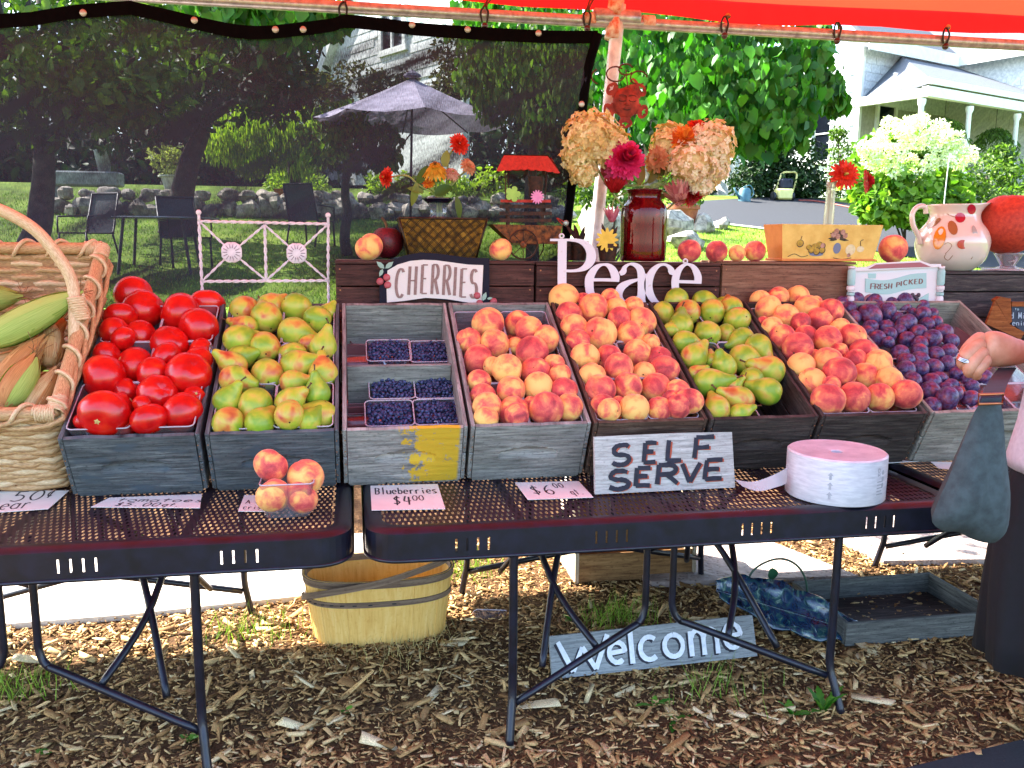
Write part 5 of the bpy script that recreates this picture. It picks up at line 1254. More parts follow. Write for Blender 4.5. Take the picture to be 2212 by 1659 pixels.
heap('peach', [(1115, 665, 190), (1310, 670, 160), (1380, 705, 165), (990, 780, 160), (1160, 795, 180), (1525, 765, 175), (1055, 900, 190), (1400, 850, 195), (1290, 810, 110), (1240, 960, 185), (1540, 930, 130), (1420, 975, 180), (1600, 1000, 150), (1060, 1040, 150), (1145, 940, 120), (1265, 1095, 180), (1440, 1075, 185), (1625, 1105, 175), (1085, 1130, 150), (1110, 1200, 175), (1280, 1235, 195), (1490, 1215, 205), (1675, 1205, 175), (1110, 1300, 150), (1390, 1185, 100), (1310, 1290, 150)],
     c5, 'c4', .235, 'blushed peach', 'crate next to the blueberries', 'peaches in the crate next to the blueberries', 14, .045, .14)
heap('peach', [(200, 180, 225), (385, 215, 160), (470, 250, 215), (600, 175, 145), (270, 310, 200), (290, 405, 200), (645, 260, 170), (680, 340, 195), (785, 240, 150), (890, 360, 215), (760, 460, 200), (520, 455, 255), (350, 520, 185), (815, 600, 215), (915, 530, 145), (395, 635, 215), (590, 640, 200), (670, 715, 220), (1000, 650, 190), (1115, 730, 220), (865, 770, 185), (460, 790, 205), (740, 865, 210), (525, 895, 230), (960, 880, 220), (1130, 910, 190), (1220, 980, 210), (545, 1025, 195), (790, 1035, 215), (985, 1045, 190), (1160, 1070, 180), (615, 1100, 180), (670, 1000, 120), (1080, 960, 130), (985, 770, 90)],
     cB, 'c5', .245, 'blushed peach', 'crate behind the self serve board', 'peaches in the crate behind the self serve board', 14, .045, .15)
P2 = [(1125, 180, 170, -120, 10), (985, 280, 160, -55, 10), (1210, 285, 190, 100, -60), (1330, 200, 170, -15, -10), (1485, 215, 110, 0, 0), (1400, 280, 190, 60, -50), (1590, 250, 170, 90, -50), (1625, 340, 190, 200, -60), (1155, 395, 190, 80, -30), (1370, 455, 190, 110, -55), (1510, 445, 140, -65, 15), (1640, 490, 170, -150, 10), (1180, 520, 180, -10, 0), (1770, 550, 190, -55, 30), (1255, 640, 200, 50, -20), (1400, 660, 120, 90, -40), (1500, 715, 180, 115, 5), (1640, 650, 220, -15, 5), (1910, 740, 215, 155, 5), (1710, 815, 185, 60, -65), (1370, 840, 225, 5, 0), (1270, 770, 130, 30, 0), (1620, 975, 215, 155, 0), (1440, 1045, 200, 100, -45), (1840, 905, 205, 160, -20), (1620, 1090, 150, 20, 0), (1560, 865, 130, 40, 0), (1040, 420, 110, 0, 0)]
heap('pear', P2, cB, 'c6', .235, 'green pear', 'crate between the peach crates', 'pears in the crate between the peach crates', 0, .042, .15, rscale=.97)
heap('peach', [(60, 200, 160), (205, 180, 175), (365, 170, 180), (125, 270, 215), (440, 270, 220), (270, 330, 195), (510, 220, 110), (640, 285, 190), (125, 420, 165), (390, 375, 150), (545, 360, 200), (230, 500, 205), (705, 430, 170), (430, 490, 170), (610, 515, 210), (815, 495, 205), (365, 585, 235), (395, 740, 215), (900, 630, 220), (705, 620, 140), (610, 700, 220), (830, 690, 190), (1030, 715, 215), (500, 660, 130), (705, 795, 250), (485, 865, 215), (910, 820, 210), (1110, 850, 200), (595, 1015, 255), (820, 995, 250), (1030, 990, 220), (1250, 965, 225), (640, 890, 140), (40, 390, 120)],
     cC, 'c7', .25, 'blushed peach', 'crate beside the plums', 'peaches in the crate beside the plums', 12, .046, .15)
PL = [(830, 185, 115), (725, 220, 100), (785, 265, 110), (850, 250, 80), (975, 220, 130), (1015, 255, 110), (1130, 225, 95), (1235, 205, 125), (960, 315, 155), (1100, 290, 125), (1225, 270, 110), (1380, 250, 100), (825, 335, 100), (900, 285, 90), (1180, 340, 80), (1300, 300, 80), (1385, 310, 110), (1460, 310, 90), (1250, 390, 140), (1415, 395, 110), (1490, 375, 95), (955, 420, 110), (1085, 415, 110), (1350, 465, 125), (1195, 450, 105), (930, 460, 100), (1015, 510, 120), (1110, 480, 110), (1250, 525, 125), (1105, 540, 90), (1465, 510, 130), (1555, 465, 130), (1620, 530, 110), (1360, 560, 120), (1200, 630, 125), (1360, 620, 120), (1490, 640, 120), (1595, 615, 115), (1250, 695, 125), (1360, 685, 130), (1245, 770, 140), (1365, 755, 120), (1480, 740, 120), (1585, 715, 110), (1665, 800, 110), (1300, 855, 130), (1510, 840, 120), (1455, 870, 140), (1440, 950, 155), (1620, 895, 110), (1570, 920, 100), (1580, 1000, 165), (1650, 960, 110), (1770, 1000, 125), (1460, 1060, 130), (1760, 850, 110), (1880, 830, 120), (1790, 900, 100)]
heap('plum', PL, cC, 'c8', .225, 'dusky plum', 'plum crate', 'plums in the crate by the hand', 10, .027, .15, rscale=1.1)

# ------------------------------------------------------------------ clear punnets
CLEAR = glass('clear_plastic', '#efe6ee', .08, .93); RIMC = glass('clear_rim', '#eadfe8', .15, .55)
REDP = glass('empty_plastic', '#d8a0a4', .12, .72)
def punnet(Tm, cx, cy, cz, w_, l_, h_, label, group, mat=CLEAR, rim=RIMC, rot=0.0):
    """tapered clear tub with ribs and a rolled rim; cz is the rim height in the frame Tm"""
    M3 = Tm @ Matrix.Translation((cx, cy, cz)) @ Matrix.Rotation(rot, 4, 'Z'); base = M3 @ V((0, 0, -h_))
    t = thing('punnet', label, 'punnet', base, group); n = 6
    def ringp(s, z, zig=0): return [V((x*s, y*s, z)) for x, y in rrect(-w_/2, w_/2, -l_/2, l_/2, .018, n)]
    a, b, c_ = ringp(1, 0), ringp(.86, -h_*.92), ringp(.8, -h_)
    m = len(a); mb = M(M3); mb.add(a+b+c_, [(r*m+i, r*m+(i+1) % m, (r+1)*m+(i+1) % m, (r+1)*m+i) for r in range(2) for i in range(m)]+[tuple(2*m+i for i in range(m))]); mb.build('tub', mat, t, True, 40)
    mb = M(M3); mb.tube(ringp(1.01, .001), .0028, 5, True); mb.build('rim', rim, t, True)
    return t
def crate_grid(cname, cols, rows, cz, what, where, h_=.10, skip=(), mat=CLEAR, y0=.03, y1=None, group=None):
    Tm, x0, x1 = CR_T[cname]; w_ = x1-x0-.036; l_ = (y1 or CL_-.03)-y0
    for j in range(rows):
        for i in range(cols):
            if (i, j) in skip: continue
            punnet(Tm, .018+w_*(i+.5)/cols, y0+l_*(j+.5)/rows, cz, w_/cols-.006, l_/rows-.008, h_, f'{what}, {["front","second","third","back"][j] if rows<4 or j<3 else "back"} row {["left","right","far right"][i]}, {where}', group or ('clear punnets in the '+where), mat)
crate_grid('c1', 2, 3, .262, 'clear tomato punnet', 'tomato crate', .12)
crate_grid('c2', 2, 3, .245, 'clear pear punnet', 'crate beside the tomatoes', .1)
crate_grid('c4', 2, 3, .225, 'clear peach punnet', 'crate next to the blueberries', .1)
crate_grid('c5', 2, 3, .235, 'clear peach punnet', 'crate behind the self serve board', .1)
crate_grid('c6', 2, 3, .225, 'clear pear punnet', 'crate between the peach crates', .1, skip=((1, 0),))
crate_grid('c7', 2, 3, .235, 'clear peach punnet', 'crate beside the plums', .1)
crate_grid('c8', 3, 4, .215, 'clear plum punnet', 'plum crate', .09, skip=((2, 3), (2, 2)))
Tm6 = CR_T['c6'][0]
punnet(Tm6, .31, .1, .1, .17, .15, .06, 'empty clear punnet in the bare corner of the pear crate', None, glass('empty_dark_plastic', '#a89aa8', .1, .8))
Tm8 = CR_T['c8'][0]
punnet(Tm8, .54, .62, .16, .19, .2, .08, 'empty reddish punnet leaning in the plum crate', None, REDP, REDP, .3)

# blueberries
Tm3 = CR_T['c3'][0]; inv3 = Tm3.inverted(); n3 = Tm3.to_3x3() @ V((0, 0, 1)); HB3 = .15
def on3(u, v, h): d = ray(*c5[0](u, v)); p0 = Tm3 @ V((0, 0, h)); return inv3 @ (CAMPOS+d*((p0-CAMPOS).dot(n3)/d.dot(n3)))
boxes = [(480, 838, 280, 'upper left'), (748, 845, 262, 'upper right'), (500, 1072, 285, 'middle left'), (785, 1070, 275, 'middle right'), (485, 1240, 305, 'lower left'), (788, 1232, 290, 'lower right')]
bpos = []
for k, (u, v, wpx, nm) in enumerate(boxes):
    q = on3(u, v, HB3); pw = wpx*c5[1]/F*((Tm3 @ q-CAMPOS).dot(CF)); pl_ = .15
    punnet(Tm3, q.x, q.y, HB3, pw, pl_, .06, f'clear blueberry punnet, {nm} of the six', 'blueberry punnets'); br = .0078
    nxb, nyb = int((pw-.016)/(br*1.85)), int((pl_-.016)/(br*1.7))
    for j in range(nyb):
        for i in range(nxb):
            fx = (i+.5+(.5 if j % 2 else 0)*.8-.2)/nxb-.5; fy = (j+.5)/nyb-.5
            z = HB3-.006+.016*(1-4*fx*fx)*(1-4*fy*fy)+random.uniform(-.006, .006)
            bpos.append((Tm3 @ V((q.x+fx*(pw-.02)+random.gauss(0, .0015), q.y+fy*(pl_-.02)+random.gauss(0, .0015), z)), br*random.uniform(.82, 1.12), nm, j))
    for q2 in range(70): bpos.append((Tm3 @ V((q.x+random.uniform(-.45, .45)*pw, q.y+random.uniform(-.45, .45)*pl_, HB3-.022)), br*1.1, nm, -1))
    for q2 in range(14):
        bpos.append((Tm3 @ V((q.x+random.uniform(-.35, .35)*pw, q.y+random.uniform(-.35, .35)*pl_, HB3+.014)), br, nm, 0))
random.shuffle(bpos); bpos.sort(key=lambda b: b[3] == -1)
ind, rest = bpos[:300], bpos[300:]
for p, r, nm, j in ind:
    o = link(BERRYM[0], 'blueberry', p, None, Euler((random.uniform(0, 6.3), random.gauss(0, .8), random.gauss(0, .8))).to_quaternion(), r); tag(o, f'small dusky blueberry in the {nm} blueberry punnet', 'blueberry', f'blueberries in the {nm} punnet')
bv = np.empty(len(BERRYM[0].vertices)*3, dtype=np.float32); BERRYM[0].vertices.foreach_get('co', bv); bv = bv.reshape(-1, 3)
bf = np.array([tuple(p.vertices) for p in BERRYM[0].polygons]); vs = []; fs = []
for i, (p, r, nm, j) in enumerate(rest):
    Rm = np.array(Euler((random.uniform(0, 6.3), random.gauss(0, .8), random.gauss(0, .8))).to_matrix()); vs.append((bv*r) @ Rm.T+np.array(tuple(p))); fs.append(bf+i*len(bv))
if rest:
    me = rawmesh('blueberries', np.concatenate(vs), np.concatenate(fs), simple('blueberry_mass', '#14162e', '#4a5280', 130, .55, src='Object'), True); tag(link(me, 'blueberry_heap'), 'remaining blueberries filling the six clear punnets', 'blueberries', kind='stuff')
for k, (u, v) in enumerate([(350, 745, ), (670, 745), (270, 860), (275, 1150), (270, 1250)]):
    q = on3(u, v, .07); punnet(Tm3, q.x, q.y, .07+.01*(k % 2), .15, .13, .05, ['empty red-tinted punnet at the back left of the blueberry crate', 'empty red-tinted punnet at the back right of the blueberry crate', 'empty red-tinted punnet beside the upper blueberries', 'empty red-tinted punnet beside the middle blueberries', 'empty red-tinted punnet beside the lower blueberries'][k], 'empty punnets in the blueberry crate', REDP, REDP)

# punnet with four peaches at the table edge
Tt = Matrix.Translation((0, 0, TZ)); cen = Zp(622, 1118, TZ); cx_, cy_ = cen.x, cen.y+.05
punnet(Tt, cx_, cy_, .115, .165, .15, .112, 'clear punnet holding four peaches at the table edge', None)
for (u, v, d, lab, dy) in [(585, 1005, 75, 'red and yellow peach at the top left of the four in the punnet', .03), (660, 1030, 78, 'round red-orange peach at the top right of the four in the punnet', .02), (590, 1070, 76, 'pale blushed peach at the lower left of the four in the punnet', -.035), (652, 1105, 74, 'low orange peach at the lower right of the four in the punnet', -.03)]:
    p = W(u, v, cy_+dy); r = d/2*((p-CAMPOS).dot(CF))/F; p.z = max(p.z, TZ+r+.004); put_fruit('peach', p, r, lab, 'four peaches in the front punnet')

# ================================================================== SIGNS AND LETTERING
# pen strokes of each character in a unit box (x right, y up)
def arc(cx, cy, rx, ry, a0, a1, n=9): return [(cx+rx*math.cos(rad(a0+(a1-a0)*i/(n-1))), cy+ry*math.sin(rad(a0+(a1-a0)*i/(n-1)))) for i in range(n)]
GL = {
 'A': [[(0, 0), (.5, 1)], [(.5, 1), (1, 0)], [(.2, .38), (.8, .38)]], 'B': [[(.1, 0), (.1, 1)], [(.1, 1)]+arc(.45, .76, .38, .24, 90, -90)+[(.1, .52)], [(.1, .52)]+arc(.45, .26, .45, .26, 90, -90)+[(.1, 0)]],
 'C': [arc(.55, .5, .5, .5, 50, 310, 13)], 'D': [[(.1, 0), (.1, 1)], [(.1, 1)]+arc(.4, .5, .55, .5, 90, -90)+[(.1, 0)]],
 'E': [[(.1, 0), (.1, 1)], [(.1, 1), (.9, 1)], [(.1, .52), (.75, .52)], [(.1, 0), (.95, 0)]], 'F': [[(.15, 0), (.15, 1)], [(.15, 1), (.95, 1)], [(.15, .52), (.8, .52)]],
 'H': [[(.1, 0), (.1, 1)], [(.9, 0), (.9, 1)], [(.1, .5), (.9, .5)]], 'I': [[(.5, 0), (.5, 1)]], 'K': [[(.1, 0), (.1, 1)], [(.9, 1), (.15, .45)], [(.35, .58), (.95, 0)]],
 'L': [[(.15, 1), (.15, 0)], [(.15, 0), (.9, 0)]], 'M': [[(.05, 0), (.1, 1)], [(.1, 1), (.5, .2)], [(.5, .2), (.9, 1)], [(.9, 1), (.95, 0)]], 'P': [[(.1, 0), (.1, 1)], [(.1, 1)]+arc(.45, .74, .42, .26, 90, -90)+[(.1, .48)]],
 'R': [[(.1, 0), (.1, 1)], [(.1, 1)]+arc(.45, .75, .4, .25, 90, -90)+[(.1, .5)], [(.45, .5), (.95, 0)]], 'S': [arc(.5, .74, .38, .25, 40, 250, 9)+arc(.5, .26, .42, .26, 80, -150, 9)],
 'V': [[(.05, 1), (.5, 0)], [(.5, 0), (.95, 1)]], 'W': [[(0, 1), (.27, 0)], [(.27, 0), (.5, .75)], [(.5, .75), (.75, 0)], [(.75, 0), (1.05, 1.08)]], 'N': [[(.1, 0), (.1, 1)], [(.1, 1), (.9, 0)], [(.9, 0), (.9, 1)]],
 'a': [arc(.45, .3, .4, .3, 40, 320, 11), [(.85, .6), (.85, 0)]], 'e': [[(.1, .3), (.85, .34)], [(.85, .34)]+arc(.47, .31, .4, .31, 10, 310, 12)], 'l': [[(.5, 1.1), (.5, -.02)]], 'c': [arc(.5, .3, .42, .32, 50, 310, 11)],
 'o': [arc(.5, .3, .42, .31, 90, 450, 15)], 'm': [[(.05, .62), (.05, 0)], [(.05, .4)]+arc(.28, .42, .2, .2, 160, 0, 7)+[(.48, 0)], [(.48, .4)]+arc(.72, .42, .22, .2, 160, 0, 7)+[(.94, 0)]],
 'r': [[(.2, .6), (.2, 0)], [(.2, .4), (.5, .6), (.8, .55)]], 'u': [[(.1, .6), (.12, .15), (.45, 0), (.8, .15), (.85, .6)], [(.85, .6), (.88, 0)]], 'b': [[(.15, 1), (.15, 0)], [(.15, .45)]+arc(.48, .3, .38, .29, 130, -150, 10)],
 's': [[(.8, .55), (.45, .62), (.2, .47), (.5, .32), (.78, .16), (.5, 0), (.15, .06)]], 'i': [[(.5, .55), (.5, 0)], [(.5, .78), (.5, .86)]], 't': [[(.45, .95), (.5, 0)], [(.1, .65), (.9, .68)]], 'q': [arc(.45, .32, .36, .28, 40, 320, 10), [(.82, .6), (.82, -.35)]],
 'p': [[(.15, .6), (.15, -.35)], [(.15, .4)]+arc(.5, .3, .35, .3, 150, -150, 10)], 'v': [[(.1, .6), (.45, 0), (.85, .6)]], 'n': [[(.12, .6), (.12, 0)], [(.12, .4)]+arc(.5, .38, .36, .22, 150, 0, 7)+[(.86, 0)]], 'd': [arc(.45, .3, .38, .29, 40, 320, 10), [(.83, 1), (.83, 0)]],
 '5': [[(.85, 1), (.25, 1)], [(.25, 1), (.18, .58)], [(.18, .58), (.5, .64), (.85, .45), (.8, .12), (.45, 0), (.1, .1)]], '0': [arc(.5, .5, .4, .5, 90, 450, 17)], '6': [[(.75, 1), (.35, .75), (.15, .35), (.3, .04), (.65, 0), (.88, .25), (.65, .48), (.3, .4), (.17, .25)]], '4': [[(.3, 1), (.1, .42), (.9, .45)], [(.65, .9), (.62, 0)]],
 '$': [[(.8, .8), (.5, .9), (.2, .72), (.5, .5), (.8, .28), (.5, .1), (.15, .2)], [(.5, 1.05), (.5, -.05)]], '¢': [arc(.5, .45, .35, .3, 50, 310, 9), [(.6, .95), (.4, -.05)]], '.': [[(.4, 0), (.6, .05)]], '-': [[(.1, .4), (.9, .4)]], "'": [[(.5, 1), (.45, .8)]],
}
def nib(pts, wmin, wmax, ang):
    """width of a broad pen held at an angle"""
    n = len(pts); out = []
    for i, (x, y) in enumerate(pts):
        a, b = pts[max(i-1, 0)], pts[min(i+1, n-1)]; d = math.atan2(b[1]-a[1], b[0]-a[0]); out.append((x, y, wmin+(wmax-wmin)*abs(math.sin(d-ang))))
    return out
def glyph(mb, ch, x, y, w_, h_, fn, thick, th=.0012, lift=0.0, slant=0.0, pen=None, jit=0.0):
    for k, st in enumerate(GL.get(ch, [])):
        j = lambda: random.uniform(-jit, jit)
        p = [(x+a*w_+b*h_*slant+j(), y+b*h_+j()) for a, b in st]
        if len(p) == 2: p = [p[0], ((p[0][0]+p[1][0])/2+j(), (p[0][1]+p[1][1])/2+j()), p[1]]
        else: p = smoothpts(p, 3)
        q = nib(p, thick*pen[0], thick, pen[1]) if pen else [(a, b, thick*random.uniform(.85, 1.1)) for a, b in p]
        mb.ribbon(q, fn, th, lift+k*.00015)
def word(parent, txt, boxes, fn, thick, mat, name='letter', **kw):
    """each letter its own mesh; boxes: (x, y, w, h) per letter in the sign's plane"""
    for ch, bx in zip(txt, boxes):
        if ch == ' ': continue
        mb = M(); glyph(mb, ch, *bx, fn, thick, **kw); mb.build(name, mat, parent)
def line(parent, txt, x, y, adv, w_, h_, fn, thick, mat, rise=0.0, name='lettering', **kw):
    mb = M()
    for i, ch in enumerate(txt): glyph(mb, ch, x+i*adv, y+i*adv*rise, w_, h_, fn, thick, **kw)
    o = mb.build(name, mat, parent); return o
def plane(o, ex, ey):
    ex, ey = ex.normalized(), ey.normalized(); nz_ = ex.cross(ey)
    if nz_.dot(CAMPOS-o) < 0: nz_ = -nz_
    return lambda x, y, d=0.0: o+ex*x+ey*y+nz_*d
INK = simple('black_paint', '#12121c', '#20202c', 60, .7); INKB = simple('blue_black_paint', '#14141f', '#232333', 60, .75)

# ---- SELF SERVE board leaning on the crate
pa, pb, pc = W(1283, 1065, 2.97), W(1588, 1052, 2.97), W(1283, 930, 3.02)
pa.z = TZ+.004; pb.z = TZ+.004
pa, pb = Zp(1286, 1068, TZ+.004), Zp(1588, 1053, TZ+.004)
ex = (pb-pa); wS = ex.length; up_ = V((0, .22, 1)).normalized(); up_ = (up_-ex.normalized()*up_.dot(ex.normalized())).normalized()
hS = .205; t = thing('self_serve_board', 'weathered board hand-lettered SELF SERVE in black', 'sign', (pa+pb)/2)
fs_ = plane(pa, ex, up_)
mb = M(); off = 3.0; out = [(0, 0), (wS, 0), (wS*.995, hS*.98), (wS*.6, hS*1.0), (0.004, hS*.985)]; mb.prism(out, lambda x, y, d: fs_(x, y, -d), .016); mb.lp = [(a[0]+off, a[1]+off, a[2]) for a in mb.lp]
mb.build('board', wood('pale_sign_board', '#7a7672', '#b3aea9', '#d6d1cc', stain=.8, gscale=1.3), t)
RED = simple('red_underpaint', '#a8492f', None, 5, .8)
k = wS/635.0                                             # detail coordinates: board 0..635 wide, 390 tall
def bxs(lst): return [(x0*k, (300-y1)/310*hS, (x1-x0)*k, (y1-y0)/310*hS) for x0, y0, x1, y1 in lst]
S1 = bxs([(68, 42, 160, 150), (212, 38, 275, 142), (312, 30, 400, 140), (435, 18, 535, 132)]); S2 = bxs([(48, 180, 155, 278), (172, 172, 245, 265), (265, 160, 372, 262), (378, 158, 470, 258), (485, 145, 578, 248)])
for sh, mt, lf, tk in (((.006, -.003), RED, .0006, .014), ((0, 0), INKB, .0016, .017)):
    word(t, 'SELF', [(a+sh[0], b+sh[1], c_, d) for a, b, c_, d in S1], fs_, tk, mt, 'letter', lift=lf, slant=.16, jit=.0015)
    word(t, 'SERVE', [(a+sh[0], b+sh[1], c_, d) for a, b, c_, d in S2], fs_, tk, mt, 'letter', lift=lf, slant=.16, jit=.0015)

# ---- Welcome board on the mulch
pa, pb = W(1195, 1468, 2.86), W(1637, 1415, 2.78); dz = Zp(1195, 1468, .02); pa, pb = Zp(1193, 1468, .015), Zp(1636, 1417, .015+.02)
ex = pb-pa; wS = ex.length; up_ = V((0, .35, 1)).normalized(); up_ = (up_-ex.normalized()*up_.dot(ex.normalized())).normalized(); hS = .155
t = thing('welcome_board', 'grey board painted Welcome in white leaning under the table', 'sign', (pa+pb)/2); fw = plane(pa, ex, up_)
mb = M(); mb.prism([(0, 0), (wS, 0), (wS*1.0, hS), (0.002, hS)], lambda x, y, d: fw(x, y, -d), .02); mb.lp = [(a[0]+7, a[1]+7, a[2]) for a in mb.lp]; mb.build('board', wood('grey_sign_board', '#55595c', '#858a8c', '#a7abab', stain=.85, gscale=1.2), t)
WPNT = simple('white_lettering', '#c9ced6', '#dfe3ea', 60, .7)
kx = wS/1780; ky = hS/300
LB = [(70, 15, 400, 215), (480, 40, 170, 230), (655, 20, 60, 210), (745, 40, 190, 250), (955, 40, 190, 250), (1190, 20, 260, 290), (1490, 55, 185, 280)]
for sh, mt, lf in (((-.008, -.006), INKB, .0006), ((0, 0), WPNT, .0018)):
    word(t, 'Welcome', [(x*kx+sh[0], (y*.8+(28 if ch in 'W' else 36))*ky+sh[1], w_*kx, h_*ky*1.0) for ch, (x, y, w_, h_) in zip('Welcome', LB)], fw, .0185, mt, 'letter', lift=lf)

# ---- CHERRIES sign on the red-brown box
yS = BY-.012; cc = crop(1050, 760, 750)
def Cq(u, v, d=0.0):
    a = W(*cc[0](u, v), yS); return V((a.x, yS-d, a.z))
t = thing('cherries_sign', 'arched wooden CHERRIES sign with a black frame and painted cherries', 'sign', Cq(990, 610))
BF = wood('black_frame_paint', '#0d0c16', '#181626', '#2a2638', stain=.8); CREAM = simple('distressed_cream', '#b8a9a4', '#d9cdc8', 50, .8, .3, stretch=(2, .5, 1), lo=.25, hi=.5)
outer = [(470, 605), (470, 470), (490, 290)]+[(590, 210), (700, 160), (850, 132), (1000, 140), (1150, 160), (1300, 180), (1500, 185)]+[(1500, 400), (1500, 600), (1300, 610), (1100, 580), (900, 560), (700, 590)]
mb = M(); mb.prism(outer, lambda u, v, d: Cq(u, v, d), .012); mb.build('frame', BF, t)
inner = [(540, 600), (535, 450), (545, 300)]+[(640, 245), (760, 210), (880, 200), (1000, 205), (1150, 225), (1300, 245), (1442, 250)]+[(1435, 400), (1425, 600), (1300, 600), (1100, 568), (900, 556), (700, 585)]
mb = M(); mb.prism(inner, lambda u, v, d: Cq(u, v, .0125+d), .004); mb.build('panel', CREAM, t)
LET = simple('brown_lettering', '#6d4f4a', '#8d706a', 90, .8, lo=.2, hi=.6)
fC = lambda x, y, d=0.0: Cq(x, -y, .017+d)
for ch, (x0, x1, yt, yb) in zip('CHERRIES', [(615, 695, 285, 552), (735, 810, 262, 528), (855, 915, 248, 515), (952, 1020, 245, 522), (1060, 1130, 252, 530), (1150, 1190, 268, 535), (1222, 1282, 285, 548), (1312, 1380, 290, 555)]):
    mb = M(); glyph(mb, ch, x0, -yb, x1-x0, yb-yt, fC, 28, .0015, 0, .05, (.5, 0.0)); mb.build('letter', LET, t)
CH_R = simple('painted_cherry', '#8a2c34', '#b05058', 40, .6); CH_L = simple('painted_leaf', '#6f8a7c', '#9fb5a6', 30, .7)
for (u, v) in [(475, 402), (537, 365), (545, 435), (1383, 535), (1537, 588), (1405, 605)]:
    mb = M(); q = Cq(u, v, .02); mb.sphere(q, .0155, 14, 8, (1, .45, 1)); mb.build('cherry', CH_R, t, True)
for (u, v, a, l) in [(480, 250, 2.4, 95), (560, 250, .7, 95), (485, 320, -2.0, 75), (1450, 545, 1.2, 85), (1500, 560, .2, 50)]:
    mb = M(); ca, sa = math.cos(a), math.sin(a); pts = [(u+(x*ca-y*sa)*l, v-(x*sa+y*ca)*l) for x, y in [(-.5, 0), (-.2, .22), (.15, .22), (.55, 0), (.15, -.22), (-.2, -.22)]]; mb.prism(pts, lambda u, v, d: Cq(u, v, .018+d), .004); mb.build('leaf', CH_L, t)

# ---- Peace letters, cut metal
cp = crop(1730, 730, 550); yP = 3.775
def Pq(u, v, d=0.0): a = W(*cp[0](u, v), yP); return V((a.x, yP-d, a.z))
t = thing('peace_letters', 'white cut-metal word Peace propped on the fruit', 'sign', Pq(1050, 960)); PW = simple('white_enamel_rusty', '#b08a70', '#cdc2ca', 34, .5, .1, lo=.22, hi=.36)
fP = lambda x, y, d=0.0: Pq(x, y, d)
PE = {'P': [[(250, 128, 112), (247, 300, 112), (245, 520, 112), (245, 720, 112), (245, 990, 112)], [(92, 140, 32), (260, 140, 32), (430, 138, 34)], [(330, 140, 32), (450, 150, 50), (540, 190, 84), (600, 260, 112), (620, 340, 122), (600, 420, 112), (540, 490, 80), (460, 525, 45), (380, 536, 35), (285, 535, 35)]],
 'e': [[(620, 652, 40), (760, 650, 40), (975, 656, 42)], [(925, 670, 100), (925, 600, 108), (890, 520, 92), (840, 470, 60), (780, 455, 32), (715, 472, 50), (650, 530, 85), (600, 620, 108), (592, 710, 112), (602, 800, 105), (640, 880, 95), (710, 960, 70), (800, 1000, 40)]],
 'a': [[(985, 575, 50), (1030, 545, 75), (1050, 490, 50), (1110, 450, 30), (1180, 460, 55), (1240, 510, 85), (1262, 600, 98), (1265, 760, 100), (1262, 900, 98), (1300, 970, 70), (1360, 985, 40)], [(1220, 648, 32), (1110, 680, 60), (1010, 740, 95), (970, 820, 100), (985, 890, 85), (1050, 935, 45), (1130, 925, 35), (1215, 875, 40)]],
 'c': [[(1640, 585, 45), (1648, 545, 85), (1620, 490, 55), (1560, 455, 32), (1480, 470, 48), (1400, 550, 85), (1355, 660, 105), (1352, 760, 105), (1385, 860, 95), (1450, 940, 70), (1540, 985, 40)]],
 'E': [[(1690, 672, 38), (1850, 676, 40), (2030, 682, 42)], [(1985, 695, 88), (1985, 610, 92), (1955, 530, 80), (1910, 475, 55), (1850, 452, 32), (1790, 475, 48), (1730, 545, 80), (1698, 640, 95), (1695, 740, 92), (1715, 840, 85), (1770, 930, 65), (1850, 985, 40)]]}
for nm, sts in PE.items():
    mb = M()
    for k, st in enumerate(sts): mb.ribbon(smoothpts(st, 5), fP, .005, k*.0004)
    mb.build('letter', PW, t)
for (u, v) in [(240, 90), (1825, 412)]:
    mb = M(); mb.tube([Pq(u+26*math.cos(a), v+26*math.sin(a), .003) for a in np.linspace(0, 2*math.pi, 17)[:-1]], .004, 6, True); mb.build('ring', PW, t, True)
mb = M(); mb.ribbon([(1330, 590, 40), (1300, 600, 40)], fP, .004, .0002); mb.build('joining_strip', PW, t)

# ---- FRESH PICKED sign
cf = crop(2664, 700, 600); yF = 3.778
def Fq(u, v, d=0.0): a = W(*cf[0](u, v), yF); return V((a.x, yF-d, a.z))
t = thing('fresh_picked_sign', 'white and aqua FRESH PICKED plaque with turned side posts', 'sign', Fq(660, 1080)); FW = simple('plaque_white', '#cfc3c6', '#ded4d6', 20, .6); AQ = simple('plaque_aqua', '#8fb0ae', '#a5c1be', 20, .6)
ROSE = simple('plaque_rose', '#8e4a52', '#a35c62', 20, .6)
mb = M(); mb.prism([(170, 1080), (180, 560), (1205, 520), (1185, 1080)], lambda u, v, d: Fq(u, v, d), .012); mb.build('panel', FW, t)
mb = M(); mb.prism([(180, 600), (200, 560), (330, 555), (440, 510), (960, 480), (1070, 520), (1200, 520), (1200, 555), (200, 605)], lambda u, v, d: Fq(u, v, .0125+d), .012); mb.build('pediment', FW, t)
mb = M(); mb.prism([(345, 578), (440, 525), (950, 500), (1075, 552)], lambda u, v, d: Fq(u, v, .025+d), .002); mb.build('pediment_inlay', ROSE, t)
for (xt, xb) in ((165, 140), (1215, 1180)):
    for (v0, v1, r, mt) in [(545, 575, 40, FW), (580, 770, 46, AQ), (775, 825, 50, FW), (826, 845, 40, FW), (850, 890, 46, AQ), (895, 1080, 44, FW)]:
        mb = M(); f0, f1 = (v0-545)/535, (v1-545)/535; a, b = Fq(xt+(xb-xt)*f0, v0, .018), Fq(xt+(xb-xt)*f1, v1, .018); rr = r*cf[1]/F*4.0
        mb.tube([a, a.lerp(b, .12), a.lerp(b, .88), b], [rr*.82, rr, rr, rr*.82], 12); mb.build('turned_post', mt, t, True, 40)
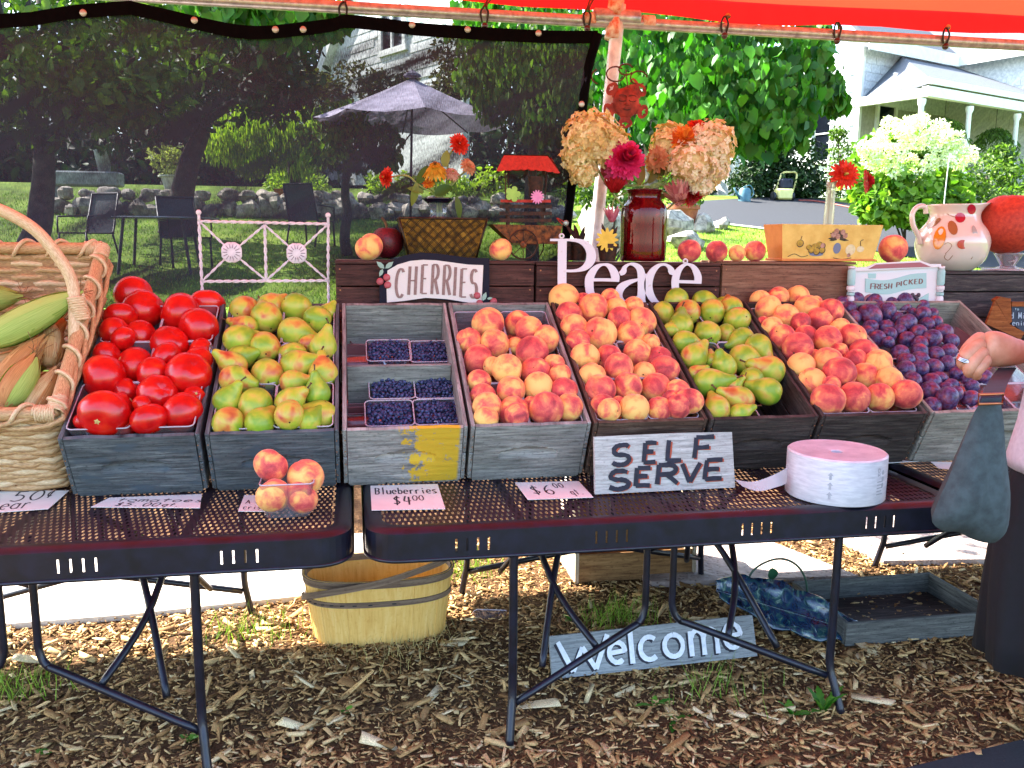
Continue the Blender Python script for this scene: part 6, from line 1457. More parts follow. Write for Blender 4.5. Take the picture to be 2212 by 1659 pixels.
rib = smoothpts([(330, 690), (440, 705), (560, 710), (680, 690), (860, 640), (1040, 625)], 3); lo_ = smoothpts([(1040, 800), (860, 812), (720, 845), (590, 875), (450, 865), (325, 850)], 3)
mb = M(); mb.prism(rib+lo_, lambda u, v, d: Fq(u, v, .0125+d), .004); mb.build('banner', AQ, t)
mb = M(); mb.prism([(360, 630), (455, 632), (450, 690), (365, 688)], lambda u, v, d: Fq(u, v, .0122+d), .002); mb.build('banner_fold', AQ, t)
LB = [(375, 450, 750, 812), (430, 490, 755, 815), (490, 535, 753, 812), (540, 583, 752, 810), (590, 640, 748, 808), (685, 730, 735, 792), (733, 752, 722, 778), (768, 822, 710, 766), (830, 885, 702, 758), (895, 940, 698, 753), (948, 998, 695, 750)]
for ch, (x0, x1, yt, yb) in zip('FRESHPICKED', LB):
    mb = M(); glyph(mb, ch, x0, -yb, (x1-x0)*.85, yb-yt, lambda x, y, d=0.0: Fq(x, -y, .0168+d), 12, .0015, 0, .1, (.45, 0.0)); mb.build('letter', simple('plaque_lettering', '#7a4a44', None, 5, .7), t)
mb = M(); mb.ribbon(smoothpts([(300, 960, 26), (340, 905, 28), (390, 890, 30), (400, 920, 20)], 4), lambda x, y, d=0.0: Fq(x, y, .0125+d), .003); mb.build('painted_scroll', ROSE, t)
mb = M(); mb.prism([(900, 960), (1070, 860), (1060, 1000), (920, 1000)], lambda u, v, d: Fq(u, v, .0125+d), .003); mb.build('painted_bowl', AQ, t)
for (u, v) in [(880, 885), (915, 910), (950, 885), (930, 930)]: mb = M(); mb.sphere(Fq(u, v, .015), .011, 10, 7, (1, .5, 1)); mb.build('painted_fruit', simple('painted_plum', '#3a2434', None, 5, .6), t, True)

# ---- price cards lying on the tables
CARD = simple('card_paper', '#dedad2', '#e6e2da', 12, .75, .05)
def card(corners, label, lines, z=TZ+.004, tilt=0.0):
    P_ = [Zp(u, v, z) for u, v in corners]; o = P_[0]; ex = P_[1]-P_[0]; ey = P_[3]-P_[0]; nn = ex.cross(ey).normalized()
    t = thing('price_card', label, 'price card', o, 'hand-lettered price cards on the tables')
    mb = M(); mb.add([p for p in P_]+[p+nn*.0015 for p in P_], [(0, 1, 2, 3), (7, 6, 5, 4)]+[(i, (i+1) % 4, (i+1) % 4+4, i+4) for i in range(4)]); mb.build('card', CARD, t)
    L1, L2 = ex.length, ey.length; exn, eyn = ex.normalized(), ey.normalized(); fn = lambda x, y, d=0.0: o+exn*x+eyn*y+nn*(.0017+d)
    for (txt, x, y, adv, w_, h_, tk) in lines: line(t, txt, x*L1, y*L2, adv*L1, w_*L1, h_*L2, fn, tk, INK, th=.0004, jit=.0006)
# corners: near-left, near-right, far-right, far-left
card([(-95, 1114), (104, 1100), (150, 1060), (-40, 1062)], 'white card lettered 50 cents an ear by the wicker basket', [('50', .45, .42, .21, .17, .42, .006), ('¢', .86, .5, .1, .08, .34, .005), ('ear', .42, .1, .12, .1, .36, .005)])
card([(196, 1096), (432, 1098), (436, 1068), (236, 1076)], 'white card lettered tomatoes five dollars under the tomato crate', [('tomatoes', .12, .6, .105, .085, .34, .0045), ('$5.00', .18, .12, .085, .07, .36, .0045), ('qt.', .62, .12, .06, .05, .34, .004)])
card([(514, 1105), (600, 1106), (600, 1072), (528, 1070)], 'small printed white card behind the four peach punnet', [('A va', .12, .45, .12, .1, .22, .003), ('crisp', .1, .12, .12, .1, .22, .003), ('N', .55, .72, .2, .18, .3, .005)])
card([(803, 1103), (962, 1100), (945, 1046), (800, 1050)], 'white card lettered Blueberries four dollars below the yellow-patched crate', [('Blueberries', .06, .62, .083, .07, .26, .005), ('$4', .3, .18, .15, .12, .34, .006), ('00', .58, .34, .09, .075, .2, .004)])
card([(1140, 1080), (1282, 1075), (1250, 1040), (1112, 1043)], 'white card lettered six dollars a quart below the peaches', [('$6', .14, .25, .2, .16, .5, .006), ('00', .55, .6, .09, .07, .26, .004), ('qt.', .72, .18, .07, .06, .3, .004)])
card([(1900, 1002), (1985, 997), (1985, 990), (1900, 993)], 'edge of a white card behind the bag roll', [])
card([(2028, 1012), (2110, 1018), (2130, 1000), (2010, 998)], 'white card under the plum crate beside the hanging bag', [])

# ================================================================== THINGS ON THE BACK SHELF
def shelf_at(u, y, zt=SHELF): p = W(u, 555, y); return V((p.x, y, zt))
# loose peaches on the shelf
for (u, v, d, y, lab) in [(797, 531, 62, 3.86, 'peach on the shelf beside the dark red apple'), (1081, 538, 52, 3.86, 'clefted peach on the shelf beside the flower cart'), (1489, 544, 50, 3.88, 'red peach on the shelf right of the red jar'), (1548, 540, 47, 3.9, 'orange peach second from the red jar on the shelf'), (1592, 546, 36, 3.88, 'small orange peach in the shelf group'), (1631, 541, 46, 3.9, 'red-orange peach touching the yellow planter'), (1929, 544, 60, 3.88, 'orange peach between yellow planter and pitcher')]:
    p = W(u, v, y); r = d/2*((p-CAMPOS).dot(CF))/F; zt = SHELF if u < 1550 else SHELF+.004; p.z = zt+r*.93
    put_fruit('peach', p, r, lab, 'loose peaches along the back shelf', V((0, .3, 1)).normalized() if u > 1400 else V((-.6, -.1, .8)).normalized())
# dark red ornamental apple
p = W(836, 522, 3.97); r = 35*((p-CAMPOS).dot(CF))/F; p.z = SHELF+r*1.02
t = thing('ornamental_apple', 'dark red textured ornamental apple with a curved stem', 'apple', (p.x, p.y, SHELF))
mb = M(); mb.sphere(p, r, 26, 18, (1, 1, 1.08), None, lambda th, ph, q: (1-.2*math.exp(-(th/.35)**2)-.06*math.exp(-((math.pi-th)/.4)**2))*(1+.02*math.cos(5*ph)*max(0, -q.z))*(1-.1*max(0, -q.z))); mb.build('body', simple('dark_red_glitter', '#2a0510', '#7a1020', 160, .45, .5, src='Object'), t, True)
mb = M(); mb.tube(smoothpts([tuple(p+V((0, 0, r*.8))), tuple(p+V((-.005, 0, r*1.2))), tuple(p+V((-.022, 0, r*1.55)))], 5), .006, 6); mb.build('stem', STEMW, t, True)

# ---- flower makers
def petal(mb, c, ex, ey, ez, ang, r0, r1, wd, lift, curl=0.0, n=4):
    d = ex*math.cos(ang)+ey*math.sin(ang); s = d.cross(ez); vs = []; fs = []
    for i in range(n+1):
        t = i/n; r = r0+(r1-r0)*t; w_ = wd*math.sin(math.pi*min(1, .18+.68*t))*(1 if t < .95 else .75); h_ = lift*t+curl*t*t
        vs += [c+d*r-s*w_/2+ez*h_, c+d*r+ez*(h_-.12*wd), c+d*r+s*w_/2+ez*h_]
    for i in range(n):
        for k in range(2): fs.append((3*i+k, 3*i+k+1, 3*i+4+k, 3*i+3+k))
    cv = random.random(); mb.add(vs, fs, [(cv, cv, cv)]*len(vs))
def frame_of(nrm):
    nrm = nrm.normalized(); a = nrm.cross(V((0, 0, 1))); a = a.normalized() if a.length > 1e-3 else V((1, 0, 0)); return a, nrm.cross(a), nrm
def bloom(parent, c, nrm, r, mat, rows=5, droop=0.0, disc=None, npet=22, wid=.3):
    ex, ey, ez = frame_of(nrm); mb = M()
    for k in range(rows):
        f_ = 1-k/(rows+.6); n = max(6, int(npet*(.5+.5*f_)))
        for i in range(n): petal(mb, c+ez*(.06*r*k), ex, ey, ez, 2*math.pi*(i+.5*(k % 2))/n+random.gauss(0, .06), r*.08, r*f_*random.uniform(.88, 1.05), r*wid, r*(.05+.07*k)-droop*r*f_, r*(-.1+.07*k)-droop*r*.5*f_)
    mb.build('bloom', mat, parent, True)
    if disc: mb = M(); mb.sphere(c+ez*(.085*r*rows), r*.15, 10, 7, (1, 1, .6)); mb.build('flower_centre', disc, parent, True)
def pmat(n, a, b): return leafmat(n, a, b, .3, .55)
Z_RED, Z_ORG, Z_YEL, Z_PINK, Z_SALM, Z_DK = pmat('zinnia_red', '#b81408', '#e83c20'), pmat('zinnia_orange', '#c84a10', '#e88a2a'), pmat('zinnia_gold', '#b87814', '#e0a838'), pmat('zinnia_magenta', '#c41450', '#e8387c'), pmat('zinnia_salmon', '#b86a48', '#d89a70'), pmat('zinnia_crimson', '#8e0c12', '#b81a24')
DISC = simple('zinnia_disc', '#5a2a10', '#a8781a', 90, .8, .5); GSTEM = simple('flower_stalk', '#5a6a2a', '#9a9a5a', 30, .7); LFG = leafmat('cut_leaf', '#3f5a1f', '#8a8a3f', .35, .5)
def stalk(parent, pts, r=.004): mb = M(); mb.tube(smoothpts([tuple(p) for p in pts], 6), r, 6); mb.build('stalk', GSTEM, parent, True)
def cutleaf(parent, c, d, nrm, L, wd, mat=None):
    d = d.normalized(); s = d.cross(nrm).normalized(); n2 = s.cross(d); vs = []; fs = []
    for i in range(7):
        t = i/6; w_ = wd*math.sin(math.pi*min(1, .08+.9*t))**.8; q = c+d*(L*t)+n2*(-.25*L*t*t); vs += [q-s*w_/2+n2*.15*w_, q, q+s*w_/2+n2*.15*w_]
    for i in range(6):
        for k in range(2): fs.append((3*i+k, 3*i+k+1, 3*i+4+k, 3*i+3+k))
    mb = M(); cv = random.random(); mb.add(vs, fs, [(cv, cv, cv)]*len(vs)); mb.build('leaf', mat or LFG, parent, True)

# ---- bronze lattice planter with a glass vase of zinnias
yv = 3.93; pl_ = shelf_at(957, yv); t = thing('lattice_planter', 'bronze tin planter with embossed diamond lattice', 'planter', pl_)
g = N('bronze_tin'); f = g.noise(g.coord('Object'), 38, 4, .6); g.col(g.ramp(f, [(.3, '#3a2410'), (.55, '#7a5220'), (.75, '#a87a34')])); g.set(Metallic=.75, Roughness=.38); BRZ = g.m
TINB = simple('tin_frame', '#1d1510', '#4a3420', 40, .45, .2, .7); TIND = simple('tin_inside', '#14121c', '#22202c', 20, .6)
tl_, tr_, bl_, br_ = W(862, 471, yv-.1), W(1052, 473, yv-.1), W(893, 552, yv-.08), W(1035, 552, yv-.08); zt = tl_.z; hw, hwb = (tr_.x-tl_.x)/2, (br_.x-bl_.x)/2; xm = (tl_.x+tr_.x)/2; z0 = SHELF+.002
def plv(sx, f_, sy): w_ = hwb+(hw-hwb)*f_; d_ = .075+.03*f_; return V((xm+sx*w_, yv+sy*d_, z0+(zt-z0)*f_))
mb = M(); q = [plv(a, f_, b) for f_ in (0, 1) for a, b in ((-1, -1), (1, -1), (1, 1), (-1, 1))]; mb.add(q, [(0, 1, 5, 4), (1, 2, 6, 5), (2, 3, 7, 6), (3, 0, 4, 7), (0, 3, 2, 1)]); mb.build('tin_body', BRZ, t)
mb = M(); q2 = [p+V((0, 0, -.012)) for p in q[4:]]; mb.add([xm*V((1, 0, 0))*0+p for p in q2], [(0, 1, 2, 3)]); mb.build('inner_floor', TIND, t)
mb = M(); mb.tube(q[4:], .0055, 6, True); mb.build('rim', TINB, t, True)
for e in ((0, 4), (1, 5)): mb = M(); mb.tube([q[e[0]], q[e[1]]], .005, 6); mb.build('corner_rib', TINB, t, True)
# raised lattice on the front
for s in (-1, 1):
    for k in range(-3, 11):
        a0 = k/8*2-1; pts = []
        for i in range(13):
            f_ = i/12; xx = a0+s*(f_-.5)*1.05+.25*0
            if -1 < xx < 1: pts.append(plv(xx, f_, -1)+V((0, -.0015, 0)))
        for off in (-.004, .004):
            if len(pts) > 2: mb = M(); mb.tube([p+V((off, 0, 0)) for p in pts], .0016, 5); mb.build('lattice_bar', TINB, t, True)
# vase
GLV = glass('vase_glass', '#dfe0e6', .03, .93); vz = SHELF+.085
va = shelf_at(947, yv, vz); tv = thing('bulb_vase', 'clear glass bulb vase with a dark lip in the bronze planter', 'vase', va)
mb = M(); zt2 = W(947, 430, yv).z; rb = 36*((va-CAMPOS).dot(CF))/F; rn = 19*((va-CAMPOS).dot(CF))/F
mb.lathe(smoothpts([(.02, vz), (rb*.75, vz+.012), (rb, vz+.045), (rb*.85, vz+.075), (rn, vz+.105), (rn*1.05, zt2-.03), (rn*1.7, zt2)], 4), 28, (va.x, va.y, 0)); mb.build('glass', GLV, tv, True)
mb = M(); mb.lathe([(rn*1.25, zt2-.018), (rn*1.75, zt2-.002), (rn*1.8, zt2+.004), (rn*1.5, zt2+.002)], 28, (va.x, va.y, 0)); mb.build('lip', glossy('dark_blue_glass', '#0c0c1c', .1, .5), tv, True)
def flower(label, c, nrm, r, mat, pts, name='zinnia', **kw):
    tt = thing(name, label, 'flower', pts[0], 'cut flowers in the shelf vases'); stalk(tt, pts); bloom(tt, c, nrm, r, mat, **kw); return tt
def vs_(u, v, y): return W(u, v, y)
mouth = W(947, 432, yv)
flower('red zinnia facing left at the end of a bent stalk', vs_(834, 383, yv-.02), V((-.8, -.55, .1)), .047, Z_RED, [va+V((0, 0, .03)), mouth, vs_(905, 400, yv), vs_(880, 380, yv), vs_(848, 382, yv-.01)], disc=DISC, rows=4)
flower('wilted golden zinnia in the bulb vase', vs_(940, 358, yv-.03), V((-.1, -.5, .8)), .062, Z_YEL, [va+V((.01, 0, .03)), mouth, vs_(942, 395, yv), vs_(942, 362, yv-.02)], disc=simple('dark_disc', '#3a1a0c', '#8a4a18', 90, .8), rows=3, droop=.45, wid=.3)
flower('bright orange-red zinnia standing highest over the bulb vase', vs_(993, 310, yv-.02), V((.25, -.9, .3)), .05, Z_RED, [va+V((.015, 0, .03)), mouth+V((.01, 0, 0)), vs_(968, 385, yv), vs_(967, 345, yv), vs_(982, 318, yv)], disc=None, rows=4)
flower('faded salmon zinnia at the right of the bulb vase', vs_(1015, 357, yv-.02), V((.4, -.7, .35)), .042, Z_SALM, [va+V((.018, 0, .03)), mouth+V((.015, 0, 0)), vs_(985, 390, yv), vs_(1010, 365, yv)], disc=None, rows=3, droop=.2)
flower('dried pink zinnia low over the bulb vase', vs_(978, 372, yv-.04), V((.1, -.8, .5)), .036, pmat('zinnia_dried', '#a8604a', '#d09a84'), [va, mouth, vs_(975, 395, yv), vs_(978, 378, yv-.02)], disc=DISC, rows=3, droop=.3)
flower('small orange zinnia tucked behind the golden one', vs_(925, 395, yv), V((-.1, -.8, .5)), .03, Z_ORG, [va, mouth, vs_(928, 405, yv)], disc=None, rows=3)
for (u, v, du, dv, L, w_) in [(900, 395, -12, 70, .1, .035), (925, 360, -25, 40, .09, .045), (960, 360, 4, -30, .07, .04), (940, 420, 20, -12, .08, .05), (985, 425, 12, 45, .1, .035), (915, 415, -30, -10, .07, .03)]:
    c = vs_(u, v, yv-.01); d = vs_(u+du, v+dv, yv-.02)-c; cutleaf(tv, c, d, V((random.gauss(0, .3), -1, .2)), L, w_)

# ---- miniature flower cart with a red awning
yc = 3.92; cq = crop(1100, 400, 700)
def Kq(u, v, dy=0.0): return W(*cq[0](u, v), yc+dy)
t = thing('flower_cart', 'miniature rusty flower cart with a scalloped red awning', 'cart', (Kq(1840, 1340).x, yc, SHELF))
RTIN = simple('rusty_tin', '#2a1008', '#8a4a20', 50, .6, .3, .5, src='Object'); DTIN = simple('dark_rust_tin', '#180c08', '#4a2414', 60, .7, .3, .4, src='Object'); AWN = simple('awning_red', '#8e1a0e', '#b42a18', 90, .7, .2, src='Object')
# awning: ridge strip and two slopes with scallops
mb = M(); mb.add([Kq(1600, 290, -.03), Kq(2040, 300, -.03), Kq(2080, 330, .06), Kq(1580, 320, .06)], [(0, 1, 2, 3)]); mb.build('awning_ridge', RTIN, t)
lo = []; n = 26
for i in range(n+1):
    f_ = i/n; u = 1525+f_*(2165-1525); v = 455+22*f_ - 28*math.sin(math.pi*f_)+12*abs(math.sin(f_*math.pi*8)); lo.append((u, v))
mb = M(); top_ = [(1600+(2040-1600)*i/n, 300+8*i/n) for i in range(n+1)]; vsx = [Kq(u, v, -.035) for u, v in top_]+[Kq(u, v, -.075) for u, v in lo]; mb.add(vsx, [(i, i+1, n+2+i, n+1+i) for i in range(n)]); mb.build('awning', AWN, t)
mb = M(); vsx = [Kq(1580+(2080-1580)*i/n, 322, .06) for i in range(n+1)]+[Kq(1540+(2150-1540)*i/n, 450+10*abs(math.sin(i/n*math.pi*8)), .11) for i in range(n+1)]; mb.add(vsx, [(i, i+1, n+2+i, n+1+i) for i in range(n)]); mb.build('awning', AWN, t)
for (u0, v0, u1, v1, dy) in [(1612, 440, 1625, 1000, -.05), (2040, 440, 2000, 880, -.05), (1640, 430, 1650, 900, .07), (2020, 430, 2010, 900, .07)]: mb = M(); mb.tube([Kq(u0, v0, dy), Kq(u1, v1, dy)], .0028, 6); mb.build('awning_post', DTIN, t, True)
def kbar(u0, v0, u1, v1, hgt, dy, nm, mt): mb = M(); a, b = Kq(u0, v0, dy), Kq(u1, v1, dy); d = b-a; mb.box((a+b)/2, (d.length, .006, hgt), Matrix((d.normalized(), V((0, 1, 0)), d.normalized().cross(V((0, 1, 0))))).transposed()); mb.build(nm, mt, t)
kbar(1565, 760, 2070, 762, .012, -.06, 'shelf_edge', AWN)
for v in (815, 885, 955): kbar(1555, v, 2080, v+2, .016, -.05, 'slat', DTIN); kbar(1575, v, 2060, v+2, .016, .06, 'slat', DTIN)
for u in (1640, 1985): kbar(u, 780, u, 1000, .016, -.045, 'upright', DTIN)
mb = M(); a = [Kq(1480, 995, -.06), Kq(2190, 1010, -.06), Kq(2140, 1195, -.05), Kq(1690, 1190, -.05)]; b = [p+V((0, .13, 0)) for p in a]; mb.add(a+b, [(0, 1, 2, 3), (7, 6, 5, 4), (0, 4, 5, 1), (1, 5, 6, 2), (2, 6, 7, 3), (3, 7, 4, 0)]); mb.build('cart_body', RTIN, t)
for dy in (-.075, .09):
    c = Kq(1795, 1200, dy); rw_ = 140*cq[1]/F*4.1; mb = M(); mb.tube([c+V((rw_*math.cos(a), 0, rw_*math.sin(a))) for a in np.linspace(0, 2*math.pi, 25)[:-1]], .003, 6, True); wh = mb.build('wheel', DTIN, t, True)
    for k in range(8): mb = M(); a = k*math.pi/4; mb.tube([c, c+V((rw_*math.cos(a), 0, rw_*math.sin(a)))], .0018, 5); mb.build('spoke', DTIN, wh)
    mb = M(); mb.sphere(c, .016, 10, 7, (1, .4, 1)); mb.build('hub', RTIN, wh, True)
mb = M(); mb.tube(smoothpts([tuple(Kq(2000, 1190)), tuple(Kq(1990, 1260)), tuple(Kq(1945, 1335))], 5), .003, 6); mb.build('prop_leg', DTIN, t)
mb = M(); mb.tube(smoothpts([tuple(Kq(2190, 1000)), tuple(Kq(2130, 930)), tuple(Kq(2200, 970))], 5), .003, 6); mb.build('handle', AWN, t)
GRNP, PNKP, YELP = simple('tin_green', '#7fa03a', '#96b84a', 20, .6), simple('tin_pink', '#c46a98', '#d884ac', 20, .6), simple('tin_yellow', '#c8a02a', '#dcb43a', 20, .6)
def tinflower(par, c, r, n, mat, blob=True):
    pts = []
    for i in range(n*6): a = 2*math.pi*i/(n*6); pts.append((a, r*(.62+.38*abs(math.cos(a*n/2))**(.6 if blob else 1.6))))
    mb = M(); mb.prism([(c.x+q*math.cos(a), c.z+q*math.sin(a)) for a, q in pts], lambda x, z, d: V((x, c.y-d, z)), .003); mb.build('tin_flower', mat, par)
for (u, v, w_, h_, mat, n, blob, fu, fv, fr_) in [(1690, 700, 100, 120, GRNP, 5, True, 1690, 690, 75), (1920, 640, 160, 240, PNKP, 14, False, 1935, 720, 68)]:
    q = Kq(u, v+h_/2, -.02); q.z = Kq(u, 772, -.02).z; s = cq[1]/F*4.05
    mb = M(); mb.lathe([(w_*.38*s, 0), (w_*.5*s, h_*s), (w_*.42*s, h_*s)], 14, q); mb.build('pot', DTIN, t, True, 40); tinflower(t, Kq(fu, fv, -.09), fr_*s, n, mat, blob)
for (u, v) in [(1825, 470), (1915, 420), (2000, 470)]:
    mb = M(); mb.tube(smoothpts([tuple(Kq(1915, 600, -.02)), tuple(Kq((u+1915)/2, (v+640)/2, -.03)), tuple(Kq(u, v, -.03))], 5), .002, 5); mb.sphere(Kq(u, v, -.03), .012, 10, 7, (.8, .8, 1.2)); mb.build('tin_tulip', DTIN, t, True)

# ---- small tin pots behind the P
def tinpot(u, v, w_, h_, y, label, fl=None, leafy=True):
    q = W(u, v, y); q.z = SHELF; s = ((q-CAMPOS).dot(CF))/F; tt = thing('tin_flower_pot', label, 'pot', q, 'little rusty tin pots on the shelf'); mb = M(); mb.lathe([(w_*.36*s, 0), (w_*.46*s, h_*.75*s), (w_*.52*s, h_*.76*s), (w_*.52*s, h_*s), (w_*.42*s, h_*s)], 16, q); mb.build('pot', DTIN, tt, True, 40)
    if leafy:
        for k in range(7):
            a = random.uniform(0, 6.3); c = q+V((0, 0, h_*s*.9)); cutleaf(tt, c, V((math.cos(a)*.7, math.sin(a)*.4, 1)), V((0, -1, .2)), random.uniform(.05, .11), .02, DTIN)
    if fl: tinflower(tt, W(fl[0], fl[1], y-.045), fl[2]*s, 12, YELP, False)
    return tt
tinpot(1312, 550, 46, 38, 3.87, 'little tin pot with a yellow tin flower beside the jar', (1311, 518, 26))
tinpot(1250, 552, 42, 42, 4.0, 'rusty tin pot with spiky leaves behind the letter P')
tinpot(1225, 552, 36, 40, 4.02, 'narrow rusty tin pot nearest the flower cart', None, False)

# ---- red glass jar with hydrangeas and zinnias
yj = 3.93; jb = shelf_at(1388, yj); t = thing('red_glass_jar', 'ruby red glass jar holding the big bouquet', 'jar', jb)
g = N('ruby_glass'); tr = g.n('ShaderNodeBsdfTransparent'); tr.inputs[0].default_value = hx('#e04058'); gl = g.n('ShaderNodeBsdfGlossy'); gl.inputs['Roughness'].default_value = .03; df = g.n('ShaderNodeBsdfDiffuse'); df.inputs[0].default_value = hx('#7a0a18')
m1 = g.n('ShaderNodeMixShader'); m1.inputs[0].default_value = .28; g.l(tr.outputs[0], m1.inputs[1]); g.l(df.outputs[0], m1.inputs[2]); lw = g.n('ShaderNodeLayerWeight'); lw.inputs['Blend'].default_value = .3
m2 = g.n('ShaderNodeMixShader'); g.l(lw.outputs['Fresnel'], m2.inputs[0]); g.l(m1.outputs[0], m2.inputs[1]); g.l(gl.outputs[0], m2.inputs[2]); g.l(m2.outputs[0], g.out.inputs[0]); RUBY = g.m
s = ((jb-CAMPOS).dot(CF))/F; R1, Rn = 49*s, 36*s; zt = W(1388, 411, yj).z
prof = smoothpts([(R1*.86, SHELF+.002), (R1, SHELF+.014), (R1, SHELF+.13), (R1, zt-.1), (R1*.93, zt-.07), (Rn, zt-.045), (Rn*.98, zt-.02), (Rn*1.06, zt-.006), (Rn*1.08, zt)], 3)
mb = M(); mb.lathe(prof, 40, (jb.x, jb.y, 0)); mb.lathe([(r-.004, z+.003) for r, z in prof][::-1], 40, (jb.x, jb.y, 0)); mb.build('glass', RUBY, t, True)
mb = M(); mb.tube([V((jb.x+Rn*1.08*math.cos(a), jb.y+Rn*1.08*math.sin(a), zt)) for a in np.linspace(0, 2*math.pi, 29)[:-1]], .003, 6, True); mb.build('lip', RUBY, t, True)
HYD = pmat('hydrangea_cream', '#d8b070', '#eee0b4'); HYD2 = pmat('hydrangea_peach', '#e2bea0', '#f2e4d0')
def hydrangea(label, blobs, mat, root, n_each=220, fl=.02):
    c0 = V((0, 0, 0))
    for b in blobs: c0 += b[0]/len(blobs)
    tt = thing('hydrangea', label, 'flower', root, 'cut flowers in the shelf vases'); stalk(tt, [root, root+V((0, 0, .12)), root.lerp(c0, .7), c0], .005)
    for c, rx, rz in blobs:
        mb = M(); n = int(n_each)
        for i in range(n):
            z = random.uniform(-1, 1); a = random.uniform(0, 6.3); q = V((math.sqrt(1-z*z)*math.cos(a), math.sqrt(1-z*z)*math.sin(a), z)); d = q+V((random.gauss(0, .35), random.gauss(0, .35), random.gauss(0, .35)))
            p = c+V((q.x*rx, q.y*rx*.75, q.z*rz))*random.uniform(.84, 1.1); ex, ey, ez = frame_of(d+V((0, 0, .15))); a0 = random.uniform(0, 6.3); sz = fl*random.uniform(.8, 1.2); cv = random.random()
            for k in range(4):
                aa = a0+k*math.pi/2; dd = ex*math.cos(aa)+ey*math.sin(aa); sd = ez.cross(dd); tip_ = p+dd*sz+ez*sz*random.uniform(-.15, .3)
                mb.add([p+ez*sz*.05, p+dd*sz*.5-sd*sz*.42+ez*sz*.15, tip_, p+dd*sz*.5+sd*sz*.42+ez*sz*.15], [(0, 1, 2, 3)], [(cv, cv, cv)]*4)
        o = mb.build('floret_cluster', mat, tt); o['kind'] = 'stuff'
        mb = M(); mb.sphere(c, 1, 12, 8, (rx*.86, rx*.64, rz*.86)); mb.build('inner_florets', simple('hydrangea_inner', '#b8905a', '#d8bc88', 60, .9, .4, src='Object'), tt, True)
    return tt
q = lambda u, v, dy=0.0: W(u, v, yj+dy)
jm = V((jb.x, jb.y, zt))
hydrangea('large cream hydrangea head at the left of the bouquet', [(q(1278, 295, -.02), 58*s, 50*s), (q(1318, 318, -.03), 42*s, 40*s), (q(1250, 330, -.02), 34*s, 42*s), (q(1262, 372, -.03), 27*s, 26*s)], HYD, jb+V((-.02, 0, .03)), 260)
hydrangea('large pale peach hydrangea head at the right of the bouquet', [(q(1535, 310, -.03), 52*s, 46*s), (q(1495, 350, -.05), 54*s, 46*s), (q(1540, 355, -.02), 34*s, 40*s), (q(1515, 395, -.04), 28*s, 24*s)], HYD2, jb+V((.02, 0, .03)), 260)
hydrangea('orange-tinted hydrangea head behind the orange zinnia', [(q(1450, 315, .03), 44*s, 46*s), (q(1425, 352, .03), 25*s, 28*s)], HYD, jb+V((.01, .01, .03)), 220)
def jf(label, u, v, dy, nrm, r, mat, mid, **kw): flower(label, q(u, v, dy), nrm, r*s, mat, [jb+V((random.uniform(-.02, .02), 0, .03)), jm+V((random.uniform(-.03, .03), random.uniform(-.02, .02), -.01)), *[q(*m) for m in mid], q(u, v, dy+.015)], **kw)
jf('big magenta zinnia at the front of the bouquet', 1350, 345, -.09, V((-.02, -.95, .22)), 45, Z_PINK, [(1375, 395)], rows=7, npet=26, disc=simple('zinnia_heart', '#7a1420', '#b0502a', 90, .8))
jf('second magenta zinnia half under the big one', 1335, 372, -.06, V((-.3, -.8, -.1)), 30, pmat('zinnia_pink', '#a01a48', '#cf4878'), [(1360, 400)], rows=4)
jf('dusky red zinnia between hydrangea and magenta zinnia', 1312, 365, -.02, V((-.7, -.6, 0)), 26, pmat('zinnia_rose', '#98242c', '#c04a4a'), [(1350, 400)], rows=3, droop=.2)
jf('orange zinnia high in the bouquet', 1482, 300, -.05, V((-.1, -.85, .4)), 36, Z_ORG, [(1430, 390), (1465, 340)], rows=4, wid=.3)
jf('scarlet zinnia behind the orange one', 1508, 275, 0, V((.2, -.6, .7)), 26, Z_RED, [(1440, 390), (1490, 330)], rows=4)
jf('peach coloured zinnia left of the pale hydrangea', 1418, 345, -.03, V((-.7, -.7, .1)), 30, Z_SALM, [(1400, 390)], rows=3, disc=DISC)
jf('drooping crimson zinnia at the left of the jar', 1328, 412, -.07, V((-.1, -.3, -1)), 26, Z_DK, [(1360, 400), (1335, 395)], rows=3, droop=.5)
jf('hanging pink zinnia upside down beside the jar', 1322, 478, -.08, V((0, -.15, -1)), 20, pmat('zinnia_hanging', '#a83a58', '#cf7a8c'), [(1345, 420), (1325, 435)], rows=3, droop=.9, npet=14)
jf('drooping pink zinnia at the right shoulder of the jar', 1467, 430, -.06, V((.1, -.5, -.8)), 34, pmat('zinnia_dusty', '#a84a52', '#cf8a84'), [(1415, 405), (1450, 395), (1468, 412)], rows=4, droop=.5)
jf('crimson zinnia at the far right of the jar', 1495, 415, -.02, V((.5, -.75, -.1)), 34, Z_DK, [(1430, 400)], rows=5)
for (u, v, du, dv, L, w_) in [(1330, 330, 15, 50, .1, .04), (1380, 400, 10, -40, .09, .04), (1400, 395, 25, -35, .1, .045), (1430, 380, -10, -50, .1, .06), (1445, 360, 10, -40, .09, .06), (1360, 395, -10, -20, .07, .03), (1405, 430, 40, -10, .08, .035)]:
    c = q(u, v, -.02); d = q(u+du, v+dv, -.03)-c; cutleaf(t, c, d, V((random.gauss(0, .3), -1, .2)), L, w_, leafmat('bronze_leaf', '#3a3a18', '#7a5a24', .35, .5))

